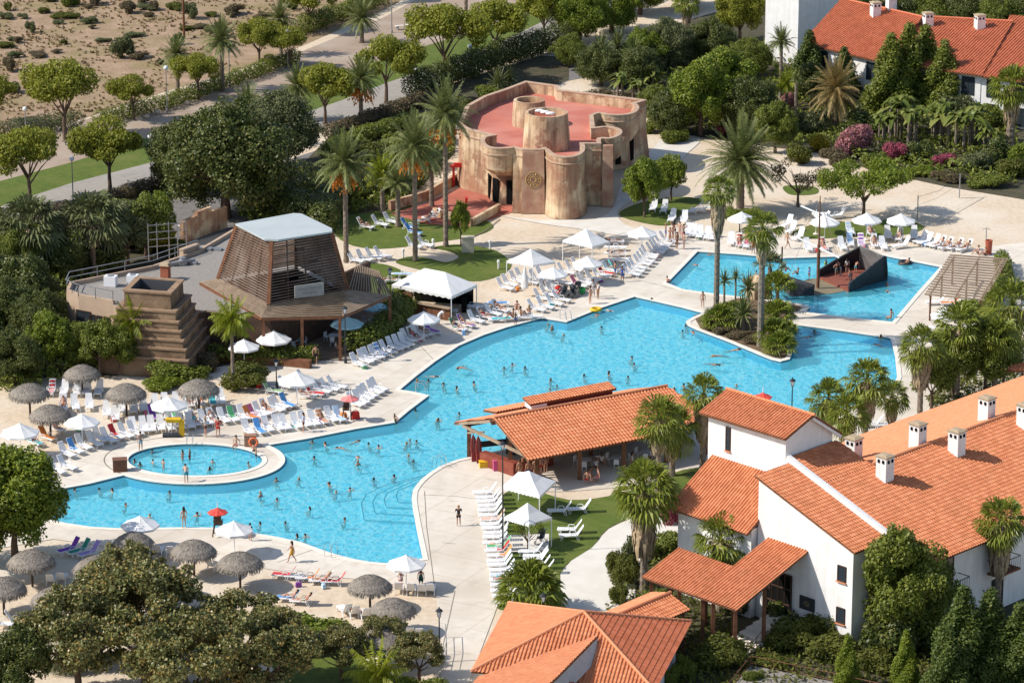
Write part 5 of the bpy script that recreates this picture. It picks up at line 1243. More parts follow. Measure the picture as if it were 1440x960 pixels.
fpalm(1082, 420, 378, fan_crown(21, 22, 1.9, L_grey, el=(10, 80)), 'short sparse fan palm between the two tall island palms', .8, None)
fpalm(905, 832, 690, fan_big, 'large fan palm with long skirt beside the garden path', 1.2, 2, 1.35, r0=.3)
fpalm(926, 690, 590, fans[2], 'fan palm leaning over the right end of the pool bar roof', 1.15, 0, 1.0)
fpalm(988, 660, 556, fans[0], 'fan palm directly left of the white tower', .95, 2, 1.1)
fpalm(1012, 858, 755, fans[1], 'green fan palm between tower roof and tiled canopy', 1.15, 0, .6)
fpalm(1402, 868, 730, fans[2], 'fan palm with thick grey skirt in front of the large roof', 1.05, 2, 1.1)
fpalm(1163, 625, 560, fans[0], 'fan palm left of the three by the pool edge behind the tower', 1.0, 0, .9)
fpalm(1216, 640, 538, fans[1], 'middle fan palm of the three by the pool edge', 1.05, 2, .95)
fpalm(1252, 622, 560, fans[2], 'low dark fan palm behind chimneys at pool corner', .8, 0, .8)
fpalm(1293, 590, 490, fans[2], 'thick-skirted fan palm at the right corner of the main pool', 1.1, 2, 1.0)
fpalm(1345, 560, 462, fans[0], 'fan palm in the thicket below the slatted pergola', 1.2, 0)
fpalm(1398, 560, 478, fans[2], 'fan palm between thicket tree and right edge palm', 1.1, 0)
fpalm(1190, 655, 585, fans[2], 'fan palm directly behind the tower gable', 1.0, 0)
fpalm(945, 668, 600, fans[1], 'fan palm just right of bar roof end, behind another', 1.1, 0)
fpalm(1420, 505, 432, fans[1], 'fan palm against the right edge above the tiled porch', 1.4, 2, 1.0)
fpalm(1420, 210, 125, fan_big, 'massive fan palm beside the far white house at the right edge', 1.15, 2, 1.1, r0=.5, r1=.45)
fpalm(745, 862, 835, fan_low, 'low bushy fan palm by the end of the lounger column', 1.25, None)
fpalm(45, 392, 325, fan_grey, 'grey-green fan palm in the left thicket, left of the pair', 1.35, 0, .8)
fpalm(132, 385, 316, fan_grey, 'grey-green fan palm in the left thicket, right of the pair', 1.35, 0, .8)
fpalm(92, 935, 905, fan_grey, 'pale fan palm at bottom left under the bronze trees', .9, 0, .6)
for x, y, ty, lb, cs in ((188, 520, 455, 'bright green feather palm in front of the stepped pyramid', 1.0), (328, 548, 450, 'feather palm with smooth grey trunk beside the restaurant', 1.0), (1105, 178, 118, 'bright green feather palm among shrubs at top right', .8), (530, 985, 950, 'bright feather palm cut by the bottom edge', 1.1)):
    sc_ = (y+1148)*.9527/100*.95; palm('feather_palm', x, y, (y-ty)/sc_, queen, lb, cs=cs, r0=.17, r1=.13)
# --- foreground trees
GB = 'bronze-leaved trees in the foreground'
for k_, x, y, s_, lb in (('bronze0', 205, 962, 1.22, 'large bronze-leaved tree at the bottom left, main crown'), ('bronze1', 335, 965, .95, 'bronze-leaved tree right of the main one, by the tall grass'), ('bronze0', 140, 925, .95, 'bronze-leaved tree left of the main one, over the thatched shades'), ('bronze1', 270, 1020, 1.1, 'bronze-leaved tree cut by the bottom edge'), ('bronze0', 186, 868, .78, 'small bronze tree top poking up by the purple loungers'), ('bronze1', 110, 985, 1.1, 'bronze-leaved tree in the lower left corner'), ('bronze0', 370, 1000, 1.0, 'bronze-leaved tree by the small lawn at the bottom')):
    tree(k_, x, y, s_, lb, GB, 'bronze_tree')
for k_, x, y, s_, lb in (('bronze1', 480, 955, .55, 'small olive-leaved tree right of the two loungers on the lawn'), ('bronze0', 535, 935, .50, 'small olive-leaved tree half hiding a thatched shade'), ('bronze1', 590, 960, .52, 'small olive-leaved tree left of the street lantern at the bottom')):
    tree(k_, x, y, s_, lb, 'small olive trees at the bottom', 'olive_tree')
tree('bright0', 22, 790, 1.12, 'dense sunlit green tree at left edge beside the pool', name='round_tree', sz=1.0)
tree('bright1', -40, 800, 1.0, 'dark green tree cut by the left margin beside the pool', name='round_tree', sz=1.1, mat=L_mid)
tree('bright1', 20, 1010, .8, 'dark tree in the bottom left corner', name='round_tree', mat=L_ficus)
tree('bright1', 1266, 918, .93, 'big dense evergreen against the corner of the white house', name='evergreen_tree', mat=L_mid, sz=1.22)
tree('bright0', 1292, 905, .85, 'second dense evergreen beside the white house corner', name='evergreen_tree', mat=L_mid)
for x, y, s_, lb in ((1350, 965, .95, 'bushy conifer at lower right, left of the pair'), (1388, 960, .9, 'bushy conifer at lower right, middle'), (1430, 965, .8, 'bushy conifer in the lower right corner'), (1330, 985, .7, 'low dark conifer left of the bushy pair')):
    tree('column%d' % (x % 2), x, y, s_*1.4, lb, 'conifers in the lower right garden', 'conifer', mat=L_cypress, sz=.72)
for x, y, s_, lb in ((1190, 966, .52, 'small pointed bright shrub tree by the railing'), (1272, 970, .58, 'pointed shrub tree right of the railing')):
    tree('column0', x, y, s_, lb, 'small pointed trees by the railing', 'conifer', mat=L_oleo)
# --- right, behind the pool
for k_, x, y, s_, m_, lb in (('round0', 1340, 560, 1.0, L_mid, 'dark leafy tree below the pergola, left of two'), ('round1', 1385, 555, 1.1, L_mid, 'dark leafy tree below the pergola, right of two'), ('round2', 1310, 575, .9, L_mid, 'dark shrubby tree behind the skirted palm at the pool corner'), ('round2', 1360, 470, .55, L_oleo, 'small leafy tree under the pergola edge')):
    tree(k_, x, y, s_, lb, name='leafy_tree', mat=m_)
tree('open0', 1214, 306, 1.2, 'open spreading tree with thin trunk on the beach sand', name='beach_tree')
tree('bare0', 1122, 290, 1.0, 'half bare brown tree on the beach left of the open tree', name='beach_tree')
tree('round1', 906, 305, .78, 'small round tree with a clear stem on the lawn corner by the fort', name='lawn_tree', sz=1.25, mat=L_oleo)
tree('round2', 944, 282, .72, 'second small round tree on lawn right of the fort', name='lawn_tree', sz=1.1, mat=L_oleo)
tree('round0', 648, 345, .42, 'small feathery tree before the fort terrace', name='lawn_tree', sz=1.7, mat=L_oleo)
tree('bare0', 742, 774, .42, 'spindly weeping tree in front of white tent', name='young_tree', sz=1.3, mat=L_oleo)
tree('open0', 1040, 325, .5, 'small tree with hanging olive leaves below the broad palm', name='beach_tree')
# --- dense wood at the top
GW = 'trees in the wood behind the fort'
wood = [(925, 172, 'ficus1', .36, L_mid, 'green tree close behind the fort right corner'), (962, 165, 'ficus0', .40, L_ficus, 'dark tree beside the small path right of the fort'), (800, 95, 'ficus0', .34, L_mid, 'tree at the end of the tall hedge'), (905, 100, 'ficus0', .42, L_oleo, 'bright tree crown above the yucca thicket'), (1020, 130, 'ficus1', .45, L_mid, 'mid green tree between bright trees and top'), (1165, 120, 'ficus0', .36, L_mid, 'tree squeezed between tower and cypresses'), (815, 60, 'ficus1', .55, L_oleo, 'pine-green rounded tree at the top beside tall hedge'), (860, 45, 'ficus0', .55, L_oleo, 'rounded tree top right of the hedge, top centre'), (900, 20, 'ficus1', .6, L_mid, 'dark tree at the top edge behind the wood'), (845, 120, 'ficus0', .42, L_ficus, 'dark strap-leaved thicket tree directly behind the fort'), (900, 125, 'ficus1', .42, L_ficus, 'dark thicket tree behind fort right corner'),
        (940, 95, 'ficus0', .5, L_grey, 'grey-green tree in the middle of the wood'), (985, 190, 'bright0', 1.05, L_oleo, 'bright yellow-green tree in front of the dark wood'), (1020, 178, 'bright1', 1.05, L_oleo, 'second bright green tree, right of the first'), (1050, 190, 'ficus1', .55, L_ficus, 'very dark tree right of the bright trees'), (945, 190, 'ficus1', .42, L_ficus, 'dark tree between the fort and the bright trees'),
        (1000, 90, 'ficus0', .45, L_ficus, 'dark tree at the top above the bright trees'), (1040, 60, 'bright0', .9, L_prom, 'yellowish tree by the white tower at the top'), (780, 15, 'ficus0', .5, L_mid, 'tree at the top edge left of the wood'), (960, 10, 'ficus1', .5, L_mid, 'tree at top edge near skirted palm'), (1090, 215, 'bright0', .7, L_mid, 'shaded green tree between bougainvilleas and dark wood'), (1055, 110, 'ficus1', .4, L_mid, 'mid green tree below the white tower'),
        (720, -10, 'ficus0', .45, L_oleo, 'bright tree on the top margin over the path'), (1005, -15, 'ficus1', .5, L_mid, 'hazy tree cut by the top edge'), (1140, 150, 'bright1', .6, L_ficus, 'dark shrub tree right of the slender palm')]
for x, y, k_, s_, m_, lb in wood: tree(k_, x, y, s_, lb, GW, 'wood_tree', mat=m_)
for x, y, s_, lb in ((1250, 165, 1.25, 'dark cypress clump left, before the far white house'), (1275, 160, 1.35, 'dark cypress in the clump, second from the left'), (1298, 155, 1.28, 'tallest dark cypress in the clump before the far roof'), (1325, 165, 1.15, 'short dark cypress at the right of the clump'), (1136, 135, 1.0, 'narrow cypress against the white tower at top right'), (1185, 150, .9, 'dark cypress behind the drooping date palm')):
    tree('column%d' % (int(x) % 2), x, y, s_*1.3, lb, 'cypresses before the far white house', 'cypress', sz=.76, mat=L_mid if x > 1200 else None)
GK = 'trees behind the far white house'
for i, (x, y) in enumerate(((1215, 55), (1262, 62), (1305, 62), (1350, 64), (1398, 66), (1440, 60), (1335, 30), (1270, 25))):
    in_row(('dark background tree', 'of those behind the far roof', GK), tree('ficus%d' % (i % 2), x, y, .52, None, None, 'background_tree', mat=(L_mid, L_ficus)[i % 2]))
# --- bananas
def banana_mesh(seed):
    r_ = random.Random(seed); V = []; F = []
    for st in range(4):
        cx_, cy_ = r_.uniform(-.8, .8), r_.uniform(-.5, .5); hz = r_.uniform(2.2, 3.6)
        for k in range(9):
            a = k*2.4+r_.uniform(-.4, .4); e = math.radians(r_.uniform(25, 75)); L = r_.uniform(1.5, 2.2); n = 7; d = Vector((math.cos(a), math.sin(a), 0)); s = Vector((-d.y, d.x, 0)); prev = None
            for i in range(n+1):
                t = i/n; p = Vector((cx_, cy_, hz))+d*L*t*math.cos(e)*(1+.2*t)+Vector((0, 0, L*t*math.sin(e)-L*.75*t*t*1.1)); w = .27*math.sin(PI*min(.98, t*.93+.05))**.6
                b = len(V); V += [p-s*w+Vector((0, 0, w*.35)), p, p+s*w+Vector((0, 0, w*.35))]
                if prev is not None: F += [(prev, prev+1, b+1, b), (prev+1, prev+2, b+2, b+1)]
                prev = b
    return fromnp('leaves', [tuple(p) for p in V], F, L_banana)
BAN = [banana_mesh(i) for i in range(3)]
bst = MB()
for x, y in ((-.6, .2), (.5, .3), (0, -.3), (.8, -.2)): bst.tube([(x, y, 0), (x*.9, y, 3.0)], [.17, .10], 7)
BST = mesh_of(bst, 'stem', M_palmbark)
for i, (x, y, s_) in enumerate(((1258, 196, 1.15), (1282, 205, 1.1), (1270, 185, 1.2), (1330, 205, 1.2), (1352, 212, 1.15), (1370, 200, 1.25), (1315, 198, 1.0), (1245, 205, .9), (1386, 215, .9))):
    r = empty('banana_plant', G(x, y), rnd.uniform(0, 6), None, 'banana plant', None, s_); mkobj('stem', BST, r); mkobj('leaves', BAN[i % 3], r)
    in_row(('banana plant with pale split leaves', 'of the clumps before the far house', 'banana plants'), r)
for i, (x, y, s_) in enumerate(((872, 145, .9), (895, 150, .8), (915, 130, .8), (1000, 405, .3))):
    if i == 3: continue
    r = empty('banana_plant', G(x, y), rnd.uniform(0, 6), None, 'banana plant', None, s_); mkobj('stem', BST, r); mkobj('leaves', BAN[i % 3], r)
    in_row(('broad leaved plant with upright pale leaves', 'behind the fort back wall', 'broad leaved plants behind the fort'), r)
# --- shrubs
S = lambda *a, **k: bush(*a, **k)
for kd, x, y, w, d, h, lb in (('dark', 1258, 922, 5.5, 4, 3.4, 'dense foot of the evergreen by the gable wall'), ('dark', 1290, 915, 5, 4, 3.0, 'dark shrub right of the evergreen foot'), ('mid', 925, 185, 4, 3, 1.6, 'green shrub at the fort right corner'), ('mid', 950, 200, 4, 3, 1.4, 'green shrub beside the small path'), ('pink', 1203, 218, 5.0, 5, 3.2, 'large pink flowering shrub by the beach'), ('pink', 1185, 222, 2.6, 3, 1.9, 'smaller dusty pink shrub left of the large one'), ('magenta', 1262, 226, 3.4, 3.5, 2.0, 'deep magenta flowering shrub by the beach'), ('magenta', 1326, 232, 3.2, 3, 1.3, 'low magenta shrub at the right of the beach border'), ('yellow', 1152, 210, 2.4, 3, 1.8, 'yellow flowering shrub left of the pink one'), ('pink', 1108, 155, 2.2, 2, 2.0, 'pale pink shrub high among dark trees'), ('pink', 1070, 100, 2.0, 2, 2.0, 'pinkish shrub at the foot of the white tower'),
    ('hedge', 1125, 228, 3.6, 4, 2.1, 'olive brown shrub at the left of the beach border'), ('dry', 1170, 232, 4.2, 4, 1.6, 'rusty green shrub below the yellow bush'), ('mid', 1230, 235, 3.6, 3, 1.6, 'dark green shrub between pink and magenta bushes'), ('dark', 1290, 225, 4, 4, 2.2, 'dark shrub between the two magenta bushes'), ('grey', 1370, 238, 4, 4, 1.8, 'dark olive mound on the beach border'), ('hedge', 1425, 248, 4.6, 4, 1.9, 'rounded clipped mound on the right of the beach border'), ('mid', 1390, 262, 5, 3, 1.1, 'low green shrub with white flecks on the beach border'), ('dry', 1330, 255, 5, 3, 1.0, 'brown low shrub near the volleyball posts'), ('oleo', 1290, 246, 4, 2.5, 1.0, 'low bright green shrub on the beach edge'), ('dark', 1410, 230, 5, 4, 2.6, 'dark shrub under the massive fan palm'), ('oleo', 1435, 232, 3, 3, 2.6, 'yellow green shrub at the right margin'), ('grey', 1145, 185, 4, 4, 2.4, 'grey-green shrub beside slender palm trunk'), ('dark', 1215, 190, 6, 5, 2.6, 'dark shrub behind the pink bush'), ('dark', 1240, 160, 6, 5, 2.8, 'dark shrub under the cypress clump'),
    ('magenta', 1017, 190, 1.6, 2, 1.1, 'small magenta bush below the bright trees'), ('grey', 1345, 175, 5, 4, 3.4, 'grey-leaved bush before the far white wall'), ('mid', 1400, 180, 4, 4, 2.4, 'green bush at the foot of the far wall'),
    ('magenta', 510, 268, 1.6, 2, 2.6, 'magenta bougainvillea between palm trunks in shade'), ('magenta', 945, 735, 2.2, 1.6, 2.0, 'magenta bougainvillea beside the garden path palm'), ('mid', 935, 780, 3, 3, 1.8, 'green shrub below the magenta bougainvillea'), ('hedge', 866, 808, 1.9, 1.9, 1.9, 'round clipped bush at the garden path edge'), ('hedge', 880, 822, 2.6, 2.4, 2.2, 'large clipped bush behind path edge'), ('hedge', 868, 848, 1.9, 1.8, 1.3, 'low clipped bush nearest link roof'), ('grey', 893, 790, 2.2, 2, 2.4, 'grey-leaved shrub beside the large palm trunk'), ('mid', 920, 850, 2.5, 2, 1.2, 'low shrub at the foot of the large garden palm'),
    ('hedge', 1013, 940, 4.6, 2.6, 2.2, 'bright rounded box hedge below the tiled canopy'), ('hedge', 1110, 910, 4.4, 4, 1.9, 'low olive mound on the slope by the house wall'), ('hedge', 1150, 902, 4, 3.5, 2.0, 'olive mound against the white gable wall'), ('hedge', 1165, 930, 5, 4, 1.6, 'wide olive groundcover mound above the railing'), ('hedge', 1085, 935, 3.2, 2.6, .9, 'low olive mound behind the railing'), ('dark', 1105, 880, 3.4, 3, 2.0, 'dark shrub by the entrance steps'), ('mid', 965, 955, 1.6, 1.6, 1.7, 'upright green shrub beside red tiled roof'), ('mid', 945, 965, 1.4, 1.4, 1.6, 'small shrub at the bottom beside the roof'), ('dark', 1040, 860, 3, 3, 2.2, 'dark shrub behind canopy posts'), ('mid', 1330, 900, 3, 2, 1.4, 'low hedge at the foot of the garden wall'), ('mid', 1000, 842, 3, 2.4, 1.3, 'shrub behind the canopy posts on the sandy bed'), ('hedge', 1225, 945, 3.6, 3, 1.5, 'olive mound between the two pointed trees'), ('mid', 1060, 960, 2, 1.4, 1.0, 'small shrub at the railing corner'),
    ('hedge', 345, 545, 5.0, 4, 2.0, 'reddish-green flowering shrub at the foot of the feather palm'), ('mid', 250, 535, 6, 4, 1.6, 'dark low shrubs before the pyramid'), ('oleo', 228, 548, 4, 2.5, 1.1, 'bright low shrub above the lounger row'), ('dry', 290, 520, 3, 2.5, 1.4, 'red-brown shrub right of the pyramid foot'),
    ('oleo', 408, 895, 5.2, 4, 1.7, 'tall yellow-green grassy clump beside the sand'), ('oleo', 445, 903, 5.0, 4, 1.6, 'second grassy clump, right of the first'), ('mid', 425, 915, 5, 3, 1.0, 'low green clump on the lawn edge'), ('oleo', 560, 985, 3, 2, 1.8, 'bright green bush cut by the bottom edge'), ('mid', 605, 985, 3, 2, 1.6, 'green bush beside the street lantern foot')):
    bush(kd, x, y, w, d, h, lb)
# island planting: spiky clumps
yuc = palm_crown(31, 46, 1.5, L_palm, .10, 6, (-10, 85), w=.09, name='leaves')
fanb = fan_crown(33, 46, 1.25, L_fan, el=(-5, 85), name='leaves')
def clump(me, px, py, z, s_, lb, name='palm_shrub', cat='plant'):
    r = empty(name, G(px, py), rnd.uniform(0, 6), lb, cat, None, s_); mb_ = STEM; mkobj('stem', mb_, r).scale = (1, 1, z); c = mkobj('leaves', me, r); c.location = (0, 0, z); return r
STEM = mesh_of(MB().tube([(0, 0, 0), (0, 0, 1)], [.13, .10], 6), 'stem', M_palmbark)
for me, x, y, z, s_, lb in ((fanb, 1012, 462, .5, 1.5, 'low fan palm shrub at the left tip of the pool island'), (fanb, 1030, 455, .6, 1.3, 'fan palm shrub under the left island palm'), (yuc, 1045, 465, 1.0, 1.6, 'dark spiky yucca in the middle of the pool island'), (yuc, 1018, 440, 3.0, 1.0, 'tall thin yucca at the back of the pool island'), (yuc, 1034, 432, 3.6, .8, 'tallest thin yucca, right of the other tall one'), (yuc, 1052, 440, 1.8, 1.3, 'spiky yucca beside the brown rock'), (fanb, 1093, 434, 1.2, 1.6, 'fan palm shrub in the planter by the ship bow'), (fanb, 1092, 468, .9, 1.6, 'fan palm shrub behind right island palm'), (fanb, 1088, 485, .6, 1.5, 'fan palm shrub at the right side of the island'), (fanb, 1097, 496, .4, 1.4, 'fan palm shrub at the right tip of the island'), (fanb, 1102, 478, .5, 1.2, 'small fan palm shrub on the right rim of the island'),
                          (yuc, 700, 128, .5, 1.6, 'spiky plant above the fort back wall, left'), (yuc, 716, 122, .5, 1.5, 'spiky plant above the fort back wall, right'), (yuc, 845, 110, 1.5, 2.0, 'big spiky yucca clump behind the fort, left'), (yuc, 868, 105, 1.6, 2.0, 'big spiky yucca clump behind the fort, middle'), (yuc, 890, 110, 1.5, 1.9, 'big spiky yucca clump behind the fort, right'), (yuc, 545, 245, .6, 2.0, 'spiky plant in the shaded bed by the tall palms'), (yuc, 465, 255, .6, 1.8, 'spiky plant in shade left of the tall palms')):
    clump(me, x, y, z, s_, lb)
for i, (x, y, w) in enumerate(((1000, 455, 2.6), (1016, 468, 2.8), (1040, 475, 3.0), (1058, 482, 2.4), (1000, 462, 2.0))):
    in_row(('low rusty ground cover bush', 'at the front of the pool island', 'low bushes on the pool island'), bush('dry', x, y, w, 2.0, .7))
rk = MB(); rk.lathe((0, 0, 0), [(1.15, 0), (1.2, .8), (1.05, 1.7), (.6, 2.1), (.01, 2.15)], 11, 1, .8); o = rk.build('rock', M_adobe); o.location = G(1065, 418); tag(o, 'tan boulder between the island palms and the ship bow', 'rock'); o.rotation_euler.z = .5
# hedges built from many small bushes, one object per hedge
def hedge(name, px, w, h, mat, label, cat='hedge', leaf=.3, dens=34, seed=0):
    P = [G(x, y) for x, y in px]; cl = []; r_ = random.Random(seed); L = 0
    for a, b in zip(P[:-1], P[1:]):
        n = max(2, int((b-a).length/(w*.42))); L += (b-a).length
        for k in range(n):
            p = a.lerp(b, (k+.5)/n); cl.append(((p.x+r_.uniform(-.15, .15)*w, p.y+r_.uniform(-.15, .15)*w, h*.5), (w*.55, w*.55, h*.52*r_.uniform(.85, 1.1))))
    me = leaf_cloud(name, seed+500, cl, leaf, int(L*dens*(h+w)*2.2), mat, .6, 0, .72); o = mkobj(name, me); tag(o, label, cat); return o
hedge('hedge', [(578, 140), (640, 118), (700, 96), (760, 78), (800, 70)], 2.2, 3.4, L_ficus, 'tall dark clipped hedge along the grey path behind the fort', seed=1)
hedge('hedge', [(-20, 345), (60, 312), (140, 292), (200, 272), (250, 255)], 1.8, 1.5, L_brownhedge, 'dry brown hedge below the grey path at left', seed=2, leaf=.26)
hedge('hedge', [(140, 176), (240, 150), (330, 118), (420, 86)], 2.0, 1.7, L_mid, 'scruffy hedge between promenade and dry hillside', seed=3, leaf=.26, dens=24)
hedge('hedge', [(-10, 195), (50, 186), (110, 178)], 2.2, 2.0, L_grey, 'grey scruffy hedge at the left end of the promenade', seed=4, leaf=.26, dens=24)
hedge('hedge', [(420, 50), (480, 28), (540, 5)], 2.6, 2.4, L_mid, 'dark shrub belt at the top of the promenade', seed=5, leaf=.28, dens=24)
hedge('hedge', [(460, 195), (520, 175), (560, 160), (610, 142)], 2.2, 1.6, L_brownhedge, 'brown and green hedge under the grey path behind the palms', seed=6)
hedge('hedge', [(470, 215), (520, 195), (580, 175)], 2.2, 1.6, L_mid, 'green clipped hedge above the shaded palms', seed=7)
hedge('hedge', [(300, 506), (350, 511), (400, 511), (440, 508)], 1.5, 1.6, L_mid, 'leafy hedge in the planter in front of the restaurant terrace', seed=8)
hedge('hedge', [(497, 496), (520, 485), (548, 468), (562, 448), (566, 430)], 2.6, 2.2, L_mid, 'dense green hedge along the right side of the restaurant terrace', seed=9)
hedge('hedge', [(1408, 372), (1412, 400), (1398, 430), (1380, 455)], 1.4, 1.6, L_mid, 'green hedge at the right side of the pergola', seed=10)
hedge('hedge', [(790, 150), (845, 138), (905, 150)], 1.2, 1.2, L_brownhedge, 'reddish bushes just behind the fort back parapet', seed=11)
hedge('hedge', [(455, 330), (462, 300), (480, 285), (540, 270), (600, 262)], 3.0, 3.0, L_ficus, 'dark thicket behind the loungers in the palm shade', seed=12, leaf=.3, dens=26)
hedge('hedge', [(430, 322), (400, 300), (430, 270)], 4.0, 3.5, L_ficus, 'dark undergrowth right of the huge dark tree', seed=13, leaf=.3, dens=20)
# --- thicket on the left
GL = 'trees in the thicket left of the restaurant'
for i, (x, y, k_, s_, m_) in enumerate(((20, 400, 'ficus0', .45, L_mid), (85, 395, 'ficus1', .35, L_ficus), (180, 372, 'round0', 1.0, L_grey), (205, 362, 'round1', 1.0, L_mid), (160, 352, 'round2', .9, L_mid), (10, 470, 'ficus1', .45, L_ficus), (55, 480, 'ficus0', .4, L_ficus), (72, 522, 'bright0', .66, L_oleo), (108, 520, 'bright1', .52, L_mid), (20, 540, 'ficus0', .4, L_ficus), (-20, 440, 'ficus0', .5, L_ficus), (145, 520, 'bright1', .46, L_mid), (-25, 360, 'ficus1', .45, L_mid), (50, 440, 'ficus1', .34, L_ficus), (168, 526, 'round1', .7, L_mid), (140, 527, 'round0', .8, L_mid), (-30, 520, 'ficus1', .45, L_ficus), (235, 355, 'round2', .45, L_yellow), (40, 450, 'round1', 1.0, L_ficus))):
    t_ = tree(k_, x, y, s_, None, None, 'thicket_tree', mat=m_)
    ROWN = 'bright' if m_ in (L_mid,) else 'dark'
    in_row((('mid green bushy tree' if m_ == L_mid else 'dark shaded bushy tree' if m_ == L_ficus else 'grey-green tree' if m_ == L_grey else 'yellow flowering bush'), 'in the thicket left of the restaurant', None), t_)
for i, (x, y, w, h, kd) in enumerate(((110, 352, 5, 2.2, 'mid'), (140, 345, 5, 2.4, 'hedge'), (165, 338, 5, 2.2, 'mid'), (195, 345, 5, 2.4, 'hedge'), (215, 352, 4, 2.0, 'mid'), (245, 360, 3, 1.6, 'hedge'), (75, 372, 6, 2.6, 'dark'), (40, 350, 6, 2.6, 'mid'), (10, 345, 6, 2.4, 'hedge'), (95, 388, 5, 2.4, 'dark'), (150, 378, 5, 2.0, 'dark'), (500, 245, 6, 2.5, 'dark'), (560, 215, 6, 2.2, 'mid'), (610, 200, 5, 2, 'mid'), (640, 160, 5, 1.8, 'hedge'), (530, 222, 5, 2, 'hedge'), (690, 140, 4, 1.5, 'mid'), (600, 235, 5, 2.4, 'dark'), (480, 225, 6, 2.4, 'mid'))):
    in_row((('mid green bush' if kd == 'mid' else 'olive bush' if kd == 'hedge' else 'dark bush'), ('between grey path and restaurant roof' if x < 300 else 'between grey path and shaded palms'), None), bush(kd, x, y, w, w*.8, h))
# dry hillside scrub
GS = 'scattered shrubs on the dry hillside'
for i, (x, y, w, h, kd) in enumerate(((172, 80, 3.0, 2.6, 'grey'), (43, 46, 1.5, 1.4, 'grey'), (267, 26, 2.3, 2.0, 'grey'), (250, 62, 1.7, 1.3, 'grey'), (180, 18, 2.4, 1.6, 'dry'), (100, 8, 3.0, 1.3, 'mid'), (130, 6, 3, 1.5, 'dry'), (216, 14, 1.8, 1.1, 'dry'), (12, 100, 2.2, 1.6, 'dry'), (15, 130, 2.6, 1.2, 'grey'), (25, 60, 1.4, .8, 'dry'), (55, 130, 1.6, .7, 'hedge'), (10, 15, 1.5, 1.0, 'hedge'), (330, 20, 3, 1.4, 'dry'), (370, 30, 3, 1.2, 'dry'), (390, 48, 3, 1.6, 'mid'), (90, 62, 1.1, .6, 'hedge'), (130, 40, 1.2, .5, 'dry'), (310, 50, 1.6, .9, 'hedge'), (225, 90, 1.2, .6, 'dry'))+tuple((rnd.randint(0, 420), rnd.randint(0, 40) if k % 2 else rnd.randint(20, 90), rnd.uniform(1.4, 3.2), rnd.uniform(.4, .9), ('dry', 'hedge', 'grey')[k % 3]) for k in range(34))):
    in_row((('grey-green shrub' if kd == 'grey' else 'dry brown shrub' if kd == 'dry' else 'small green shrub'), 'scattered on the dry hillside', GS), bush(kd, x, y, w, w, h))
# tufts of dry grass over the hillside: uncountable
rs = np.random.RandomState(4); V = []
for _ in range(9000):
    px_, py_ = rs.uniform(-60, 560), rs.uniform(-60, 190)
    if py_ > 200-px_*.30-max(0, px_-200)*.07: continue
    if math.sin(px_*.05+py_*.09)+math.sin(px_*.021-py_*.13+1) < rs.uniform(-1.3, 1.2): continue
    p = G(px_, py_); h = rs.uniform(.08, .28)
    for k in range(3):
        a = rs.uniform(0, 6.28); w = rs.uniform(.08, .25); c, s_ = math.cos(a)*w, math.sin(a)*w; lx, ly = rs.uniform(-.2, .2), rs.uniform(-.2, .2)
        V += [(p.x-c, p.y-s_, -.04), (p.x+c, p.y+s_, -.04), (p.x+c*.3+lx, p.y+s_*.3+ly, h), (p.x-c*.3+lx, p.y-s_*.3+ly, h)]
me = fromnp('dry_grass', V, np.arange(len(V)).reshape(-1, 4), leaf_mat('dry_tufts', [(.20, .17, .07), (.32, .24, .13), (.42, .30, .18)], .2, .8, .3)); tag(mkobj('dry_grass', me), 'sparse dry tufts covering the hillside', kind='stuff')
# low ground cover through the shaded beds: uncountable
def cover(name, polys, n, mat, h=(.3, 1.0), leaf=.3, seed=0):
    rs = np.random.RandomState(seed); V = []
    for poly, cnt in polys:
        xs = [p[0] for p in poly]; ys = [p[1] for p in poly]; k = 0
        while k < cnt:
            x, y = rs.uniform(min(xs), max(xs)), rs.uniform(min(ys), max(ys)); ins = False
            for i in range(len(poly)):
                a, b = poly[i], poly[i-1]
                if (a[1] > y) != (b[1] > y) and x < (b[0]-a[0])*(y-a[1])/(b[1]-a[1])+a[0]: ins = not ins
            if not ins: continue
            k += 1; p = G(x, y); hh = rs.uniform(*h)*(.5+.5*math.sin(p.x*.9)*math.sin(p.y*.6+1)+.3); nr = Vector(rs.normal(size=3))+Vector((0, 0, .8)); nr.normalize(); t = nr.cross(Vector(rs.normal(size=3))).normalized()*leaf*rs.uniform(.5, 1.2); b = nr.cross(t)*.4; c = Vector((p.x, p.y, max(.05, hh)))
            V += [tuple(c-t), tuple(c+b), tuple(c+t), tuple(c-b)]
    me = fromnp(name, V, np.arange(len(V)).reshape(-1, 4), mat); tag(mkobj(name, me), kind='stuff')
cover('ground_cover', [([(0, 400), (150, 390), (160, 520), (0, 560)], 5000), ([(900, 90), (1060, 60), (1430, 150), (1430, 262), (1330, 258), (1230, 238), (1150, 212), (1000, 192), (915, 170)], 14000), ([(330, 310), (480, 235), (640, 175), (640, 215), (560, 290), (470, 305), (430, 330)], 7000)], 0, L_mid, (.3, 1.3), .32, 3)
cover('ground_cover', [([(880, 960), (850, 860), (900, 790), (950, 760), (985, 800), (1000, 850), (1050, 900), (1440, 900), (1440, 1000), (880, 1000)], 9000), ([(1300, 560), (1440, 470), (1440, 540), (1330, 610)], 3000)], 0, L_hedge, (.15, .7), .24, 5)
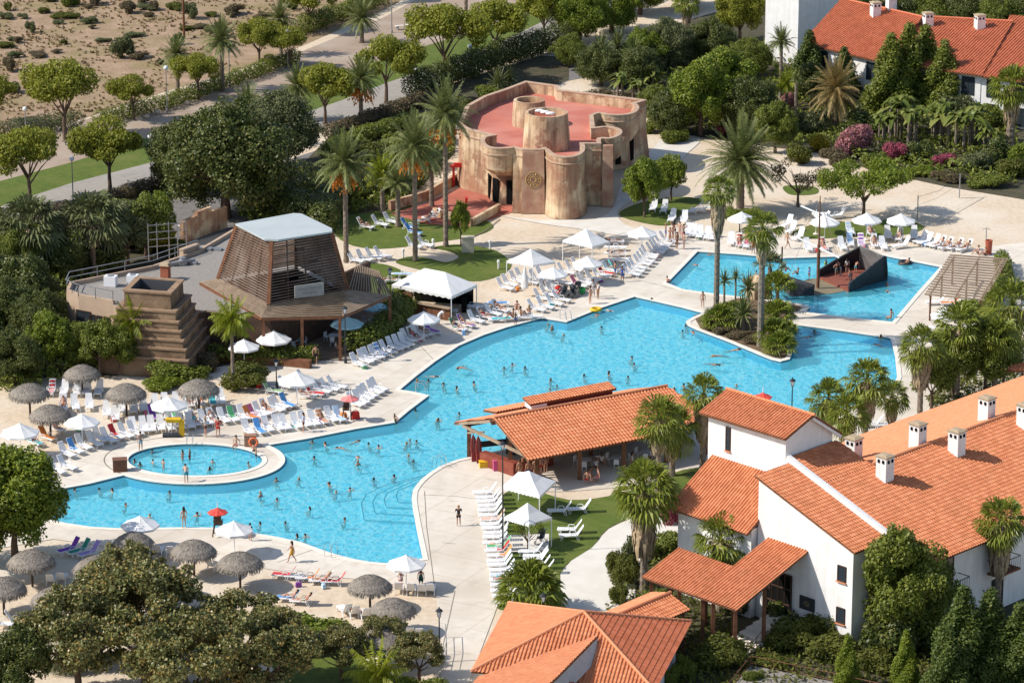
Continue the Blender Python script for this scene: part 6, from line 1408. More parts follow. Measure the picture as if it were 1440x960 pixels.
# ---------------------------------------------------------------- people
def person_build(name, J, seed=0):
    """J: joint positions; one skinned surface for the whole body, clothing lifted off the same surface"""
    names = ['pelvis', 'spine', 'chest', 'neck', 'headb', 'head', 'crown']
    V = [J[n] for n in names]; E = [(i, i+1) for i in range(6)]; rad = [.118, .108, .135, .052, .075, .098, .07]
    bone = {}
    def chain(start, pts, rs, nm):
        prev = start
        for k, (p, r) in enumerate(zip(pts, rs)):
            V.append(p); rad.append(r); E.append((prev, len(V)-1)); bone[len(E)-1] = (nm, k); prev = len(V)-1
    for s in 'LR':
        chain(2, [J['sh'+s], J['el'+s], J['wr'+s], J['ha'+s]], [.062, .042, .029, .036], 'arm')
        chain(0, [J['hi'+s], J['kn'+s], J['an'+s], J['to'+s]], [.092, .058, .038, .033], 'leg')
    me = bpy.data.meshes.new('tmp'); me.from_pydata([tuple(v) for v in V], E, [])
    o = bpy.data.objects.new('tmp', me); COL.objects.link(o)
    m = o.modifiers.new('s', 'SKIN'); m.use_smooth_shade = True; m.branch_smoothing = .6
    for i, sv in enumerate(me.skin_vertices[0].data):
        r = rad[i]; sv.radius = (r*(1.18 if i < 3 else 1), r*(.86 if i < 3 else 1)) if False else (r, r); sv.use_root = (i == 0)
    sub = o.modifiers.new('u', 'SUBSURF'); sub.levels = 1; sub.render_levels = 1
    dg = bpy.context.evaluated_depsgraph_get(); ev = o.evaluated_get(dg); bm_ = bpy.data.meshes.new_from_object(ev)
    v = [Vector(x.co) for x in bm_.vertices]; f = [tuple(p.vertices) for p in bm_.polygons]
    nrm = [Vector(x.normal) for x in bm_.vertices]
    bpy.data.objects.remove(o)
    segs = [(E[i], V[E[i][0]], V[E[i][1]]) for i in range(len(E))]
    def near(p):
        best = (9, None, 0)
        for i, (e, a, b) in enumerate(segs):
            d = b-a; t = max(0, min(1, (p-a).dot(d)/max(1e-9, d.length_squared))); q = (p-(a+d*t)).length
            if q < best[0]: best = (q, i, t)
        return best[1], best[2]
    cls = [near(p) for p in v]
    def part(pred, lift):
        sel = [i for i, ff in enumerate(f) if all(pred(*cls[k]) for k in ff)]
        mp = {}; nv = []; nf = []
        for i in sel:
            g = []
            for k in f[i]:
                if k not in mp: mp[k] = len(nv); nv.append(tuple(v[k]+nrm[k]*lift))
                g.append(mp[k])
            nf.append(tuple(g))
        return nv, nf
    # E: 0 pelvis-spine 1 spine-chest 2 chest-neck 3 neck-headb 4 headb-head 5 head-crown ; 6..9 armL 10..13 legL 14..17 armR 18..21 legR
    T = lambda *ids: (lambda i, t: i in ids)
    shorts = part(lambda i, t: i in (10, 18) or (i == 0 and t < .35) or (i in (11, 19) and t < .5), .022)
    brief = part(lambda i, t: i in (10, 18) or (i == 0 and t < .2), .012)
    bikini = part(lambda i, t: i in (10, 18) or (i == 0 and t < .15) or (i == 1 and t > .62) or (i == 2 and t < .12), .014)
    shirt = part(lambda i, t: i in (0, 1, 6, 14) or (i == 2 and t < .6) or (i in (7, 15) and t < .5), .022)
    dress = part(lambda i, t: i in (0, 1, 10, 18) or (i == 2 and t < .4) or (i in (11, 19) and t < .75), .04)
    suit = part(lambda i, t: i in (0, 1, 10, 18) or (i == 2 and t < .15), .013)
    # small add-ons in the same skin: nose, ears, fingers
    mb = MB(); mb.v = [tuple(x) for x in v]; mb.f = f[:]
    hd = J['head']; fw = J.get('face', Vector((1, 0, 0))).normalized(); up = (J['crown']-J['headb']).normalized(); sd = fw.cross(up).normalized()
    mb.beam(hd+fw*.088-up*.02, hd+fw*.118-up*.035, .028, .035)
    for s in (-1, 1): mb.beam(hd+sd*s*.088, hd+sd*s*.104-fw*.01, .03, .05)
    for s in 'LR':
        w_, h_ = J['wr'+s], J['ha'+s]; d = (h_-w_).normalized(); a = d.cross(Vector((.2, .1, 1))).normalized()
        for k, ln in enumerate((.062, .072, .068, .052)):
            p = h_+a*(k-1.5)*.019+d*.02; c = d.cross(a); m1 = p+d*ln*.6+c*.004; mb.beam(p, m1, .016); mb.beam(m1, m1+d*ln*.5+c*.016, .014)
        mb.beam(h_-d*.02+a*-.035, h_+d*.02+a*-.06, .018)
    def mesh(nm, vv, ff, mat, solid=False):
        m_ = bpy.data.meshes.new(nm); m_.from_pydata(vv, [], ff); m_.materials.append(mat); m_.polygons.foreach_set('use_smooth', [True]*len(ff)); return m_
    out = {'body': mesh(name, mb.v, mb.f, M_skin)}
    for nm, p_ in (('shorts', shorts), ('briefs', brief), ('bikini', bikini), ('shirt', shirt), ('dress', dress), ('swimsuit', suit)):
        out[nm] = mesh(nm, p_[0], p_[1], M_cloth)
    # hair: cap over crown and back of the head
    def hairm(long):
        h = MB(); rings = 5; n = 10; vs = []; c = hd+up*.018-fw*.014
        for i in range(rings+1):
            a = PI/2*i/rings*1.18
            for k in range(n):
                b = 2*PI*k/n; r_ = math.sin(a)*.112; dz = math.cos(a)*.118
                q = c+(fw*math.cos(b)+sd*math.sin(b))*r_+up*dz
                if math.cos(b) > .2 and i == rings: q += up*.05
                if long and math.cos(b) < -.1 and i == rings: q += -up*.20-fw*.02
                elif math.cos(b) < .2 and i == rings: q += -up*.035
                vs.append(q)
        fs = [(i*n+k, i*n+(k+1) % n, (i+1)*n+(k+1) % n, (i+1)*n+k) for i in range(rings) for k in range(n)]
        return mesh('hair', [tuple(x) for x in vs], fs, M_hair)
    out['hair'] = hairm(False); out['long_hair'] = hairm(True)
    return out
def joints(**kw):
    """standing figure 1.72 m tall that faces +X, left hand +Y"""
    Vv = Vector
    J = dict(pelvis=Vv((0, 0, .93)), spine=Vv((0, 0, 1.12)), chest=Vv((0, 0, 1.32)), neck=Vv((0, 0, 1.47)), headb=Vv((.01, 0, 1.53)), head=Vv((.02, 0, 1.61)), crown=Vv((.01, 0, 1.675)))
    for s, k in (('L', 1), ('R', -1)):
        J.update({'sh'+s: Vv((0, .185*k, 1.40)), 'el'+s: Vv((-.02, .25*k, 1.13)), 'wr'+s: Vv((.05, .27*k, .90)), 'ha'+s: Vv((.07, .27*k, .83)), 'hi'+s: Vv((0, .10*k, .87)), 'kn'+s: Vv((.02, .11*k, .49)), 'an'+s: Vv((0, .12*k, .09)), 'to'+s: Vv((.14, .14*k, .035))})
    for k, v in kw.items(): J[k] = Vector(v)
    return J
def rotj(J, ang, piv, keys):
    M = Matrix.Rotation(ang, 3, 'Y'); piv = Vector(piv)
    for k in keys: J[k] = M @ (J[k]-piv)+piv
UP = ['spine', 'chest', 'neck', 'headb', 'head', 'crown', 'shL', 'elL', 'wrL', 'haL', 'shR', 'elR', 'wrR', 'haR']
POSE = {}
POSE['stand'] = person_build('body', joints())
POSE['akimbo'] = person_build('body', joints(elL=(-.02, .38, 1.18), wrL=(.08, .20, 1.02), haL=(.1, .15, 1.0), knR=(.05, -.13, .49), anR=(.03, -.16, .09), toR=(.17, -.2, .035)))
POSE['crossed'] = person_build('body', joints(elL=(.08, .25, 1.15), wrL=(.22, .02, 1.2), haL=(.22, -.07, 1.24), elR=(.08, -.25, 1.15), wrR=(.23, -.02, 1.17), haR=(.21, .08, 1.18)))
POSE['walk'] = person_build('body', joints(knL=(.2, .1, .52), anL=(.30, .1, .1), toL=(.44, .11, .05), knR=(-.05, -.1, .48), anR=(-.30, -.1, .14), toR=(-.19, -.1, .035), elL=(-.16, .24, 1.16), wrL=(-.2, .26, .93), haL=(-.19, .26, .86), elR=(.12, -.25, 1.14), wrR=(.28, -.24, .98), haR=(.33, -.22, .93)))
def crouch(d=.42, **kw):
    J = joints(**kw)
    for k in UP+['pelvis', 'hiL', 'hiR']: J[k] = J[k]-Vector((.05, 0, d))
    for s, k in (('L', 1), ('R', -1)): J['kn'+s] = Vector((.28, .15*k, .42)); J['an'+s] = Vector((.06, .16*k, .09)); J['to'+s] = Vector((.2, .18*k, .035))
    return J
UP = ['spine', 'chest', 'neck', 'headb', 'head', 'crown', 'shL', 'elL', 'wrL', 'haL', 'shR', 'elR', 'wrR', 'haR']
POSE['wade'] = person_build('body', crouch(.60, elL=(.08, .33, 1.18), wrL=(.28, .36, 1.12), haL=(.34, .35, 1.12), elR=(.05, -.36, 1.2), wrR=(.20, -.50, 1.12), haR=(.26, -.53, 1.12)))
POSE['wade2'] = person_build('body', crouch(.66, elL=(.02, .26, 1.16), wrL=(.2, .14, 1.08), haL=(.26, .1, 1.08), elR=(.1, -.28, 1.16), wrR=(.32, -.18, 1.2), haR=(.38, -.14, 1.22)))
POSE['wade3'] = person_build('body', crouch(.58, elL=(.02, .40, 1.50), wrL=(-.02, .22, 1.64), haL=(-.04, .14, 1.67), elR=(.05, -.36, 1.22), wrR=(.22, -.46, 1.15), haR=(.28, -.48, 1.14)))
POSE['wade5'] = person_build('body', crouch(.66, elL=(.08, .36, 1.30), wrL=(.28, .42, 1.30), haL=(.34, .42, 1.30), elR=(.05, -.38, 1.30), wrR=(.20, -.52, 1.30), haR=(.26, -.55, 1.30)))
POSE['wade4'] = person_build('body', crouch(.50, elL=(-.04, .30, 1.15), wrL=(.05, .40, 1.02), haL=(.08, .43, .98), elR=(-.04, -.30, 1.15), wrR=(.05, -.40, 1.02), haR=(.08, -.43, .98)))
POSE['wave'] = person_build('body', joints(elL=(.05, .42, 1.5), wrL=(.02, .25, 1.66), haL=(.0, .18, 1.70), elR=(.05, -.38, 1.22), wrR=(.25, -.42, 1.2), haR=(.31, -.42, 1.2)))
POSE['hold'] = person_build('body', joints(elL=(.1, .27, 1.15), wrL=(.3, .16, 1.22), haL=(.36, .12, 1.25), elR=(.1, -.27, 1.15), wrR=(.3, -.16, 1.22), haR=(.36, -.12, 1.25)))
J = joints(); rotj(J, .95, (0, 0, .93), UP); J['elL'] = J['shL']+Vector((.05, .03, -.28)); J['wrL'] = J['elL']+Vector((.05, 0, -.24)); J['haL'] = J['wrL']+Vector((.02, 0, -.07)); J['elR'] = J['shR']+Vector((.05, -.03, -.28)); J['wrR'] = J['elR']+Vector((.05, 0, -.24)); J['haR'] = J['wrR']+Vector((.02, 0, -.07)); J['face'] = Vector((.6, 0, -.8)); POSE['bend'] = person_build('body', J)
# sitting on an edge: hips at z=0.1, shins hanging
J = joints(); d = Vector((0, 0, -.83))
for k in list(J): J[k] = J[k]+d
for s, k in (('L', 1), ('R', -1)): J['kn'+s] = Vector((.42, .13*k, .08)); J['an'+s] = Vector((.46, .13*k, -.32)); J['to'+s] = Vector((.58, .14*k, -.38)); J['ha'+s] = Vector((-.12, .3*k, .06)); J['wr'+s] = Vector((-.1, .3*k, .12)); J['el'+s] = Vector((-.12, .3*k, .33))
POSE['sit'] = person_build('body', J)
# seated on the ground or flat bed, knees drawn up
J = {k: v.copy() for k, v in J.items()}
for s, k in (('L', 1), ('R', -1)): J['kn'+s] = Vector((.36, .15*k, .38)); J['an'+s] = Vector((.62, .14*k, .06)); J['to'+s] = Vector((.74, .15*k, .03)); J['el'+s] = Vector((.14, .27*k, .38)); J['wr'+s] = Vector((.34, .2*k, .42)); J['ha'+s] = Vector((.40, .15*k, .43))
POSE['sitground'] = person_build('body', J)
# reclining on a lounger: hips at x=-.05 z=.1
def recline(ang, legbend):
    J = joints(); d = Vector((0, 0, -.83))
    for k in list(J): J[k] = J[k]+d
    rotj(J, -ang, (0, 0, .1), UP); J['face'] = Vector((math.cos(ang)*.9, 0, .5))
    for s, k in (('L', 1), ('R', -1)):
        lb = legbend if s == 'L' else 0
        J['kn'+s] = Vector((.42-lb*.08, .13*k, .10+lb*.26)); J['an'+s] = Vector((.84-lb*.18, .13*k, .06)); J['to'+s] = Vector((.93-lb*.14, .15*k, .14-lb*.1))
        sh = J['sh'+s]; J['el'+s] = sh+Vector((.12, .08*k, -.24)); J['wr'+s] = sh+Vector((.34, .05*k, -.24)); J['ha'+s] = sh+Vector((.41, .02*k, -.23))
    return person_build('body', J)
POSE['recline'] = recline(.75, 0); POSE['recline2'] = recline(.75, 1); POSE['lie'] = recline(1.40, 0)
# swimming face down at the surface, heading +X, z=0 at the water
J = joints(); M = Matrix.Rotation(PI/2*.93, 3, 'Y')
for k in list(J): J[k] = M @ (J[k]-Vector((0, 0, 1.1)))
J['elL'] = Vector((.62, .28, .02)); J['wrL'] = Vector((.82, .22, .02)); J['haL'] = Vector((.88, .2, .0)); J['elR'] = Vector((.15, -.36, -.02)); J['wrR'] = Vector((0, -.45, -.1)); J['haR'] = Vector((-.06, -.46, -.12)); J['knL'] += Vector((0, .1, 0)); J['anL'] += Vector((0, .15, .05)); J['face'] = Vector((.6, 0, -.8))
POSE['swim'] = person_build('body', J)

SKINS = [(.50, .27, .18), (.42, .22, .14), (.56, .33, .23), (.36, .18, .11), (.47, .25, .17), (.30, .15, .09)]
HAIRS = [('dark', (.02, .013, .01)), ('brown', (.07, .035, .018)), ('dark', (.015, .012, .01)), ('blond', (.32, .20, .09)), ('dark', (.025, .018, .012))]
CLO = [('black', (.02, .02, .025)), ('red', (.55, .03, .03)), ('blue', (.04, .14, .50)), ('dark blue', (.02, .04, .16)), ('white', (.7, .7, .7)), ('pink', (.65, .15, .25)), ('green', (.05, .35, .12)), ('turquoise', (.05, .45, .45)), ('orange', (.7, .22, .04)), ('grey', (.25, .26, .28))]
PN = [0]
def person(px, py, pose, face, z=0.0, wear=('shorts',), cols=None, hair=None, label=None, row=None, sc=1.0, skin=None, long=None, h_on=0.0, look=None, pos=None):
    r_ = random.Random(px*31+py*7+PN[0]); PN[0] += 1
    P = POSE[pose]; o = mkobj('person', P['body']); p = (pos if pos is not None else G(px, py, h_on)); o.location = (p.x, p.y, z if pos is None else p.z)
    o.rotation_euler.z = math.radians(face); o.scale = (sc,)*3; sk = skin or r_.choice(SKINS); o.color = (*sk, 1); o['category'] = 'person'
    hn, hc = hair or r_.choice(HAIRS); lg = (r_.random() < .45) if long is None else long
    h = mkobj('long_hair' if lg else 'hair', P['long_hair' if lg else 'hair'], o); h.color = (*hc, 1)
    names = []
    for i, w in enumerate(wear):
        cn, cc = (cols[i] if cols else r_.choice(CLO)); c = mkobj(w, P[w], o); c.color = (*cc, 1); names.append('%s %s' % (cn, w))
    desc = '%s-haired person in %s' % (('long-' if lg else '')+hn, names[0]) if names else 'person'
    if label: o['label'] = label
    elif row: o['look'] = look or desc; in_row((desc, row[0], row[1]), o)
    return o
# every wader: chest deep in the main pool (feet on the basin floor)
ZF = -.86
wz = {
 'near the curved steps': [(526, 673), (554, 670), (575, 641), (582, 649), (503, 643), (504, 653), (464, 682), (472, 692), (492, 689)],
 'near the main pool bottom rim': [(435, 715), (484, 731), (402, 735), (417, 754), (429, 754), (365, 736), (277, 725), (211, 726)],
 'in the left arm of main pool': [(106, 689), (140, 687), (157, 690), (238, 693), (176, 710), (89, 715)],
 'just right of the kids pool': [(389, 676), (420, 673), (367, 697), (389, 703), (442, 644), (439, 622), (458, 625)],
 'along the middle upper pool edge': [(481, 629), (500, 620), (519, 624), (532, 629), (556, 594), (571, 624), (576, 619), (586, 621), (585, 577), (615, 592), (616, 591), (645, 582)],
 'by the inner deck corner': [(587, 536), (602, 536), (608, 528), (624, 541), (643, 546), (667, 540)],
 'in mid main pool': [(647, 515), (652, 516), (709, 518), (720, 513), (739, 518), (773, 547), (775, 535), (783, 543), (822, 528), (857, 526), (883, 530), (892, 512), (888, 503)],
 'along the upper main pool rim': [(770, 456), (777, 463), (792, 471), (846, 460), (839, 443), (855, 435), (917, 422), (960, 465)],
 'around the planted island': [(965, 458), (975, 467), (962, 543), (948, 547), (1035, 542), (1119, 463), (1133, 473), (1145, 467)],
 'at the main pool right end': [(1239, 474), (1236, 484)],
}
for zone, L in wz.items():
    for i, (x, y) in enumerate(L):
        ps = ('wade', 'wade2', 'wade5', 'wade4', 'wade5', 'wade2', 'wade3', 'wade5', 'wade')[(i*5+x+y) % 9]; w = ('shorts', 'bikini', 'shorts', 'swimsuit', 'briefs')[(i*3+y) % 5]
        sw = (x*3+y) % 8 == 0
        person(x, y+1, 'swim' if sw else ps, (x*37+y*91) % 360, -.17 if sw else ZF, ('briefs' if sw else w,), row=(zone, 'bathers in the main pool'), h_on=-.13, sc=.84+((x*7) % 10)*.014)
for i, (x, y, ps, fc) in enumerate(((1033, 492, 'swim', 20), (1004, 512, 'swim', -30), (1010, 500, 'swim', 190))):
    person(x, y, ps, fc, -.16, ('briefs',), h_on=-.13, row=('swimming near the island', 'swimmers by the island'))
for x, y in ((214, 637), (189, 650), (197, 655), (215, 651), (230, 659), (257, 646), (267, 645), (299, 651), (295, 661), (357, 637), (360, 643), (350, 655)):
    person(x, y, ('wade2', 'hold', 'sit')[(x+y) % 3] if x not in (257, 267) else 'stand', (x*37) % 360, -.50 if (x+y) % 3 != 2 or x in (257, 267) else -.42, (('shorts', 'swimsuit', 'bikini')[x % 3],), row=('inside the round kids pool', 'bathers in the kids pool'), h_on=-.13, sc=.72)
for x, y, ps in ((977, 372, 'swim'), (1002, 358, 'swim'), (1046, 397, 'wade'), (1055, 390, 'wade'), (1063, 386, 'wade'), (1247, 402, 'wade'), (1248, 409, 'swim'), (1138, 388, 'stand')):
    person(x, y, ps, (x*53) % 360, -.16 if ps == 'swim' else -.62, ('shorts',) if ps != 'stand' else ('shirt', 'shorts'), row=('in the ship pool', 'bathers in the ship pool'), h_on=-.13, sc=.8)
BLK, WHT, RED, BLU = CLO[0], CLO[4], CLO[1], CLO[2]
pp_ = lambda *a, **k: person(*a, **k)
pp_(198, 634, 'akimbo', -60, 0, ('shorts',), [('pale', (.55, .6, .65))], label='bare-chested man in pale shorts standing left of the kids pool', long=False)
pp_(262, 679, 'bend', 100, 0.02, ('shorts',), [('teal', (.05, .25, .3))], label='man in teal shorts bending over the near rim of kids pool', long=False)
pp_(259, 742, 'stand', 120, 0.03, ('bikini',), [BLK], label='woman in black bikini standing on the near pool rim', long=True)
pp_(352, 760, 'stand', 60, 0, ('shirt', 'shorts'), [BLK, BLK], label='child in black beside the white parasol at the pool edge', sc=.85)
yd = pp_(411, 790, 'walk', 180, 0, ('dress',), [('yellow', (.48, .27, .04))], label='woman in flowing yellow patterned dress walking along the sand edge', long=True)
pp_(645, 739, 'hold', 100, 0, ('shirt', 'shorts'), [BLK, BLK], label='man in black standing alone on the wide deck', long=False)
pp_(289, 613, 'stand', -20, 0, ('shirt', 'shorts'), [WHT, BLK], label='person in white top and dark shorts by the kids pool rim')
pp_(307, 614, 'akimbo', -90, 0, ('shirt', 'shorts'), [RED, RED], label='lifeguard in red shirt and shorts behind the kids pool')
pp_(427, 607, 'stand', 180, 0, ('shirt', 'shorts'), [('pale blue', (.4, .5, .65)), BLK], label='boy in pale blue shirt walking beside lower lounger row')
pp_(444, 511, 'walk', -90, 0, ('shorts',), [BLK], label='bare-chested man in black shorts leaving the restaurant terrace', long=False)
pp_(423, 497, 'stand', -100, 0, ('shirt',), [('teal', (.04, .25, .25))], label='person in teal top behind the restaurant hedge')
pp_(472, 497, 'sitground', 0, .4, ('shirt',), [('grey', (.3, .32, .36))], label='seated person in grey under the slatted eave')
pp_(725, 457, 'stand', -60, 0, ('shorts',), [BLU], label='small boy in blue shorts near the upper pool rim', sc=.72)
pp_(617, 456, 'bend', 20, 0, ('shirt', 'dress'), [WHT, WHT], label='person in white robe leaning near the bar tent counter')
pp_(830, 427, 'stand', 150, 0, ('briefs',), [BLK], label='person in black briefs standing by yellow ring')
pp_(841, 420, 'stand', -150, 0, ('shirt',), [('pale', (.6, .6, .58))], label='person in pale shirt behind the yellow ring')
pp_(834, 417, 'stand', 100, 0, ('shirt', 'shorts'), [WHT, WHT], label='person in white beside the buggy group')
pp_(865, 391, 'hold', 180, 0, ('shorts',), [BLU], label='man in blue shorts carrying the turquoise float', long=False)
pp_(875, 396, 'stand', -90, 0, ('shirt', 'shorts'), [BLU, BLU], label='child in blue swimsuit beside the float carrier', sc=.9)
for i, (x, y) in enumerate(((936, 337), (942, 343), (948, 334), (952, 350), (962, 350), (956, 335), (961, 339), (946, 338))):
    pp_(x, y, ('stand', 'hold', 'wave', 'akimbo')[i % 4], i*47, 0, (('shorts', 'bikini')[i % 2],), row=('in the crowd by ship pool corner', 'crowd by the ship pool corner'))
pp_(1059, 357, 'hold', -80, 0, ('shirt', 'shorts'), [RED, RED], label='lifeguard in red on the far rim of ship pool')
pp_(1053, 345, 'stand', 90, 0, ('shorts',), [BLU], label='child in blue shorts behind the red lifeguard', sc=.8)
pp_(988, 432, 'stand', -90, 0, ('briefs',), [('brown', (.15, .06, .03))], label='slim person standing on the strip left of island', sc=.9)
pp_(1107, 350, 'walk', 10, 0, ('bikini',), [('pink', (.6, .2, .25))], label='woman walking behind the right island palm')
pp_(938, 398, 'sitground', 30, 0, ('shorts',), label='child sitting on the left corner of ship pool rim', sc=.8)
pp_(1253, 447, 'sit', 150, 0, ('bikini',), [('pink', (.6, .1, .15))], label='woman sitting at the lower right rim of ship pool')
pp_(332, 626, 'sit', -110, .02, ('bikini',), [('pale', (.6, .58, .55))], label='woman sitting on the far rim of kids pool', long=True)
pp_(555, 591, 'sitground', -40, 0, ('shorts',), label='child sitting on the deck corner at pool edge', sc=.7)
for i, (x, y) in enumerate(((1161, 386), (1176, 390), (1191, 385), (1203, 386), (1194, 398))):
    pp_(x, y, ('walk', 'wave', 'stand', 'bend', 'stand')[i], (-60, -80, 100, 60, 170)[i], .12, ('shirt', 'shorts') if i in (0, 2) else ('shorts',), [('green', (.35, .6, .08)), ('teal', (.04, .25, .3))] if i == 0 else ([WHT, BLK] if i == 2 else [('teal', (.04, .25, .3))]), row=('aboard the play ship', 'children aboard the play ship'), sc=.80)
for i, (x, y) in enumerate(((1104, 388), (1122, 393))):
    pp_(x, y, 'sitground', 180*i, .5, ('shorts',), row=('on the broken ship bow', 'children on the ship bow'), sc=.8)
for i, (x, y, lb) in enumerate(((1376, 357, 'bare-chested person sitting left of the shower on the sand'), (1386, 359, 'person sitting by the red bin near the beach shower'))):
    pp_(x, y, 'sitground', 180, 0, ('shorts',), label=lb)
# customers at the pool bar
for i, (u_, n_, z_) in enumerate(((.9, 2.6, 0), (1.5, 3.0, 0), (2.2, 2.9, 0), (2.9, 2.5, 0), (3.6, 2.2, 0))):
    p = bp(u_, n_, 0); person(0, i, 'stand', 120, 0, ('shorts',) if i % 2 else ('bikini',), row=('at the pool bar counter', 'customers at the pool bar counter'), pos=p)
for i, (u_, n_) in enumerate(((5.6, 5.9), (6.1, 6.3), (5.0, 6.4), (10.4, 4.6), (12.3, 4.4), (8.2, 3.4), (7.2, 4.2))):
    p = bp(u_, n_, 0); p.z = .42; person(1, i, 'sit', (0, 180, 90, 0, 180, 60, 200)[i], 0, ('shirt', 'shorts') if i > 2 else ('shorts',), [WHT, BLK] if i > 2 else None, row=('seated under the pool bar roof', 'people seated at the pool bar'), pos=p)
pp_(194+0, 1, 'stand', 0, 0, ('shorts',), label='x') if False else None
pp_(563, 824, 'sitground', 90, .40, ('shirt',), [WHT], label='person in white shirt sitting under the white parasol near the ladder')
pp_(592, 826, 'stand', 90, 0, ('dress',), [('dark green', (.02, .08, .06))], label='person in dark green wrap under near white parasol', sc=.9)
for i, (x, y) in enumerate(((722, 452), (732, 449), (744, 447), (727, 441))):
    pp_(x, y, 'sitground', (180, 0, 90, -90)[i], .38, ('bikini',), row=('on the flat loungers below the closed parasol', 'people on the flat loungers'))
pp_(1049, 2, 'stand', 0, 0, ('shorts',), label='y') if False else None

# ---------------------------------------------------------------- sun loungers, towels
def lounger_meshes():
    f = MB()
    for s in (-1, 1):
        y = .31*s
        f.tube([(1.12, y, .30), (-.28, y, .33)], .032, 5)
        f.tube([(.98, y, .30), (1.02, y, .0), (.90, y, .0), (.80, y, .29)], .028, 5)
        f.tube([(-.30, y, .32), (-.42, y, .0), (-.30, y, .0), (-.12, y, .31)], .028, 5)
        f.tube([(-.22, y*1.12, .36), (-.12, y*1.15, .56), (.22, y*1.15, .56), (.34, y*1.1, .36)], .030, 5)
    f.tube([(1.12, -.31, .30), (1.12, .31, .30)], .03, 5)
    s_ = MB()
    for k in range(10): s_.box((-.17+k*.137, 0, .345), (.118, .58, .025))
    b = MB(); c, s2 = math.cos(math.radians(56)), math.sin(math.radians(56))
    Mt = Matrix(((-c, 0, s2), (0, 1, 0), (s2, 0, c)))
    for k in range(7):
        t = .06+k*.125; w = .58 if k < 4 else .56-.035*(k-3)
        b.box(Vector((-.24, 0, .33))+Vector((-c*t, 0, s2*t)), (.105, w, .028), M=Mt)
    for s in (-1, 1): b.beam(Vector((-.24, .295*s, .33)), Vector((-.24-c*.9, .25*s, .33+s2*.9)), .045, .04)
    b.beam(Vector((-.24-c*.9, -.25, .33+s2*.9)), Vector((-.24-c*.9, .25, .33+s2*.9)), .05, .05)
    fl = MB()   # flat back variant
    for k in range(7): fl.box((-.30-k*.125, 0, .345), (.105, .58, .028))
    return mesh_of(f, 'frame', M_plastic), mesh_of(s_, 'seat', M_plastic), mesh_of(b, 'backrest', M_plastic), mesh_of(fl, 'backrest', M_plastic)
LF, LS, LB, LFL = lounger_meshes()
def towel_mesh(full):
    c, s2 = math.cos(math.radians(56)), math.sin(math.radians(56)); P = []
    for t in (.92, .6, .3, .06): P.append((-.24-c*t+s2*.03, .33+s2*t+c*.03))
    for x in (-.1, .2, .5)+((.8, 1.1) if full else ()): P.append((x, .368))
    if not full: P = P[:-1]
    V = []; F = []
    for i, (x, z) in enumerate(P):
        for y in (-.30, -.24, 0, .24, .30): V.append((x, y, z-(.05 if abs(y) > .28 else 0)+.006*math.sin(i*3+y*9)))
    for i in range(len(P)-1):
        for k in range(4): F.append((i*5+k, i*5+k+1, i*5+k+6, i*5+k+5))
    me = bpy.data.meshes.new('towel'); me.from_pydata(V, [], F); me.materials.append(M_cloth); return me
TW = [towel_mesh(True), towel_mesh(False)]; TWS = [m.copy() for m in TW]
for m in TWS: m.materials[0] = M_stripe
proto_lounger = empty('sun_lounger', (0, 0, 0), 0, None, 'sun lounger')
mkobj('frame', LF, proto_lounger); mkobj('seat', LS, proto_lounger); mkobj('backrest', LB, proto_lounger)
first_l = [True]; NL = [0]
TCOL = [('red', (.55, .04, .04)), ('pink', (.68, .18, .28)), ('blue', (.10, .30, .60)), ('white', (.75, .74, .72)), ('orange', (.75, .25, .06)), ('turquoise', (.08, .45, .50)), ('purple', (.25, .08, .35)), ('pale blue', (.45, .60, .75)), ('peach', (.72, .42, .32)), ('green', (.10, .38, .16))]
def lounger(p, ang, where, group, towel=None, guest=None, flat=False, row_along='x', tint=None):
    if first_l[0]: o = proto_lounger; first_l[0] = False
    else: o = copy_tree(proto_lounger)
    r_ = random.Random(NL[0]*13+5); NL[0] += 1
    o.location = (p.x, p.y, 0); o.rotation_euler.z = ang+r_.uniform(-.07, .07); o['category'] = 'sun lounger'
    if flat:
        for ch in o.children:
            if ch.name.startswith('backrest'): ch.data = LFL
    in_row(('white sun lounger', where, group), o, row_along)
    if towel:
        tn, tc, kind = towel; t = mkobj('towel', (TWS if kind == 2 else TW)[0 if kind != 1 else 1] if not flat else TW[0])
        if flat: t.data = FLT
        t.location = o.location; t.rotation_euler = o.rotation_euler; t.color = (*tc, 1); t['category'] = 'towel'; t['look'] = '%s%s towel' % ('striped ' if kind == 2 else '', tn)
        in_row(('towel', 'on loungers '+where, 'towels on loungers '+where), t, row_along)
    if guest:
        c = Vector((math.cos(o.rotation_euler.z), math.sin(o.rotation_euler.z), 0)); q = Vector((p.x, p.y, .30))+c*(-.02)
        g = person(int(p.x*10)+900, int(p.y*10)+500, guest, math.degrees(o.rotation_euler.z), 0, (r_.choice(('shorts', 'bikini', 'swimsuit', 'briefs')),), pos=q)
        g['look'] = 'reclining person' if False else 'sunbather'; in_row(('sunbather', 'resting on loungers '+where, 'sunbathers on loungers '+where), g, row_along)
    return o
flt = MB(); flt.box((0, 0, .375), (1.7, .56, .02)); FLT = mesh_of(flt, 'towel', M_cloth)
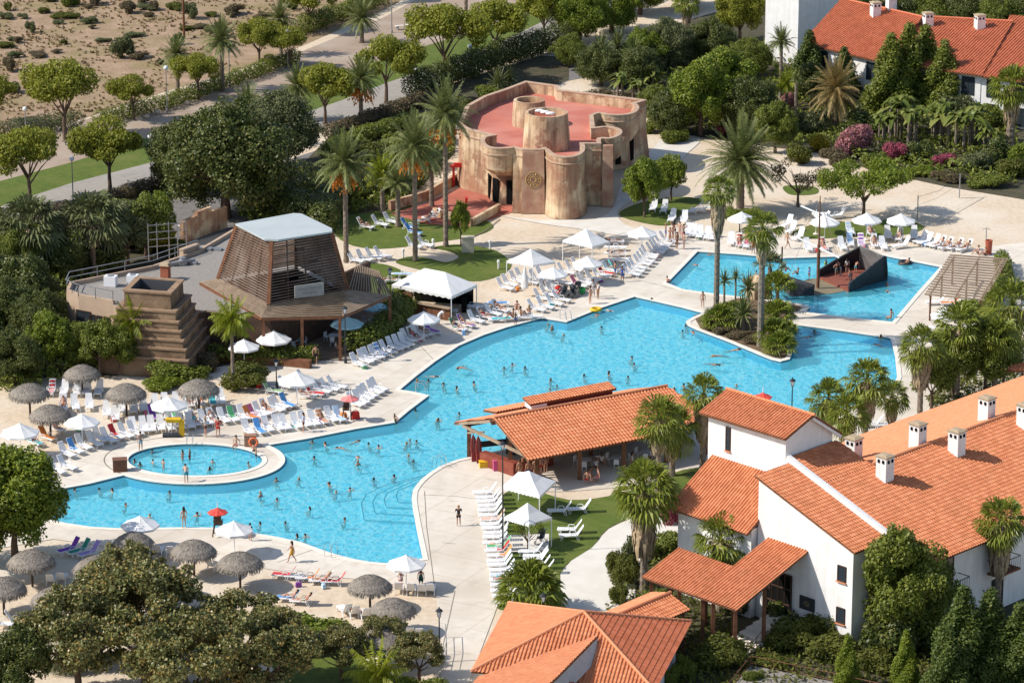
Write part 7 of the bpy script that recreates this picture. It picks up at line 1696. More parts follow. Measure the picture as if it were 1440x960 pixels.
def lrow(x0, y0, x1, y1, n, head, where, pt=.25, pg=.15, flat=0., along='x', tc=None):
    A, B = G(x0, y0), G(x1, y1)
    for i in range(n):
        t = i/max(1, n-1); r_ = random.Random(x0*7+i*101+int(y0)); p = A.lerp(B, t)+Vector((r_.uniform(-.12, .12), r_.uniform(-.15, .15), 0))
        fl = r_.random() < flat; q = r_.random(); tw = None; gs = None
        if q < pt*.62: c = r_.choice(tc or TCOL); tw = (c[0], c[1], r_.choice((0, 0, 1, 2)))
        if r_.random() < pg: gs = 'lie' if fl else r_.choice(('recline', 'recline2'))
        lounger(p, math.radians(head), where, 'white sun loungers '+where, tw, gs, fl, along)
R_ = lrow
R_(503, 514, 568, 485, 9, -46, 'in the row below the terrace hedge', .2, .2)
R_(573, 481, 604, 468, 5, -46, 'under the parasol beside the bar tent', .3, .2)
R_(498, 570, 530, 549, 6, -42, 'in the short row by inner pool corner', .15, 0)
R_(350, 590, 402, 571, 7, -45, 'in the row below the big terrace parasol', .3, .15)
R_(430, 560, 472, 546, 5, -25, 'right of the big terrace parasol', .5, .2)
R_(405, 546, 430, 538, 2, -20, 'under the big terrace parasol', .2, 0)
R_(350, 609, 478, 590, 11, -62, 'in the row nearest upper pool edge', .55, .3)
R_(187, 606, 268, 600, 7, -74, 'in the front row behind the kids pool', .3, .25)
R_(272, 596, 340, 589, 6, -62, 'behind the lifeguard in red', .7, .3)
R_(172, 579, 262, 569, 7, -84, 'in the second row behind the kids pool', .25, .1)
R_(268, 570, 312, 566, 4, -80, 'around the thatched shade by the flowering shrub', .5, .2)
R_(215, 588, 262, 583, 4, -76, 'under the white parasol behind the kids pool', .4, .3)
R_(90, 574, 124, 573, 3, -80, 'between the three left thatched shades', .2, .3)
R_(150, 583, 164, 588, 2, -80, 'beside the dark bag in the left sand', .6, .5)
R_(74, 553, 141, 553, 5, -90, 'in the back row under the leftmost trees', .3, .0)
R_(93, 641, 142, 619, 5, -47, 'in the row left of the kids pool', .3, 0)
R_(150, 620, 190, 610, 4, -47, 'beside the left parasol by kids pool', .6, .4)
R_(77, 664, 93, 660, 2, -40, 'of the pair at far left of the deck', 0, 0)
R_(45, 624, 66, 618, 2, -45, 'beside the leftmost parasol', .6, .6)
R_(75, 606, 98, 598, 2, -45, 'under the second parasol from the left', .7, .6)
R_(643, 464, 704, 439, 6, -36, 'in front of the bar tent', .75, .3)
R_(706, 452, 746, 449, 3, 185, 'below the closed parasol', .5, 0, 1)
R_(626, 440, 700, 430, 3, 0, 'behind the bar tent on the sand', .5, 0, 1)
R_(707, 407, 734, 394, 4, -38, 'in the sand left of the first gazebo', 0, 0)
R_(744, 399, 762, 392, 3, -38, 'under the first gazebo', 0, 0)
R_(752, 438, 788, 425, 4, -28, 'in the front row right of closed parasol', .1, 0)
R_(760, 423, 778, 413, 3, -28, 'in the second row right of closed parasol', 0, 0)
R_(768, 409, 790, 401, 3, -28, 'under the small parasol by the first gazebo', 0, 0)
R_(795, 386, 812, 378, 3, -30, 'under the second gazebo', 0, 0)
R_(812, 404, 822, 401, 2, -30, 'beside the buggy group', .3, 0)
R_(826, 398, 856, 384, 5, -32, 'under the parasol by the float carrier', .2, 0)
R_(862, 343, 868, 369, 4, 0, 'right of the second gazebo on the sand', .3, .4, 1, 'y')
R_(884, 388, 905, 369, 5, -22, 'left of the ship pool corner', .05, 0)
R_(908, 365, 936, 341, 7, -22, 'behind the ship pool corner', .1, .15)
R_(967, 330, 1002, 336, 5, -98, 'in the far row between lawn and ship pool', 0, 0)
R_(1028, 343, 1050, 347, 3, -95, 'beside the red lifeguard across the ship pool', .7, .2, tc=[TCOL[0], TCOL[1]])
R_(920, 295, 933, 297, 2, -100, 'of the pair beside small lawn tree', 0, 0)
R_(947, 310, 964, 312, 2, -100, 'of the pair in front of the lawn', 0, 0)
R_(975, 300, 1003, 296, 3, 175, 'in shade beside the broad date palm', 0, 0)
R_(1016, 305, 1050, 312, 3, -60, 'in shade under the broad date palm', 0, 0)
R_(1106, 318, 1122, 336, 3, -120, 'in the shade left of the ship mast', 0, 0, 0, 'y')
R_(1134, 352, 1182, 350, 3, -82, 'behind the ship mast', .2, .3)
R_(1195, 345, 1228, 346, 3, -88, 'behind the ship stern', .5, .3)
R_(1196, 328, 1224, 332, 2, -80, 'under the left beach parasol', .4, .2)
R_(1242, 349, 1248, 334, 2, -88, 'between the two beach parasols', 0, 0, 0, 'y')
R_(1264, 337, 1284, 334, 2, -100, 'under the right beach parasol', .3, .4)
R_(1268, 348, 1276, 349, 1, 205, 'lying alone right of the beach parasols', 0, 0)
R_(1295, 341, 1312, 346, 3, -135, 'by the right beach sand', 0, .2)
R_(1320, 348, 1357, 352, 4, -140, 'at the head of the slatted pergola', .2, .8)
R_(1155, 312, 1180, 306, 2, 200, 'lying in the sand behind the tilted parasol', 0, 0)
R_(499, 369, 535, 363, 4, -32, 'in the shade by the leftmost tall palm', 0, 0)
R_(582, 349, 597, 347, 2, -36, 'of the pair behind the middle tall palm', 0, 0)
R_(513, 322, 550, 314, 3, -32, 'in the deep shade between palm trunks', .2, .3)
R_(572, 322, 580, 330, 2, -32, 'with blue towels under the palms', 1, 0, tc=[TCOL[2]])
R_(598, 313, 608, 309, 2, 200, 'by the fort terrace wall in palm shade', .2, 1)
R_(548, 398, 566, 390, 2, 0, 'between the slatted eave and the bar tent', .6, .5, 1)
R_(687, 697, 697, 741, 8, 182, 'in the top third of the walkway column', .3, .12, 0, 'y')
R_(698, 747, 706, 792, 8, 182, 'in the middle of the walkway column', .5, .25, 0, 'y')
R_(707, 798, 714, 850, 8, 182, 'at the bottom of the walkway column', .3, .3, 0, 'y')
R_(752, 779, 764, 805, 5, 180, 'on the grass below the spindly tree', 0, 0, 0, 'y')
R_(803, 748, 806, 757, 2, 180, 'of the pair on grass beside the tents', 0, 0, 0, 'y')
R_(792, 722, 818, 720, 2, 182, 'on the grass by the pool bar', .3, 0)
R_(404, 812, 472, 822, 5, 172, 'in the sand beside the ladder', .8, .1, tc=[TCOL[0], TCOL[0], TCOL[4]])
R_(408, 846, 428, 849, 2, 172, 'in the sand right of the bronze trees', .8, .6)
R_(484, 864, 512, 868, 3, 110, 'in the sand left of the crossing thatched shades', .7, .8)
R_(563, 832, 606, 835, 4, 90, 'under the near white parasol', .1, 0)
R_(577, 895, 592, 896, 2, 90, 'in the shade of the hidden thatched shade', .5, 0)
R_(416, 922, 430, 917, 2, -50, 'of the pair on the small bottom lawn', 0, 0)
R_(222, 780, 240, 781, 2, 90, 'between bronze tree and thatched shade', 0, 0)
R_(298, 800, 314, 803, 2, 60, 'between the two near thatched shades', .4, 0)
R_(3, 882, 22, 878, 2, 0, 'at the bottom left sand', 0, 0)
R_(72, 822, 86, 818, 2, 90, 'in the deep shade of left thatched shades', 0, 0)
R_(1316, 465, 1336, 505, 5, 185, 'below the slatted pergola', .1, .1, 0, 'y')
R_(1318, 428, 1376, 432, 4, 185, 'inside the slatted pergola', .5, .3)
R_(1228, 600, 1290, 602, 4, 180, 'behind the chimneys at the pool corner', .2, .1)
# coloured loungers
def padded(px, py, ang, cn, cc):
    o = copy_tree(proto_lounger); o.location = G(px, py); o.rotation_euler.z = math.radians(ang); o['category'] = 'sun lounger'; o['label'] = 'sun lounger draped in bright %s cloth beside the left shade' % cn
    t = mkobj('cushion', TW[0], o); t.color = (*cc, 1)
for x, y, cn, cc in ((99, 776, 'purple', (.20, .04, .42)), (114, 778, 'green', (.03, .28, .20)), (128, 781, 'lilac', (.38, .28, .60))): padded(x, y, -140, cn, cc)
padded(381, 553, -20, 'pale green', (.30, .45, .22))

# ---------------------------------------------------------------- parasols, thatched shades, tents
def canopy_mesh(R, h0, h1, n=8, val=.16, sag=.04):
    mb = MB(); V = [(0, 0, h1)]; F = []
    for j, t in ((1, .5), (2, 1.0)):
        for k in range(n*2):
            a = PI*k/n; r = R*t*(1 if k % 2 == 0 else math.cos(PI/n)*.985); z = h1+(h0-h1)*t-(0 if k % 2 == 0 else -.0)-sag*(t*(1-t))*4-(.02 if k % 2 else 0)
            V.append((r*math.cos(a), r*math.sin(a), z))
    m = n*2
    for k in range(m): F.append((0, 1+k, 1+(k+1) % m)); F.append((1+k, 1+m+k, 1+m+(k+1) % m, 1+(k+1) % m))
    b = len(V)
    for k in range(m): x, y, z = V[1+m+k]; V.append((x*1.005, y*1.005, z-val))
    for k in range(m): F.append((1+m+k, b+k, b+(k+1) % m, 1+m+(k+1) % m))
    mb.add(V, F); return mb
CANW = mesh_of(canopy_mesh(1.5, 2.05, 2.8), 'canopy', M_canvas); CANR = mesh_of(canopy_mesh(.8, 2.0, 2.4, 8, .06), 'canopy', M_redcanvas); CANP = mesh_of(canopy_mesh(.8, 2.0, 2.4, 8, .06), 'canopy', M_pinkcanvas); CANB = mesh_of(canopy_mesh(1.45, 2.1, 2.75), 'canopy', M_bluecanvas)
POLE = mesh_of(MB().tube([(0, 0, 0), (0, 0, 2.85)], .035, 8), 'pole', M_plastic)
bs = MB(); bs.lathe((0, 0, 0), [(.32, 0), (.32, .07), (.10, .12), (.06, .3), (.01, .3)], 12); PBASE = mesh_of(bs, 'base', M_deck2)
rb_ = MB()
for k in range(8): a = PI*k/4; rb_.beam((0, 0, 2.5), (1.4*math.cos(a), 1.4*math.sin(a), 2.08), .025)
RIBS = mesh_of(rb_, 'ribs', M_palewood)
def parasol(px, py, me, label, h=2.15, sc=1.0, tilt=None):
    p = G(px, py, h*sc); o = empty('parasol', (p.x, p.y, 0), rnd.uniform(0, .8), label, 'parasol', None, sc)
    mkobj('pole', POLE, o); mkobj('base', PBASE, o); c = mkobj('canopy', me, o)
    if me in (CANW, CANB): mkobj('ribs', RIBS, o)
    if tilt: c.rotation_euler = tilt
    return o
for x, y, lb, s_ in ((28, 606, 'leftmost white parasol over the sand', 1.08), (115, 592, 'white parasol between the left thatched shade and deck', 1.0), (237, 568, 'white parasol behind the kids pool', 1.05), (197, 736, 'white parasol at the near pool rim, over the bronze tree', 1.0), (329, 743, 'white parasol right of the small red one at near rim', 1.0), (571, 791, 'white parasol at the near right corner of the main pool', 1.0), (417, 533, 'large white parasol below the restaurant terrace', 1.12), (596, 447, 'white parasol beside the bar tent', 1.0), (903, 327, 'white parasol between plaza and ship pool corner', 1.0), (1219, 308, 'left of the two white parasols on the beach edge', 1.0), (1267, 309, 'right of the two white parasols on the beach edge', 1.0), (1160, 311, 'white parasol behind the ship mast', 1.0), (1148, 303, 'white parasol half hidden and tilted behind the mast', .9), (778, 384, 'small white parasol right of the first gazebo', .95), (826, 369, 'white parasol below the second gazebo', .98), (343, 486, 'white parasol at the left of the terrace', .95), (1330, 442, 'white parasol below the slatted pergola', .95), (1043, 306, 'off-white parasol behind the left island palm', .95), (1128, 452+0, None, 0)):
    if lb: parasol(x, y, CANW, lb, sc=s_, tilt=(0, .45, 0) if 'tilted' in lb else None)
parasol(385, 475, CANW, 'broad white parasol in the middle of the restaurant terrace', sc=1.05)
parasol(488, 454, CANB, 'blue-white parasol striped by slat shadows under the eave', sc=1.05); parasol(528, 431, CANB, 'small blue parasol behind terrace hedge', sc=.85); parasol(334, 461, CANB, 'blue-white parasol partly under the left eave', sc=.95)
parasol(306, 718, CANR, 'small red parasol over the lifeguard seat at near rim', h=2.1); parasol(492, 559, CANP, 'small faded red parasol over the lifeguard seat on the upper deck', h=2.1); parasol(1073, 556, CANR, 'small red parasol above the white tower roof', h=2.1)
# closed parasol
cp = empty('closed_parasol', G(738, 416), 0, 'closed white parasol beside the first gazebo', 'parasol'); mkobj('pole', POLE, cp)
mb = MB(); mb.lathe((0, 0, 0), [(.30, .75), (.36, .9), (.30, 1.6), (.18, 2.3), (.06, 2.85), (.01, 2.9)], 9); mb.build('canopy', M_canvas, cp)
# thatch
def thatch_mesh(seed):
    r_ = random.Random(seed); mb = MB(); mb.lathe((0, 0, 0), [(1.72, 2.02), (1.80, 2.12), (1.5, 2.42), (1.0, 2.72), (.45, 2.92), (.01, 2.98)], 20, cap=False); V = mb.v; F = mb.f
    for k in range(1500):
        a = r_.uniform(0, 2*PI); t = r_.random()**.6; r0 = 1.75*t; z0 = 2.98-.86*t**1.9+.04; L = r_.uniform(.3, .6); w = r_.uniform(.025, .06)
        d = Vector((math.cos(a), math.sin(a), 0)); s_ = Vector((-d.y, d.x, 0)); p = d*r0+Vector((0, 0, z0)); sl = -.25-1.1*t; q = p+(d+Vector((0, 0, sl))).normalized()*L+Vector((r_.uniform(-.06, .06), r_.uniform(-.06, .06), r_.uniform(-.02, .10))); b = len(V)
        V += [tuple(p-s_*w), tuple(p+s_*w), tuple(q+s_*w*.4), tuple(q-s_*w*.4)]; F.append((b, b+1, b+2, b+3))
    for k in range(520):
        a = r_.uniform(0, 2*PI); d = Vector((math.cos(a), math.sin(a), 0)); s_ = Vector((-d.y, d.x, 0)); p = d*1.78+Vector((0, 0, 2.12)); q = p+d*r_.uniform(0, .12)+Vector((0, 0, -r_.uniform(.15, .52))); w = .04; b = len(V)
        V += [tuple(p-s_*w), tuple(p+s_*w), tuple(q+s_*w*.4), tuple(q-s_*w*.4)]; F.append((b, b+1, b+2, b+3))
    return mesh_of(mb, 'thatch_roof', M_thatch)
THM = [thatch_mesh(i) for i in range(3)]; THP = mesh_of(MB().tube([(0, 0, 0), (0, 0, 2.9)], .10, 8), 'post', M_darkwood)
for i, (x, y, s_, lb) in enumerate(((41, 548, 1.0, 'dark shaded thatched shade at the left'), (115, 521, .92, 'thatched shade furthest back under trees'), (177, 548, 1.0, 'thatched shade right of the back lounger row'), (279, 542, 1.02, 'thatched shade beside flowering shrub'), (70, 578, 1.0, 'thatched shade above the second parasol from the left'), (44, 783, 1.02, 'half shaded thatched shade under left tree'), (4, 822, 1.0, 'thatched shade cut by the left margin'), (76, 836, .98, 'thatched shade in the sand left of bronze trees'), (272, 769, 1.0, 'thatched shade behind the bronze tree, near pool rim'), (337, 786, 1.0, 'thatched shade below the near rim parasol'), (520, 818, .95, 'left of the two thatched shades by the near white parasol'), (552, 851, .97, 'right and nearer of the two thatched shades by the near white parasol'), (540, 893, 1.05, 'thatched shade behind olive trees at bottom'), (136, 792, 1.0, 'thatched shade hidden behind bronze tree tops, left'), (228, 804, .95, 'thatched shade hidden behind bronze tree tops, right'), (187, 757, .9, 'thatched shade just under the near left parasol'))):
    p = G(x, y, 2.3*s_); o = empty('thatched_shade', (p.x, p.y, 0), rnd.uniform(0, 6), lb, 'parasol', None, s_*.94); mkobj('thatch_roof', THM[i % 3], o); mkobj('post', THP, o)
def tent(corners, h, ap, name, label, ridge=None, val=.22):
    c = sum(corners, Vector())/4; c.z = 0; o = empty(name, c, 0, label, 'tent'); C = [Vector((p.x, p.y, 0))-c for p in corners]
    mb = MB(); tops = [Vector((p.x, p.y, h)) for p in C]
    if ridge: R0_, R1_ = Vector((ridge[0].x, ridge[0].y, 0))-c, Vector((ridge[1].x, ridge[1].y, 0))-c; R0_.z = R1_.z = ap; apex = [R0_, R1_, R1_, R0_]
    else: apex = [Vector((0, 0, ap))]*4
    for i in range(4):
        a, b = tops[i], tops[(i+1) % 4]; m = (a+b)/2+Vector((0, 0, .03))
        if ridge:
            pa, pb = apex[i], apex[(i+1) % 4]
            if (pa-pb).length < 1e-4: mb.add([a, b, pa], [(0, 1, 2)])
            else: mb.add([a, b, pb, pa], [(0, 1, 2, 3)])
        else:
            q1, q2 = a.lerp(apex[i], .5)-Vector((0, 0, .07)), b.lerp(apex[i], .5)-Vector((0, 0, .07)); mb.add([a, b, q2, q1, apex[i]], [(0, 1, 2, 3), (3, 2, 4)])
        n = 10
        for k in range(n):
            p, q = a.lerp(b, k/n), a.lerp(b, (k+1)/n); dn = Vector((0, 0, -val)); mb.add([p, q, q+dn*.75, (p+q)/2+dn*1.1, p+dn*.75], [(0, 1, 2, 3, 4)])
    mb.build('canopy', M_canvas, o)
    for p in C: q = MB(); q.tube([(p.x*.985, p.y*.985, 0), (p.x*.985, p.y*.985, h)], .045, 6); q.build('leg', M_plastic, o)
    return o
def gz_tent(lx, ly, fx, fy, rx, ry, h, ap, label):
    L_, F_, Rr = G(lx, ly, h), G(fx, fy, h), G(rx, ry, h); return tent([L_, F_, Rr, L_+Rr-F_], h, ap, 'gazebo', label)
gz_tent(712, 367, 749.5, 372.5, 781, 368, 2.35, 3.6, 'white gazebo tent left of the pair on sand')
gz_tent(791, 338, 833, 346.5, 857, 339.5, 2.35, 3.6, 'white gazebo tent right of the pair on sand')
gz_tent(706, 684, 759, 697.5, 781.5, 676, 2.4, 3.5, 'white gazebo tent beside the pool bar')
gz_tent(708, 727, 744, 737, 776, 727, 2.4, 3.6, 'white gazebo tent on the grass behind spindly tree')
L_, F_, Rr = G(551, 400, 2.55), G(635, 416.5, 2.55), G(671, 400, 2.55)
bt = tent([L_, F_, Rr, L_+Rr-F_], 2.55, 3.75, 'bar_tent', 'large white tent over the wooden beach bar', ridge=(G(597, 377, 3.75), G(626, 382.5, 3.75)), val=.3)
bt.children
bk = empty('beach_bar', G(610, 445), 0, 'brown wooden beach bar counter under the large white tent', 'bar')
def kk(mb, n_, m_): return fixloc(mb.build(n_, m_, bk), bk)
A_, B_, C_ = G(567, 439), G(634, 450), G(668, 434)
mb = MB(); mb.beam(G(580, 440)+Vector((0, 0, .55)), B_+Vector((0, 0, .55)), .35, 1.1); kk(mb, 'counter', M_wood)
mb = MB(); mb.beam(G(580, 440)+Vector((0, -.1, 1.13)), B_+Vector((0, -.1, 1.13)), .6, .07); kk(mb, 'counter_top', M_palewood)
mb = MB()
for k in range(5): p = G(580, 440).lerp(B_, k/4); mb.beam(p+Vector((.07, -.2, 0)), p+Vector((.07, -.2, 1.1)), .1)
kk(mb, 'counter_post', M_darkwood)
mb = MB(); mb.beam(A_+Vector((0, 0, 1.0)), G(580, 441)+Vector((0, 0, 1.0)), .3, 2.0); kk(mb, 'end_cabinet', M_wood)
mb = MB(); mb.beam(A_+Vector((1, 4, .95)), C_+Vector((-.2, 1.2, .95)), .3, 1.9); mb.beam(C_+Vector((-1, 1, .75)), C_+Vector((-1, -1.2, .75)), .5, 1.5); kk(mb, 'back_cabinet', M_black)

# ---------------------------------------------------------------- street furniture
def globe_lamp(px, py, top, lb):
    sc_ = (py+1148)*.9527/100*.955; h = (py-top)/sc_; o = empty('globe_lamp', G(px, py), 0, lb, 'street lamp'); m = MB(); m.tube([(0, 0, 0), (0, 0, h-.2)], [.075, .05], 8); m.lathe((0, 0, 0), [(.14, 0), (.12, .3), (.06, .35)], 8); m.lathe((0, 0, h-.3), [(.05, 0), (.16, .1), (.16, .14)], 8); m.build('pole', M_metal, o)
    g = MB(); g.ell((0, 0, h), (.27, .27, .27), 14, 9); g.build('globe', M_globe, o, True)
for x, y, t, lb in ((235, 157, 97, 'globe lamp on the promenade between two small trees'), (37, 200, 154, 'globe lamp at the far left of the promenade'), (103, 284, 224, 'globe lamp by the lower grey path, left one'), (213, 255, 193, 'globe lamp beside the huge dark tree'), (323, 122, 72, 'globe lamp just right of promenade palm'), (405, 97, 45, 'globe lamp at the right bend of the promenade'), (732, 76, 20, 'globe lamp on the grey path beside the tall hedge'), (661, 104, 66, 'lamp post under the broad open tree'), (585, 130, 98, 'lamp post near the forked tree'), (551, 46, -6, 'lamp post by the bench at the top')): globe_lamp(x, y, t, lb)
def lantern(px, py, top, lb, two=False):
    sc_ = (py+1148)*.9527/100*.955; h = (py-top)/sc_; o = empty('street_lantern', G(px, py), 0, lb, 'street lamp'); m = MB(); m.tube([(0, 0, 0), (0, 0, h-.75)], [.07, .045], 8); m.lathe((0, 0, 0), [(.15, 0), (.13, .35), (.07, .5)], 8); m.build('pole', M_dark, o)
    q = MB(); q.lathe((0, 0, h-.75), [(.06, 0), (.13, .05)], 6)
    for k in range(4): a = PI/4+k*PI/2; q.beam((.11*math.cos(a), .11*math.sin(a), h-.70), (.23*math.cos(a), .23*math.sin(a), h-.25), .03)
    q.lathe((0, 0, h-.25), [(.30, 0), (.18, .14), (.05, .22), (.03, .32), (.01, .34)], 6); ln = q.build('lantern', M_dark, o)
    g = MB(); g.lathe((0, 0, h-.69), [(.10, 0), (.20, .42)], 6); g.build('glass', M_globe, ln)
for x, y, t, lb in ((707, 778, 618, 'tall black lantern beside the white gazebos'), (1113, 598, 531, 'black lantern standing by the pool behind white tower'), (549, 440, 376, 'black lantern left of the bar tent'), (486, 510, 430, 'black lantern at the corner of the slatted eave'), (618, 930, 852, 'black lantern at the bottom beside the walkway'), (764, 880, 832, 'black lantern half hidden by low fan palm'), (389, 546, 504, 'black lantern beside the big terrace parasol')): lantern(x, y, t, lb)
def bench(px, py, rz, lb):
    o = empty('park_bench', G(px, py), rz, lb, 'bench'); m = MB()
    for k in range(4): m.box((0, -.2+k*.13, .46), (2.0, .11, .05))
    m.build('seat', M_deck2, o)
    for s in (-1, 1): q = MB(); q.box((s*.7, 0, .22), (.14, .5, .44)); q.build('leg', M_metal, o)
bench(566, 41, .5, 'pale bench on the promenade, left one'); bench(603, 25, .5, 'pale bench on the promenade, right one'); bench(748, 68, .5, 'pale bench beside the grey path at the top')
def bin_(px, py, r, h, mat, lb, z=0):
    o = MB(); o.lathe((0, 0, 0), [(r*.85, 0), (r, h*.9), (r*1.08, h*.92), (r*1.08, h), (r*.8, h), (r*.75, h*.7), (.01, h*.7)], 12); q = o.build('litter_bin', mat); q.location = G(px, py); tag(q, lb, 'bin')
bin_(575, 32, .35, 1.2, M_dark, 'dark litter bin between the promenade benches'); bin_(364, 544, .32, 1.15, M_red, 'red litter bin by the flowering shrub'); bin_(1390, 357, .35, 1.4, pm('rust_red', (.36, .09, .05), None), 'rust red bin by the beach shower'); bin_(696, 690, .3, .5, M_orange, 'orange flower pot beside gazebo') if False else None
for i, (x, y) in enumerate(((71, 203), (207, 166), (221, 160), (263, 147), (520, 70), (612, 128))):
    m = MB(); m.lathe((0, 0, 0), [(.28, 0), (.34, .22), (.2, .42), (.01, .45)], 8); o = m.build('planting_stone', M_sand); o.location = G(x, y); in_row(('small pale stone', 'beside the promenade trees', 'stones by the promenade'), tag(o, None, 'stone'))
m = MB(); m.tube([(0, 0, 0), (0, 0, 11)], [.17, .12], 8); m.box((0, 0, 10.4), (1.8, .12, .12)); o = m.build('utility_pole', M_wood); o.location = G(259, 54); tag(o, 'thin brown wooden pole on the dry hillside', 'utility pole')
# box and lifebuoy at the kids pool
def crate(px, py, sx, sy, sz, mat, lb, name, rz=.15):
    o = empty(name, G(px, py), rz, lb, 'box'); m = MB(); m.box((0, 0, sz/2), (sx, sy, sz)); m.build('body', mat, o); q = MB(); q.box((0, 0, sz+.03), (sx+.06, sy+.06, .06)); q.build('lid', mat, o)
    w_ = MB()
    for k in range(5): w_.box((-sx/2+sx*(k+.5)/5, -sy/2-.012, sz/2), (sx/5*.86, .02, sz*.9))
    w_.build('boards', mat, o); return o
M_rustbox = pm('rust_brown_panel', (.19, .09, .055), (.14, .065, .04), 3, .8)
crate(169, 661, 1.15, .8, .95, M_rustbox, 'dark brown box on the left rim of the kids pool', 'pump_box')
crate(352, 626, .95, .6, .9, pm('tan_box', (.36, .20, .13), (.30, .16, .10), 3), 'tan box behind the orange lifebuoy', 'pump_box', 0)
def ring(r, t, n=18, m=8):
    V = []; F = []
    for i in range(n):
        a = 2*PI*i/n
        for k in range(m): b = 2*PI*k/m; V.append(((r+t*math.cos(b))*math.cos(a), (r+t*math.cos(b))*math.sin(a), t*math.sin(b)))
    for i in range(n):
        for k in range(m): F.append((i*m+k, ((i+1) % n)*m+k, ((i+1) % n)*m+(k+1) % m, i*m+(k+1) % m))
    q = MB(); q.add(V, F); return q
o = ring(.33, .09).build('lifebuoy', pm('lifebuoy_orange', (.72, .16, .05), None), None, True); o.rotation_euler = (PI/2-.1, 0, 0); o.location = G(357, 626)+Vector((0, -.45, .45)); tag(o, 'orange lifebuoy leaning on the tan box by the kids pool', 'lifebuoy')
for a in range(4):
    q = MB(); an = a*PI/2+.6; q.lathe((.33*math.cos(an), .33*math.sin(an), 0), [(.1, -.05), (.102, 0), (.1, .05)], 8); q.build('band', M_white, o)
o = ring(.42, .15).build('swim_ring', M_yellow, None, True); o.location = G(838, 437)+Vector((0, 0, .15)); tag(o, 'yellow inflatable ring lying on the upper deck', 'swim ring')
o = ring(.52, .2).build('swim_ring', M_dark, None, True); o.location = G(1273, 368, 0)+Vector((0, 0, -.1)); tag(o, 'black inflatable ring floating in the ship pool', 'swim ring')
person(1273, 370, 'recline', 200, -.12, ('shorts',), label='person floating in the black inflatable ring', sc=.9)
q = MB(); q.slab([(-.3, -.9, .08), (.3, -.9, .08), (.34, 0, .08), (.26, .8, .08), (0, 1.0, .08), (-.26, .8, .08), (-.34, 0, .08)], .08); o = q.build('float_board', pm('turquoise_foam', (.08, .50, .46), None)); o.location = G(860, 386)+Vector((0, 0, .9)); o.rotation_euler = (.3, .9, .5); tag(o, 'turquoise body board held by the man in blue shorts', 'body board')
# yellow rescue trolley
o = empty('rescue_trolley', G(250, 613), 0, 'black and yellow rescue trolley behind the kids pool', 'trolley')
q = MB(); q.box((.35, 0, .75), (.45, .2, 1.4)); q.build('spine_board', M_yellow, o); q = MB(); q.box((-.5, 0, .12), (1.5, .7, .2)); q.build('base', M_dark, o); q = MB(); q.box((-.35, 0, 1.35), (1.1, .5, .18)); q.box((-.35, 0, 1.52), (1.3, .6, .1)); q.build('tray', M_yellow, o); q = MB(); q.tube([(-.5, 0, .2), (-.4, 0, 1.3)], .05, 6); q.build('post', M_metal, o)
# lifeguard seats
def guard_chair(px, py, lb, rz=0, mat=M_darkwood):
    o = empty('lifeguard_chair', G(px, py), rz, lb, 'chair'); q = MB(); q.box((0, 0, .95), (.6, .6, .07)); q.build('seat', mat, o); q = MB(); q.box((0, .3, 1.35), (.6, .06, .8)); q.build('backrest', mat, o)
    for a, b in ((-1, -1), (1, -1), (1, 1), (-1, 1)): l = MB(); l.beam((a*.4, b*.4, 0), (a*.27, b*.27, .95), .07); l.build('leg', mat, o)
    for s in (-1, 1): l = MB(); l.beam((s*.32, -.28, 1.2), (s*.32, .3, 1.2), .07); l.beam((s*.32, -.25, .95), (s*.32, -.25, 1.2), .06); l.build('armrest', mat, o)
guard_chair(307, 752, 'dark lifeguard chair under the small red parasol at near rim', 3.1); guard_chair(488, 590, 'dark lifeguard chair under the faded red parasol', 0)
q = MB(); q.lathe((0, 0, 0), [(.28, 0), (.34, .3), (.26, .55), (.12, .62), (.01, .62)], 10); o = q.build('bag', M_orange); o.location = G(483, 589); tag(o, 'orange bag beside the upper lifeguard chair', 'bag')
q = MB(); q.box((0, 0, .3), (.7, .5, .6), .3, .8); q.tube([(-.2, 0, .6), (0, 0, .8), (.2, 0, .6)], .03); o = q.build('bag', M_red); o.location = G(500, 588); tag(o, 'red bag beside the upper lifeguard chair', 'bag')
# pushchairs by the parasol
def buggy(px, py, rz, col, cn, lb):
    o = empty('pushchair', G(px, py), rz, lb, 'pushchair'); q = MB(); q.tube([(-.45, -.25, .1), (.2, -.25, .95), (.45, -.25, 1.05)], .025, 5); q.tube([(-.45, .25, .1), (.2, .25, .95), (.45, .25, 1.05)], .025, 5); q.tube([(.45, -.25, 1.05), (.45, .25, 1.05)], .03, 5); q.tube([(.35, -.25, .1), (-.1, -.25, .6)], .022, 5); q.tube([(.35, .25, .1), (-.1, .25, .6)], .022, 5); q.build('frame', M_metal, o)
    q = MB(); q.slab([(-.35, -.22, .5), (.1, -.22, .5), (.1, .22, .5), (-.35, .22, .5)], .05); q.slab([(.1, -.22, .5), (.28, -.22, .95), (.28, .22, .95), (.1, .22, .5)], .05); q.build('seat', col, o)
    q = MB(); q.lathe((.08, 0, .85), [(.36, 0), (.30, .2), (.16, .32), (.01, .36)], 10, 1, .8); q.build('hood', col, o)
    for x_, y_ in ((-.45, -.27), (-.45, .27), (.35, -.27), (.35, .27)):
        w_ = ring(.11, .03, 12, 6).build('wheel', M_dark, o); w_.rotation_euler = (PI/2, 0, 0); w_.location = (x_, y_, .12)
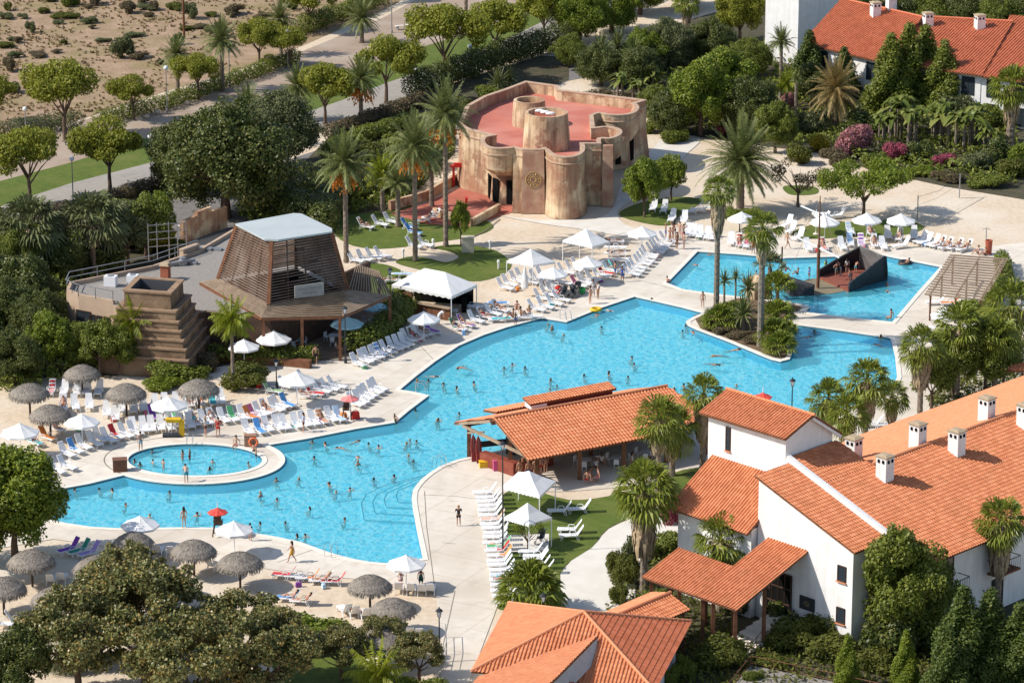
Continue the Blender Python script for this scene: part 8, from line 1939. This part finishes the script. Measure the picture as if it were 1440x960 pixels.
buggy(784, 418, .3, M_red, '', 'red pushchair at the left of the buggy group'); buggy(793, 419, 1.2, M_dark, '', 'black pushchair in the buggy group, left one'); buggy(806, 417, 2.0, M_dark, '', 'black pushchair in the middle of the group'); buggy(812, 412, .5, M_dark, '', 'black pushchair at the right of the group'); buggy(761, 763, 1.0, M_dark, '', 'black pushchair under the grass gazebo')
bin_(819, 412, .3, .5, pm('green_plastic', (.05, .4, .12), None), 'green bucket beside the buggy group')
# pool handrails
def rail_(px, py, rz, lb, s_=1.0):
    o = empty('pool_handrail', G(px, py), rz, lb, 'handrail', None, s_)
    for s in (-.3, .3): q = MB(); q.tube(catmull([(-.5, s, 0), (-.5, s, .75), (-.2, s, .95), (.3, s, .7), (.5, s, -.3)], 4), .03, 6); q.build('tube', M_steel, o)
rail_(796, 449, -.9, 'steel handrail at the upper rim corner'); rail_(466, 779, 1.1, 'steel ladder rail at the near rim', 1.0); rail_(267, 624, -1.6, 'steel handrail on the kids pool steps', .8); rail_(617, 654, 2.5, 'steel handrail over the curved steps', 1.0); rail_(594, 551, -.3, 'steel handrail at the inner deck corner')
# bar side: surfboards, crates, tables
for i, (x, y) in enumerate(((667, 648), (674, 650))):
    q = MB(); q.slab([(-.25, 0, 0), (-.27, 0, 1.2), (-.2, 0, 1.9), (0, 0, 2.3), (.2, 0, 1.9), (.27, 0, 1.2), (.25, 0, 0)], .06); o = q.build('surfboard', pm('maroon_board', (.30, .04, .04), (.4, .1, .09), 3)); o.location = G(x, y); o.rotation_euler = (-.1, 0, .5); tag(o, ('left' if i == 0 else 'right')+' red surfboard standing at the pool bar corner', 'surfboard')
    q = MB(); q.beam((0, -.05, .9), (0, -.05, 2.0), .16, .02); q.build('stripe', M_metal, o)
crate(680, 656, .7, .5, .45, M_yellow, 'yellow crate beside the surfboards', 'storage_crate'); crate(697, 661, .4, .35, .8, pm('pink_plastic', (.6, .1, .25), None), 'pink bin by the bar counter', 'storage_crate')
def table(p, lb, row=None):
    o = empty('round_table', p, 0, lb, 'table'); q = MB(); q.lathe((0, 0, .72), [(.5, 0), (.5, .04), (.01, .04)], 16); q.build('tabletop', M_plastic, o); q = MB(); q.tube([(0, 0, 0), (0, 0, .72)], .04, 6); q.lathe((0, 0, 0), [(.28, 0), (.05, .06)], 8); q.build('leg', M_metal, o)
    if row: in_row(row, o)
    for k in range(3):
        a = k*2.1+.4; c = empty('chair', Vector(p)+Vector((math.cos(a)*.85, math.sin(a)*.85, 0)), a, None, 'chair'); q = MB(); q.box((0, 0, .44), (.42, .42, .04)); q.build('seat', M_plastic, c); q = MB(); q.box((.2, 0, .66), (.04, .42, .42)); q.build('backrest', M_plastic, c)
        for s, t in ((-1, -1), (1, -1), (1, 1), (-1, 1)): l = MB(); l.beam((s*.19, t*.19, 0), (s*.17, t*.17, .43), .03); l.build('leg', M_plastic, c)
        in_row(('white chair', 'at the tables under the '+row[1].split('under the ')[1], 'white chairs under the '+row[1].split('under the ')[1]), c)
for u_, n_ in ((7.0, 2.8), (9.6, 3.6), (12.4, 3.6), (14.8, 2.6)): table(bp(u_, n_, 0), None, ('round white table', 'under the pool bar roof', 'tables under the pool bar roof'))
for x, y in ((350, 492), (385, 500), (415, 488), (500, 470), (525, 460), (470, 482)): table(G(x, y), None, ('round white table', 'under the restaurant eaves', 'tables under the restaurant eaves'))
# beach shower, volleyball posts and court line
q = MB(); q.tube([(0, 0, 0), (0, 0, 2.3)], .05, 6); q.tube([(-.4, 0, 2.2), (0, 0, 2.35), (.4, 0, 2.2)], .03, 6); o = q.build('beach_shower', M_metal); o.location = G(1386, 353); tag(o, 'thin grey beach shower beside the rust red bin', 'shower')
vb = empty('volleyball_net', G(1320, 292), 0, 'two volleyball posts with slack net ropes on the beach', 'volleyball net')
a, b = G(1290, 309), G(1349, 278)
for p in (a, b): q = MB(); q.tube([p, p+Vector((0, 0, 2.55))], .06, 6); fixloc(q.build('post', M_metal, vb), vb)
q = MB(); q.tube([a+Vector((0, 0, 2.4)), a.lerp(b, .5)+Vector((0, 0, 1.9)), b+Vector((0, 0, 2.4))], .02, 4); q.tube([a+Vector((0, 0, 1.5)), a.lerp(b, .5)+Vector((0, 0, 1.2)), b+Vector((0, 0, 1.5))], .015, 4); fixloc(q.build('net_rope', M_dark, vb), vb)
strip('court_line', [(1322, 312), (1383, 278), (1352, 278)], .07, -.045, M_joint)
for i, (x, y) in enumerate(((567, 362), (689, 350), (701, 378), (609, 348))):
    q = MB(); q.lathe((0, 0, 0), [(.09, 0), (.09, .6), (.14, .62), (.14, .85), (.03, .92)], 8); o = q.build('bollard_light', M_white); o.location = G(x, y); in_row(('small white bollard light', 'on the lawn by the tall palms', 'bollard lights on the lawn'), tag(o, None, 'bollard light'))
# slatted pergola on the right
PG = empty('pergola', G(1345, 395), 0, 'weathered slatted timber pergola beside the ship pool', 'pergola')
zp = 2.7; a0, a1, a2, a3 = G(1307, 414, zp), G(1378, 421, zp), G(1411, 364, zp), G(1342, 359, zp)
for a, b in ((a0, a3), (a0.lerp(a1, .5), a3.lerp(a2, .5)), (a1, a2)):
    q = MB(); q.beam(a-Vector((0, 0, .1)), b-Vector((0, 0, .1)), .12, .2); fixloc(q.build('beam', M_palewood, PG), PG)
    for t in (.05, .5, .95): p = a.lerp(b, t); q = MB(); q.beam((p.x, p.y, 0), (p.x, p.y, zp-.2), .16); fixloc(q.build('post', M_wood, PG), PG)
for k in range(17):
    t = k/16; a, b = a0.lerp(a3, t), a1.lerp(a2, t); d = (b-a).normalized()*.45; q = MB(); q.beam(a-d, b+d, .09, .16); fixloc(q.build('slat', M_palewood, PG), PG)
# play ship
M_hull = pm('ship_hull', (.045, .047, .052), (.03, .032, .036), 2, .75); M_hullin = pm('ship_inner', (.19, .185, .18), (.12, .117, .112), 1.5, .8); M_shipdeck = pm('ship_deck', (.26, .085, .055), (.21, .065, .045), 3, .8)
SH = empty('play_ship', G(1190, 390), 0, 'dark wrecked play ship with high stern, red deck and mast in the pool', 'play ship')
def sp_(q, n_, m_): return fixloc(q.build(n_, m_, SH), SH)
bA, bB, bC, bD = G(1149, 389), G(1193, 409), G(1239, 391), G(1208, 373)
q = MB(); q.slab([bA+Vector((0, 0, .12)), bB+Vector((0, 0, .12)), bC+Vector((0, 0, .12)), bD+Vector((0, 0, .12))], .9)
sp_(q, 'deck', M_shipdeck)
def quadwall(P, t, n_, m_):
    P = [Vector(p) for p in P]; nn = (P[1]-P[0]).cross(P[-1]-P[0]).normalized()*t; q = MB(); k = len(P); q.add(P+[p+nn for p in P], [tuple(range(k)), tuple(range(2*k-1, k-1, -1))]+[(i, (i+1) % k, k+(i+1) % k, k+i) for i in range(k)]); return sp_(q, n_, m_)
tA, tAm, tD = G(1151, 379, .9), G(1181, 360.5, 1.5), G(1210, 345, 2.75)
quadwall([bA-Vector((0, 0, .8)), bD-Vector((0, 0, .8)), tD, tAm, tA], .15, 'hull_side', M_hull)
tB, tBm, tC = G(1195, 398, .75), G(1222, 378, 1.7), G(1244, 360, 2.5)
quadwall([bB-Vector((0, 0, .8)), bC-Vector((0, 0, .8))+Vector((.4, 0, 0)), tC, tBm, tB], -.15, 'hull_side', M_hull)
quadwall([bD-Vector((0, 0, .8)), bC-Vector((0, 0, .8))+Vector((.4, 0, 0)), tC, tD], .15, 'stern', M_hullin)
quadwall([bC+Vector((.4, 0, -.8)), G(1246, 384), G(1245, 372, 1.6), tC], .2, 'stern_gallery', M_hull)
q = MB(); mt = G(1150, 404); q.tube([mt, mt+Vector((0, 0, 4.2))], .16, 8); q.tube([mt+Vector((0, 0, 4.2)), mt+Vector((0, 0, 9))], [.10, .05], 8); m_ = sp_(q, 'mast', M_wood)
q = MB(); c = mt+Vector((0, 0, 3.9)); q.tube([c+Vector((-1.8, 1.6, .5)), c+Vector((1.8, -1.6, -.5))], .09, 8); q.build('yard', M_canvas, m_)
q = MB(); c = mt+Vector((0, 0, 7.0)); q.tube([c+Vector((-1.7, 1.2, .7)), c+Vector((1.6, -.8, -.3))], .09, 8); q.build('yard', M_canvas, m_)
q = MB(); c = mt+Vector((0, 0, 8.6))
for p in ((-1.8, 1.6, 4.4), (1.8, -1.6, 3.4), (-2.6, 3, .2), (2.6, 4, .2)): q.tube([c, mt+Vector(p)], .015, 4)
q.build('rigging', M_palewood, m_)
for x, y in ((1182, 388), (1197, 396)): q = MB(); p = G(x, y, .12); q.tube([p, p+Vector((0, 0, .9))], .09, 8); sp_(q, 'post', M_metal)
# broken bow section, separate wreck piece
BW = empty('ship_bow', G(1120, 405), 0, 'dark broken bow piece of the play ship beside the planter', 'play ship')
w0, w1, w2, w3 = G(1109, 416), G(1144, 414), G(1140, 398), G(1090, 396)
top = [G(1112, 398, .95), G(1146, 400, .9), G(1100, 385, .9), G(1089, 385, .95)]
q = MB(); q.add([w0-Vector((0, 0, .7)), w1-Vector((0, 0, .7)), w2-Vector((0, 0, .7)), w3-Vector((0, 0, .7))]+top, [(0, 1, 5, 4), (1, 2, 6, 5), (2, 3, 7, 6), (3, 0, 4, 7), (4, 5, 6, 7), (3, 2, 1, 0)]); fixloc(q.build('hull', M_hull, BW), BW)
q = MB(); p = G(1099, 392); q.tube([p, p+Vector((0, 0, 3.2))], .08, 6); fixloc(q.build('spar', M_darkwood, BW), BW)
# ramp and railing at bottom right
rmp = [G(1039, 961), G(1056, 941), G(1151, 960), G(1400, 1010), G(1000, 1010)]
q = MB(); q.prism([tuple(p[:2]) for p in rmp], -.05, .35); tag(q.build('ramp', M_gravel), kind='structure')
q = MB()
def railrun(q, pts, h=1.05):
    P = [G(*p) for p in pts]
    for a, b in zip(P[:-1], P[1:]):
        n = max(1, int((b-a).length/1.6))
        for k in range(n+1): p = a.lerp(b, k/n); q.tube([p, p+Vector((0, 0, h))], .035, 5)
        for z in (.5, h): q.tube([a+Vector((0, 0, z)), b+Vector((0, 0, z))], .025, 5)
railrun(q, [(1020, 985), (1039, 961), (1056, 941), (1151, 961), (1260, 985)]); tag(q.build('railing', M_wood), 'brown metal railing around the gravel ramp at bottom right', 'railing')
q = MB(); 
q = MB(); railrun(q, [(623, 942), (628, 920), (627, 896)]); tag(q.build('railing', M_metal), 'short grey railing beside the bottom lantern', 'railing')
q = MB(); railrun(q, [(1042, 932), (1050, 925), (1064, 915), (1075, 900)]); tag(q.build('railing', M_wood), 'timber stair railing under the tiled canopy', 'railing')
# beach bags left between the loungers
for i, (x, y) in enumerate(((160, 592), (205, 583), (250, 585), (300, 584), (372, 596), (415, 600), (452, 596), (360, 580), (452, 556), (512, 518), (540, 502), (590, 480), (652, 470), (690, 452), (728, 408), (776, 430), (845, 396), (895, 388), (925, 362), (985, 335), (1150, 354), (1215, 350), (1300, 346), (684, 722), (692, 770), (700, 816), (420, 824), (455, 826), (60, 610), (110, 605))):
    bg = MB(); bg.box((0, 0, .16), (.5, .26, .32), 0, .8); bg.tube([(-.14, 0, .3), (-.08, 0, .46), (.08, 0, .46), (.14, 0, .3)], .02, 5); cn, cc = TCOL[i % 10]; o = bg.build('beach_bag', M_cloth, color=cc); o.location = G(x, y); o.rotation_euler.z = i*1.7; o['category'] = 'bag'; o['look'] = cn+' beach bag'
    in_row(('beach bag', 'standing among the sun loungers', 'beach bags among the loungers'), o)
label_rows()
# people and things named only by their row keep no scratch keys
for o in bpy.data.objects:
    if 'look' in o: del o['look']

# ---------------------------------------------------------------- light, sky, camera
w = bpy.data.worlds.new('World'); SC.world = w; w.use_nodes = True; nt = w.node_tree
sky = nt.nodes.new('ShaderNodeTexSky'); sky.sky_type = 'NISHITA'; sky.sun_disc = False
EL, AZ = math.radians(42), math.radians(188)      # direction towards the sun measured from +X
sd = Vector((math.cos(AZ)*math.cos(EL), math.sin(AZ)*math.cos(EL), math.sin(EL)))
sky.sun_elevation = EL; sky.sun_rotation = math.atan2(sd.x, sd.y)
nt.links.new(sky.outputs[0], nt.nodes['Background'].inputs[0]); nt.nodes['Background'].inputs[1].default_value = .13
sl = bpy.data.lights.new('sun', 'SUN'); sl.energy = 4.2; sl.angle = math.radians(.55); sl.color = (1, .94, .86)
so = bpy.data.objects.new('sun', sl); COL.objects.link(so); so.rotation_euler = sd.to_track_quat('Z', 'Y').to_euler()
cam = bpy.data.cameras.new('camera'); co = bpy.data.objects.new('camera', cam); COL.objects.link(co); SC.camera = co
co.location = (0, CAMY, CAMH); co.rotation_euler = (math.radians(90)-PIT, 0, 0); cam.sensor_width = 36; cam.lens = FPX/1440*36; cam.clip_start = 1; cam.clip_end = 8000
SC.render.engine = 'CYCLES'; SC.cycles.use_denoising = True; SC.cycles.max_bounces = 7; SC.cycles.diffuse_bounces = 3; SC.cycles.transparent_max_bounces = 8; SC.cycles.caustics_reflective = False; SC.cycles.caustics_refractive = False
SC.view_settings.view_transform = 'Standard'; SC.view_settings.look = 'None'; SC.view_settings.exposure = 0.33; SC.view_settings.gamma = 1.0
